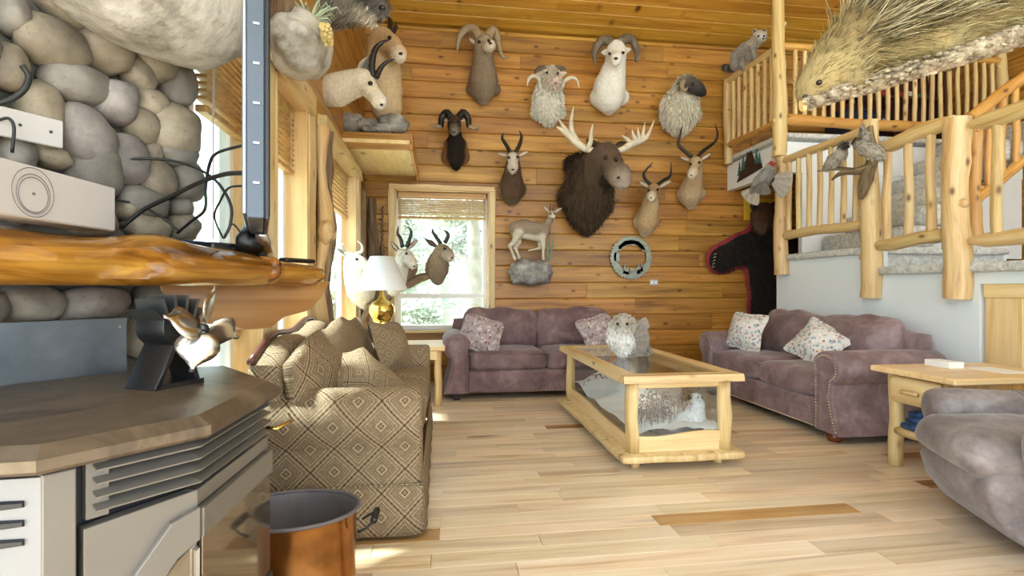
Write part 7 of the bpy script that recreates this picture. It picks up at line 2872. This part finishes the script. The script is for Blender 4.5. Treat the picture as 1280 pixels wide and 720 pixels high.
pc, pcl, pcd = '#7c6844', '#a08c60', '#3a2e20'
PV = [(pcl, [(1010, 119, .02, .026, '#8a7450'), (1018, 108, .02, .042), (1030, 92, .02, .058), (1045, 74, .0, .070)]),
      (pc, [(1045, 72, .0, .075), (1080, 44, .0, .105), (1125, 22, .0, .130), (1180, 6, .0, .145), (1230, -4, .0, .15), (1290, -14, .02, .14), (1350, -24, .05, .11)]),
      (pcl, [(1060, 80, .06, .035), (1066, 97, .06, .026), (1070, 103, .06, .028, '#3a3028')]), (pcl, [(1168, 48, .06, .055), (1180, 64, .07, .036), (1186, 74, .07, .03, '#3a3028')]),
      (pcd, [(1090, 76, -.03, .04), (1082, 92, -.03, .03)]), (pcl, [(1100, 60, .02, .06), (1160, 44, .02, .07), (1230, 30, .02, .06), (1290, 18, .02, .05)])]
po_ = mount('porcupine_mount', 'big cream and black quilled porcupine climbing down the log at upper right', 'animal mount', 0, PV, vox=.013, k=.02, pf=PP, origin=lo,
      eyes=[(1024, 103, .075, .008)], nose=(1007, 121, .045, .012))
lo = Vector(po_.location)
prims = []
for col, pts_ in [(c[0], c[1]) for c in PV]:
    pp_ = [(PP(p[0], p[1], p[2]), p[3]) for p in pts_]
    for a, b in zip(pp_[:-1], pp_[1:]):
        prims.append((a[0], b[0], a[1], b[1], col))
V, Q, C = soft_body(prims, .016, .02)
rt = ray(1280, 20) - ray(1080, 60)
rt = Vector((rt.x, rt.y, 0)).normalized()
rtn = np.array(rt)
pA, pB = PP(1050, 78, 0), PP(1280, 0, 0)
sl = (pB.z - pA.z) / (pB - pA).dot(rt)
up_ = lambda P: P[:, 2] - (pA.z + sl * ((P - np.array(pA)) @ rtn))     # height over the body's axis
al_ = lambda P: (P - np.array(pA)) @ rtn
flq = tuple(rt * 1.0 + Vector((0, 0, 0.42)))
one = lambda c: np.tile(np.array(lin(c)), (len(V), 1))
blades_obj(fur_blades(V, Q, one('#1c150f'), 6500, .11, .0036, flow=flq, lie=.62, seed=31, tip='#8a7850', keep=lambda P: (up_(P) > -0.02) & (al_(P) > 0.03)), 'quills', 'fur', po_, lo)
blades_obj(fur_blades(V, Q, one('#3a2d1e'), 3600, .15, .0036, flow=flq, lie=.64, seed=32, tip='#efe4bc', keep=lambda P: (up_(P) > 0.0) & (al_(P) > 0.0)), 'long_quills', 'fur', po_, lo)
blades_obj(fur_blades(V, Q, one('#6e5a38'), 5600, .075, .003, flow=flq, lie=.74, seed=33, tip='#d6c797', keep=lambda P: (up_(P) <= 0.03) & (up_(P) > -0.13) & (al_(P) > -0.02)), 'guard_hair', 'fur', po_, lo)
blades_obj(fur_blades(V, Q, one('#3e301f'), 4600, .055, .003, flow=tuple(rt + Vector((0, 0, .5))), lie=.68, seed=34, tip='#bda873', keep=lambda P: al_(P) < 0.06), 'face_hair', 'fur', po_, lo)

# 16 grouse in flight at the left end of the landing rail
def PG(px, py, dep):
    return WX(px, py, XP - 0.10 - dep)


grs = mount('grouse_mount', 'grey grouse with spread wing on the post above the bear rug', 'animal mount', 0,
      [('#aaa6a2', [(944, 238, .0, .06), (952, 228, .02, .085), (958, 219, .04, .07), (962, 211, .06, .045)]),
       ('#c9c2ba', [(963, 207, .07, .038), (966, 208, .10, .026)]), ('#c0392f', [(964, 203, .10, .014), (967, 205, .12, .012)])],
      vox=.010, k=.015, pf=PG, origin=PG(972, 232, -0.06), eyes=[(965, 206, .11, .006)],
      horns=[('horn_tan', [(967, 208, .11, .010), (970, 209, .13, .003)], 0, 'beak', 3)])
go = Vector(grs.location)
def fan(name, c, a0, a1, r0, r1, dep, n, col, par, w=4.2, pf=None, kind=None):
    """spread feathers: each a tapered leaf with its own edge"""
    pf = pf or PG
    mb = MB()
    o = Vector(par.location)
    for k in range(n):
        a = math.radians(a0 + (a1 - a0) * k / max(1, n - 1))
        ca, sa = math.cos(a), -math.sin(a)
        d = dep + 0.004 * k
        q = [pf(c[0] + ca * r0, c[1] + sa * r0, d) - o]
        L = []
        for f, ww in ((0.1, 0.4), (0.5, 0.85), (0.85, 1.0), (1.0, 0.35)):
            r = r0 + (r1 - r0) * f
            for s_ in (-1, 1):
                L.append((c[0] + ca * r + s_ * sa * w / 2 * ww, c[1] + sa * r - s_ * ca * w / 2 * ww))
        vs = [pf(u, v, d) - o for u, v in L]
        vs2 = [pf(u, v, d - 0.006) - o for u, v in L]
        m = len(mb.v)
        fs = [(0, 1, 3, 2), (2, 3, 5, 4), (4, 5, 7, 6), (8, 10, 11, 9), (10, 12, 13, 11), (12, 14, 15, 13), (0, 2, 10, 8), (2, 4, 12, 10), (4, 6, 14, 12), (1, 9, 11, 3), (3, 11, 13, 5), (5, 13, 15, 7), (6, 7, 15, 14), (0, 8, 9, 1)]
        base = lin(col)
        mb.add(vs + vs2, fs, tuple(b * (0.8 + 0.35 * ((k * 37) % 10) / 10) for b in base))
    return mb.build(name, 'fur', par, colors=True, kind=kind)


fan('spread_wing', (960, 222), -55, 12, 6, 31, .10, 13, '#cfcac4', grs, 6)
fan('tail_fan', (949, 232), 205, 262, 6, 25, .02, 9, '#dcd6ce', grs, 6)
fan('near_wing', (955, 224), 228, 290, 3, 20, .14, 7, '#928e8a', grs, 6)

# 17 quail pair and driftwood hung on the middle post
def PQ(px, py, dep):
    return WX(px, py, XP - 0.09 - dep)


qo = PQ(1085, 205, 0)
qd = thing('driftwood_perch', 'weathered grey driftwood hung on the middle railing post', 'driftwood', tuple(PQ(1088, 200, 0.0)))
qdo = Vector(qd.location)
mb = MB()
for pts in ([(1088, 158, .02, .02), (1088, 175, .03, .035), (1092, 195, .04, .045), (1084, 215, .05, .05), (1080, 235, .04, .045), (1076, 249, .03, .02)], [(1088, 208, .05, .035), (1070, 214, .08, .026), (1052, 216, .10, .02), (1040, 225, .1, .008)],
            [(1090, 205, .05, .035), (1098, 196, .04, .024), (1102, 186, .03, .01)], [(1075, 214, .07, .025), (1045, 211, .12, .016), (1022, 214, .14, .006)]):
    P_ = [PQ(*p[:3]) - qdo for p in pts]
    sm = smooth_path([tuple(p) + (q[3],) for p, q in zip(P_, pts)], 5)
    mb.tube([Vector(q[:3]) for q in sm], [q[3] for q in sm], 9, rough=0.5, seed=len(mb.v))
mb.build('driftwood', 'bark_log', qd, smooth=True)
qa = mount('quail_mount', 'grey speckled quail at left end of the driftwood perch', 'animal mount', 0,
      [('#b0a89c', [(1032, 210, .14, .03), (1042, 202, .14, .055), (1050, 194, .14, .048), (1054, 183, .14, .034)]), ('#4a4440', [(1055, 182, .15, .030), (1057, 182, .17, .02)])],
      vox=.009, k=.012, pf=PQ, origin=PQ(1042, 210, .12), eyes=[(1056, 180, .175, .005)], horns=[('nose', [(1059, 182, .17, .008), (1062, 184, .18, .002)], 0, 'beak', 3)],
      fur=dict(count=700, length=.03, width=.012, lie=.85, flow=(0, 0.7, -.6), seed=41, colvar=.5))
qb = mount('quail_mount', 'grey speckled quail with raised wings at right on the driftwood perch', 'animal mount', 0,
      [('#b8b0a4', [(1100, 196, .12, .03), (1092, 190, .14, .055), (1082, 186, .15, .05), (1073, 181, .16, .034)]), ('#3c3834', [(1070, 178, .17, .030), (1068, 178, .19, .02)]), ('#a8a198', [(1086, 182, .12, .03), (1080, 168, .10, .028), (1077, 158, .08, .015)])],
      vox=.009, k=.012, pf=PQ, origin=PQ(1085, 200, .10), eyes=[(1068, 176, .195, .005)], horns=[('nose', [(1066, 179, .19, .008), (1063, 181, .19, .002)], 0, 'beak', 3)],
      fur=dict(count=900, length=.035, width=.012, lie=.85, flow=(0, -.7, -.5), seed=42, colvar=.5))

# 18 owl like bird on the glass table
def PT(px, py, dep):
    return WD(px, py, 4.05 - dep)


gb = WZ(778, 446, 0.60)
bd = (gb - ORG).dot(Vector((SY, CY, 0)))
def PT(px, py, dep):
    return WD(px, py, bd - dep)


bird = mount('ptarmigan_mount', 'white breasted bird with grey brown feathered head and tail on the glass table', 'animal mount', 0,
      [('#efebe4', [(778, 436, 0, .062), (776, 424, 0, .098), (776, 414, .01, .09)]),
       ('#b0a698', [(777, 412, .03, .07), (778, 406, .04, .072), (788, 408, .05, .05, '#a89e90')]),
       ('#968c80', [(790, 432, -.02, .06), (800, 436, -.03, .055), (808, 438, -.04, .035)])],
      vox=.011, k=.018, pf=PT, origin=gb, eyes=[(772, 405, .105, .009), (784, 405, .10, .009)],
      horns=[('horn_cream', [(780, 411, .11, .012), (783, 415, .13, .003)], 0, 'beak', 3)],
      fur=dict(count=1600, length=.026, width=.012, lie=.7, flow=(0.4, 0, -.8), seed=51, colvar=.45))
fan('wing_feathers', (788, 424), -100, 40, 4, 24, .02, 16, '#8f857a', bird, 8, pf=PT)
fan('tail_feathers', (790, 410), 2, 34, 2, 22, -.03, 7, '#a0968a', bird, 6, pf=PT)

# white animal in the snow scene inside the table
gp = W(858, 541, 3.36)
def PI_(px, py, dep):
    return W(px, py, 3.40 - dep)


mount('snow_goose_figure', 'white long necked bird figure in the snow behind the table glass', 'animal mount', 0,
      [('#f2f3f4', [(848, 536, 0, .05), (860, 530, 0, .07), (868, 520, 0, .055), (872, 505, 0, .03), (870, 494, .0, .02)]), ('#f2f3f4', [(845, 534, .02, .035), (832, 532, .03, .014)])],
      vox=.01, k=.02, pf=PI_, origin=PI_(858, 546, 0), eyes=[(838, 528, .04, .005)])
# ================================================================== OUTSIDE THE WINDOWS
g_ = structure(MB().box((-4, 14, -0.75), (60, 50, 0.5)), 'ground_outside', 'ground')
mb = MB()
vs, fs = [], []
n = 40
for i in range(n + 1):
    a = math.radians(60 + 150 * i / n)
    for r, z in ((26, -0.6), (34, 3.0 + 1.5 * math.sin(i * 0.9)), (44, 7.0 + 2.0 * math.sin(i * 0.5 + 1)), (46, -1)):
        vs.append((math.cos(a) * r, 4 + math.sin(a) * r, z))
for i in range(n):
    for k in range(3):
        q = i * 4 + k
        fs.append((q, q + 1, q + 5, q + 4))
mb.add(vs, fs)
structure(mb, 'hillside_outside', 'far_hill', smooth=True)


def pine(label, x, y, h, rr, seed, blades=2600, low=0.15, lean=0.0):
    t = thing('pine_tree', label, 'tree', (x, y, -0.5), 0, 'pine trees outside the windows')
    mb = MB().log((0, 0, 0), (lean, 0, h), 0.16 * h / 7, 0.03, 10, seed, 0.2)
    mb.build('trunk', 'trunk', t, smooth=True)
    rg = np.random.RandomState(seed)
    nb = 46
    br = MB()
    P, D = [], []
    for k in range(nb):
        f = low + (0.98 - low) * (k / nb)
        a = rg.rand() * 2 * PI
        L = rr * (1.05 - f) ** 0.7 * rg.uniform(.6, 1.1)
        b = Vector((lean * f, 0, h * f))
        d = Vector((math.cos(a), math.sin(a), rg.uniform(-.25, .25)))
        e = b + d * L
        br.tube([b, (b + e) / 2 + Vector((0, 0, .05)), e], [.03, .02, .006], 4, False)
        m = int(blades / nb)
        for _ in range(m):
            s = rg.uniform(.25, 1.0)
            P.append(b + d * (L * s) + Vector(rg.normal(0, .10, 3)))
            D.append(Vector((d.x, d.y, rg.uniform(-.6, .6))) + Vector(rg.normal(0, .5, 3)))
    br.build('branches', 'trunk', t, kind='stuff')
    vs, fs = [], []
    for p, d in zip(P, D):
        d = d.normalized() * rg.uniform(.14, .3)
        s = d.orthogonal().normalized() * 0.045
        o = len(vs)
        vs += [p - s, p + s, p + d]
        fs.append((o, o + 1, o + 2))
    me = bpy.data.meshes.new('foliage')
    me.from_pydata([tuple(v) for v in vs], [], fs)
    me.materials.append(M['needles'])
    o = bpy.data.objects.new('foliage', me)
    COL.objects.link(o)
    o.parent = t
    o['kind'] = 'stuff'
    return t


pine('pale pine with bare grey trunk right outside the back window', 0.62, 9.6, 7.5, 2.2, 3, 3600, low=0.30)
pine('bushy pale pine filling the left half of the back window', -1.6, 12.5, 7.0, 2.6, 4, 3600, low=0.12)
pine('farther pale pine seen in the middle of back window', 0.2, 17.0, 9.0, 2.8, 5, 2600)
pine('tall pale pine outside the window next to the stones', -6.6, 10.6, 7.5, 2.0, 6, 3000)
pine('slim pale pine left of the tall one past the stone edge', -10.6, 12.6, 6.5, 1.5, 7, 2400)
pine('pale pine outside the window behind the bark slab', -4.0, 15.0, 7.5, 2.4, 8, 2600)
pine('low pale pine at the foot of the hill beyond the near left window', -11.0, 18.5, 6.0, 2.2, 9, 2400)
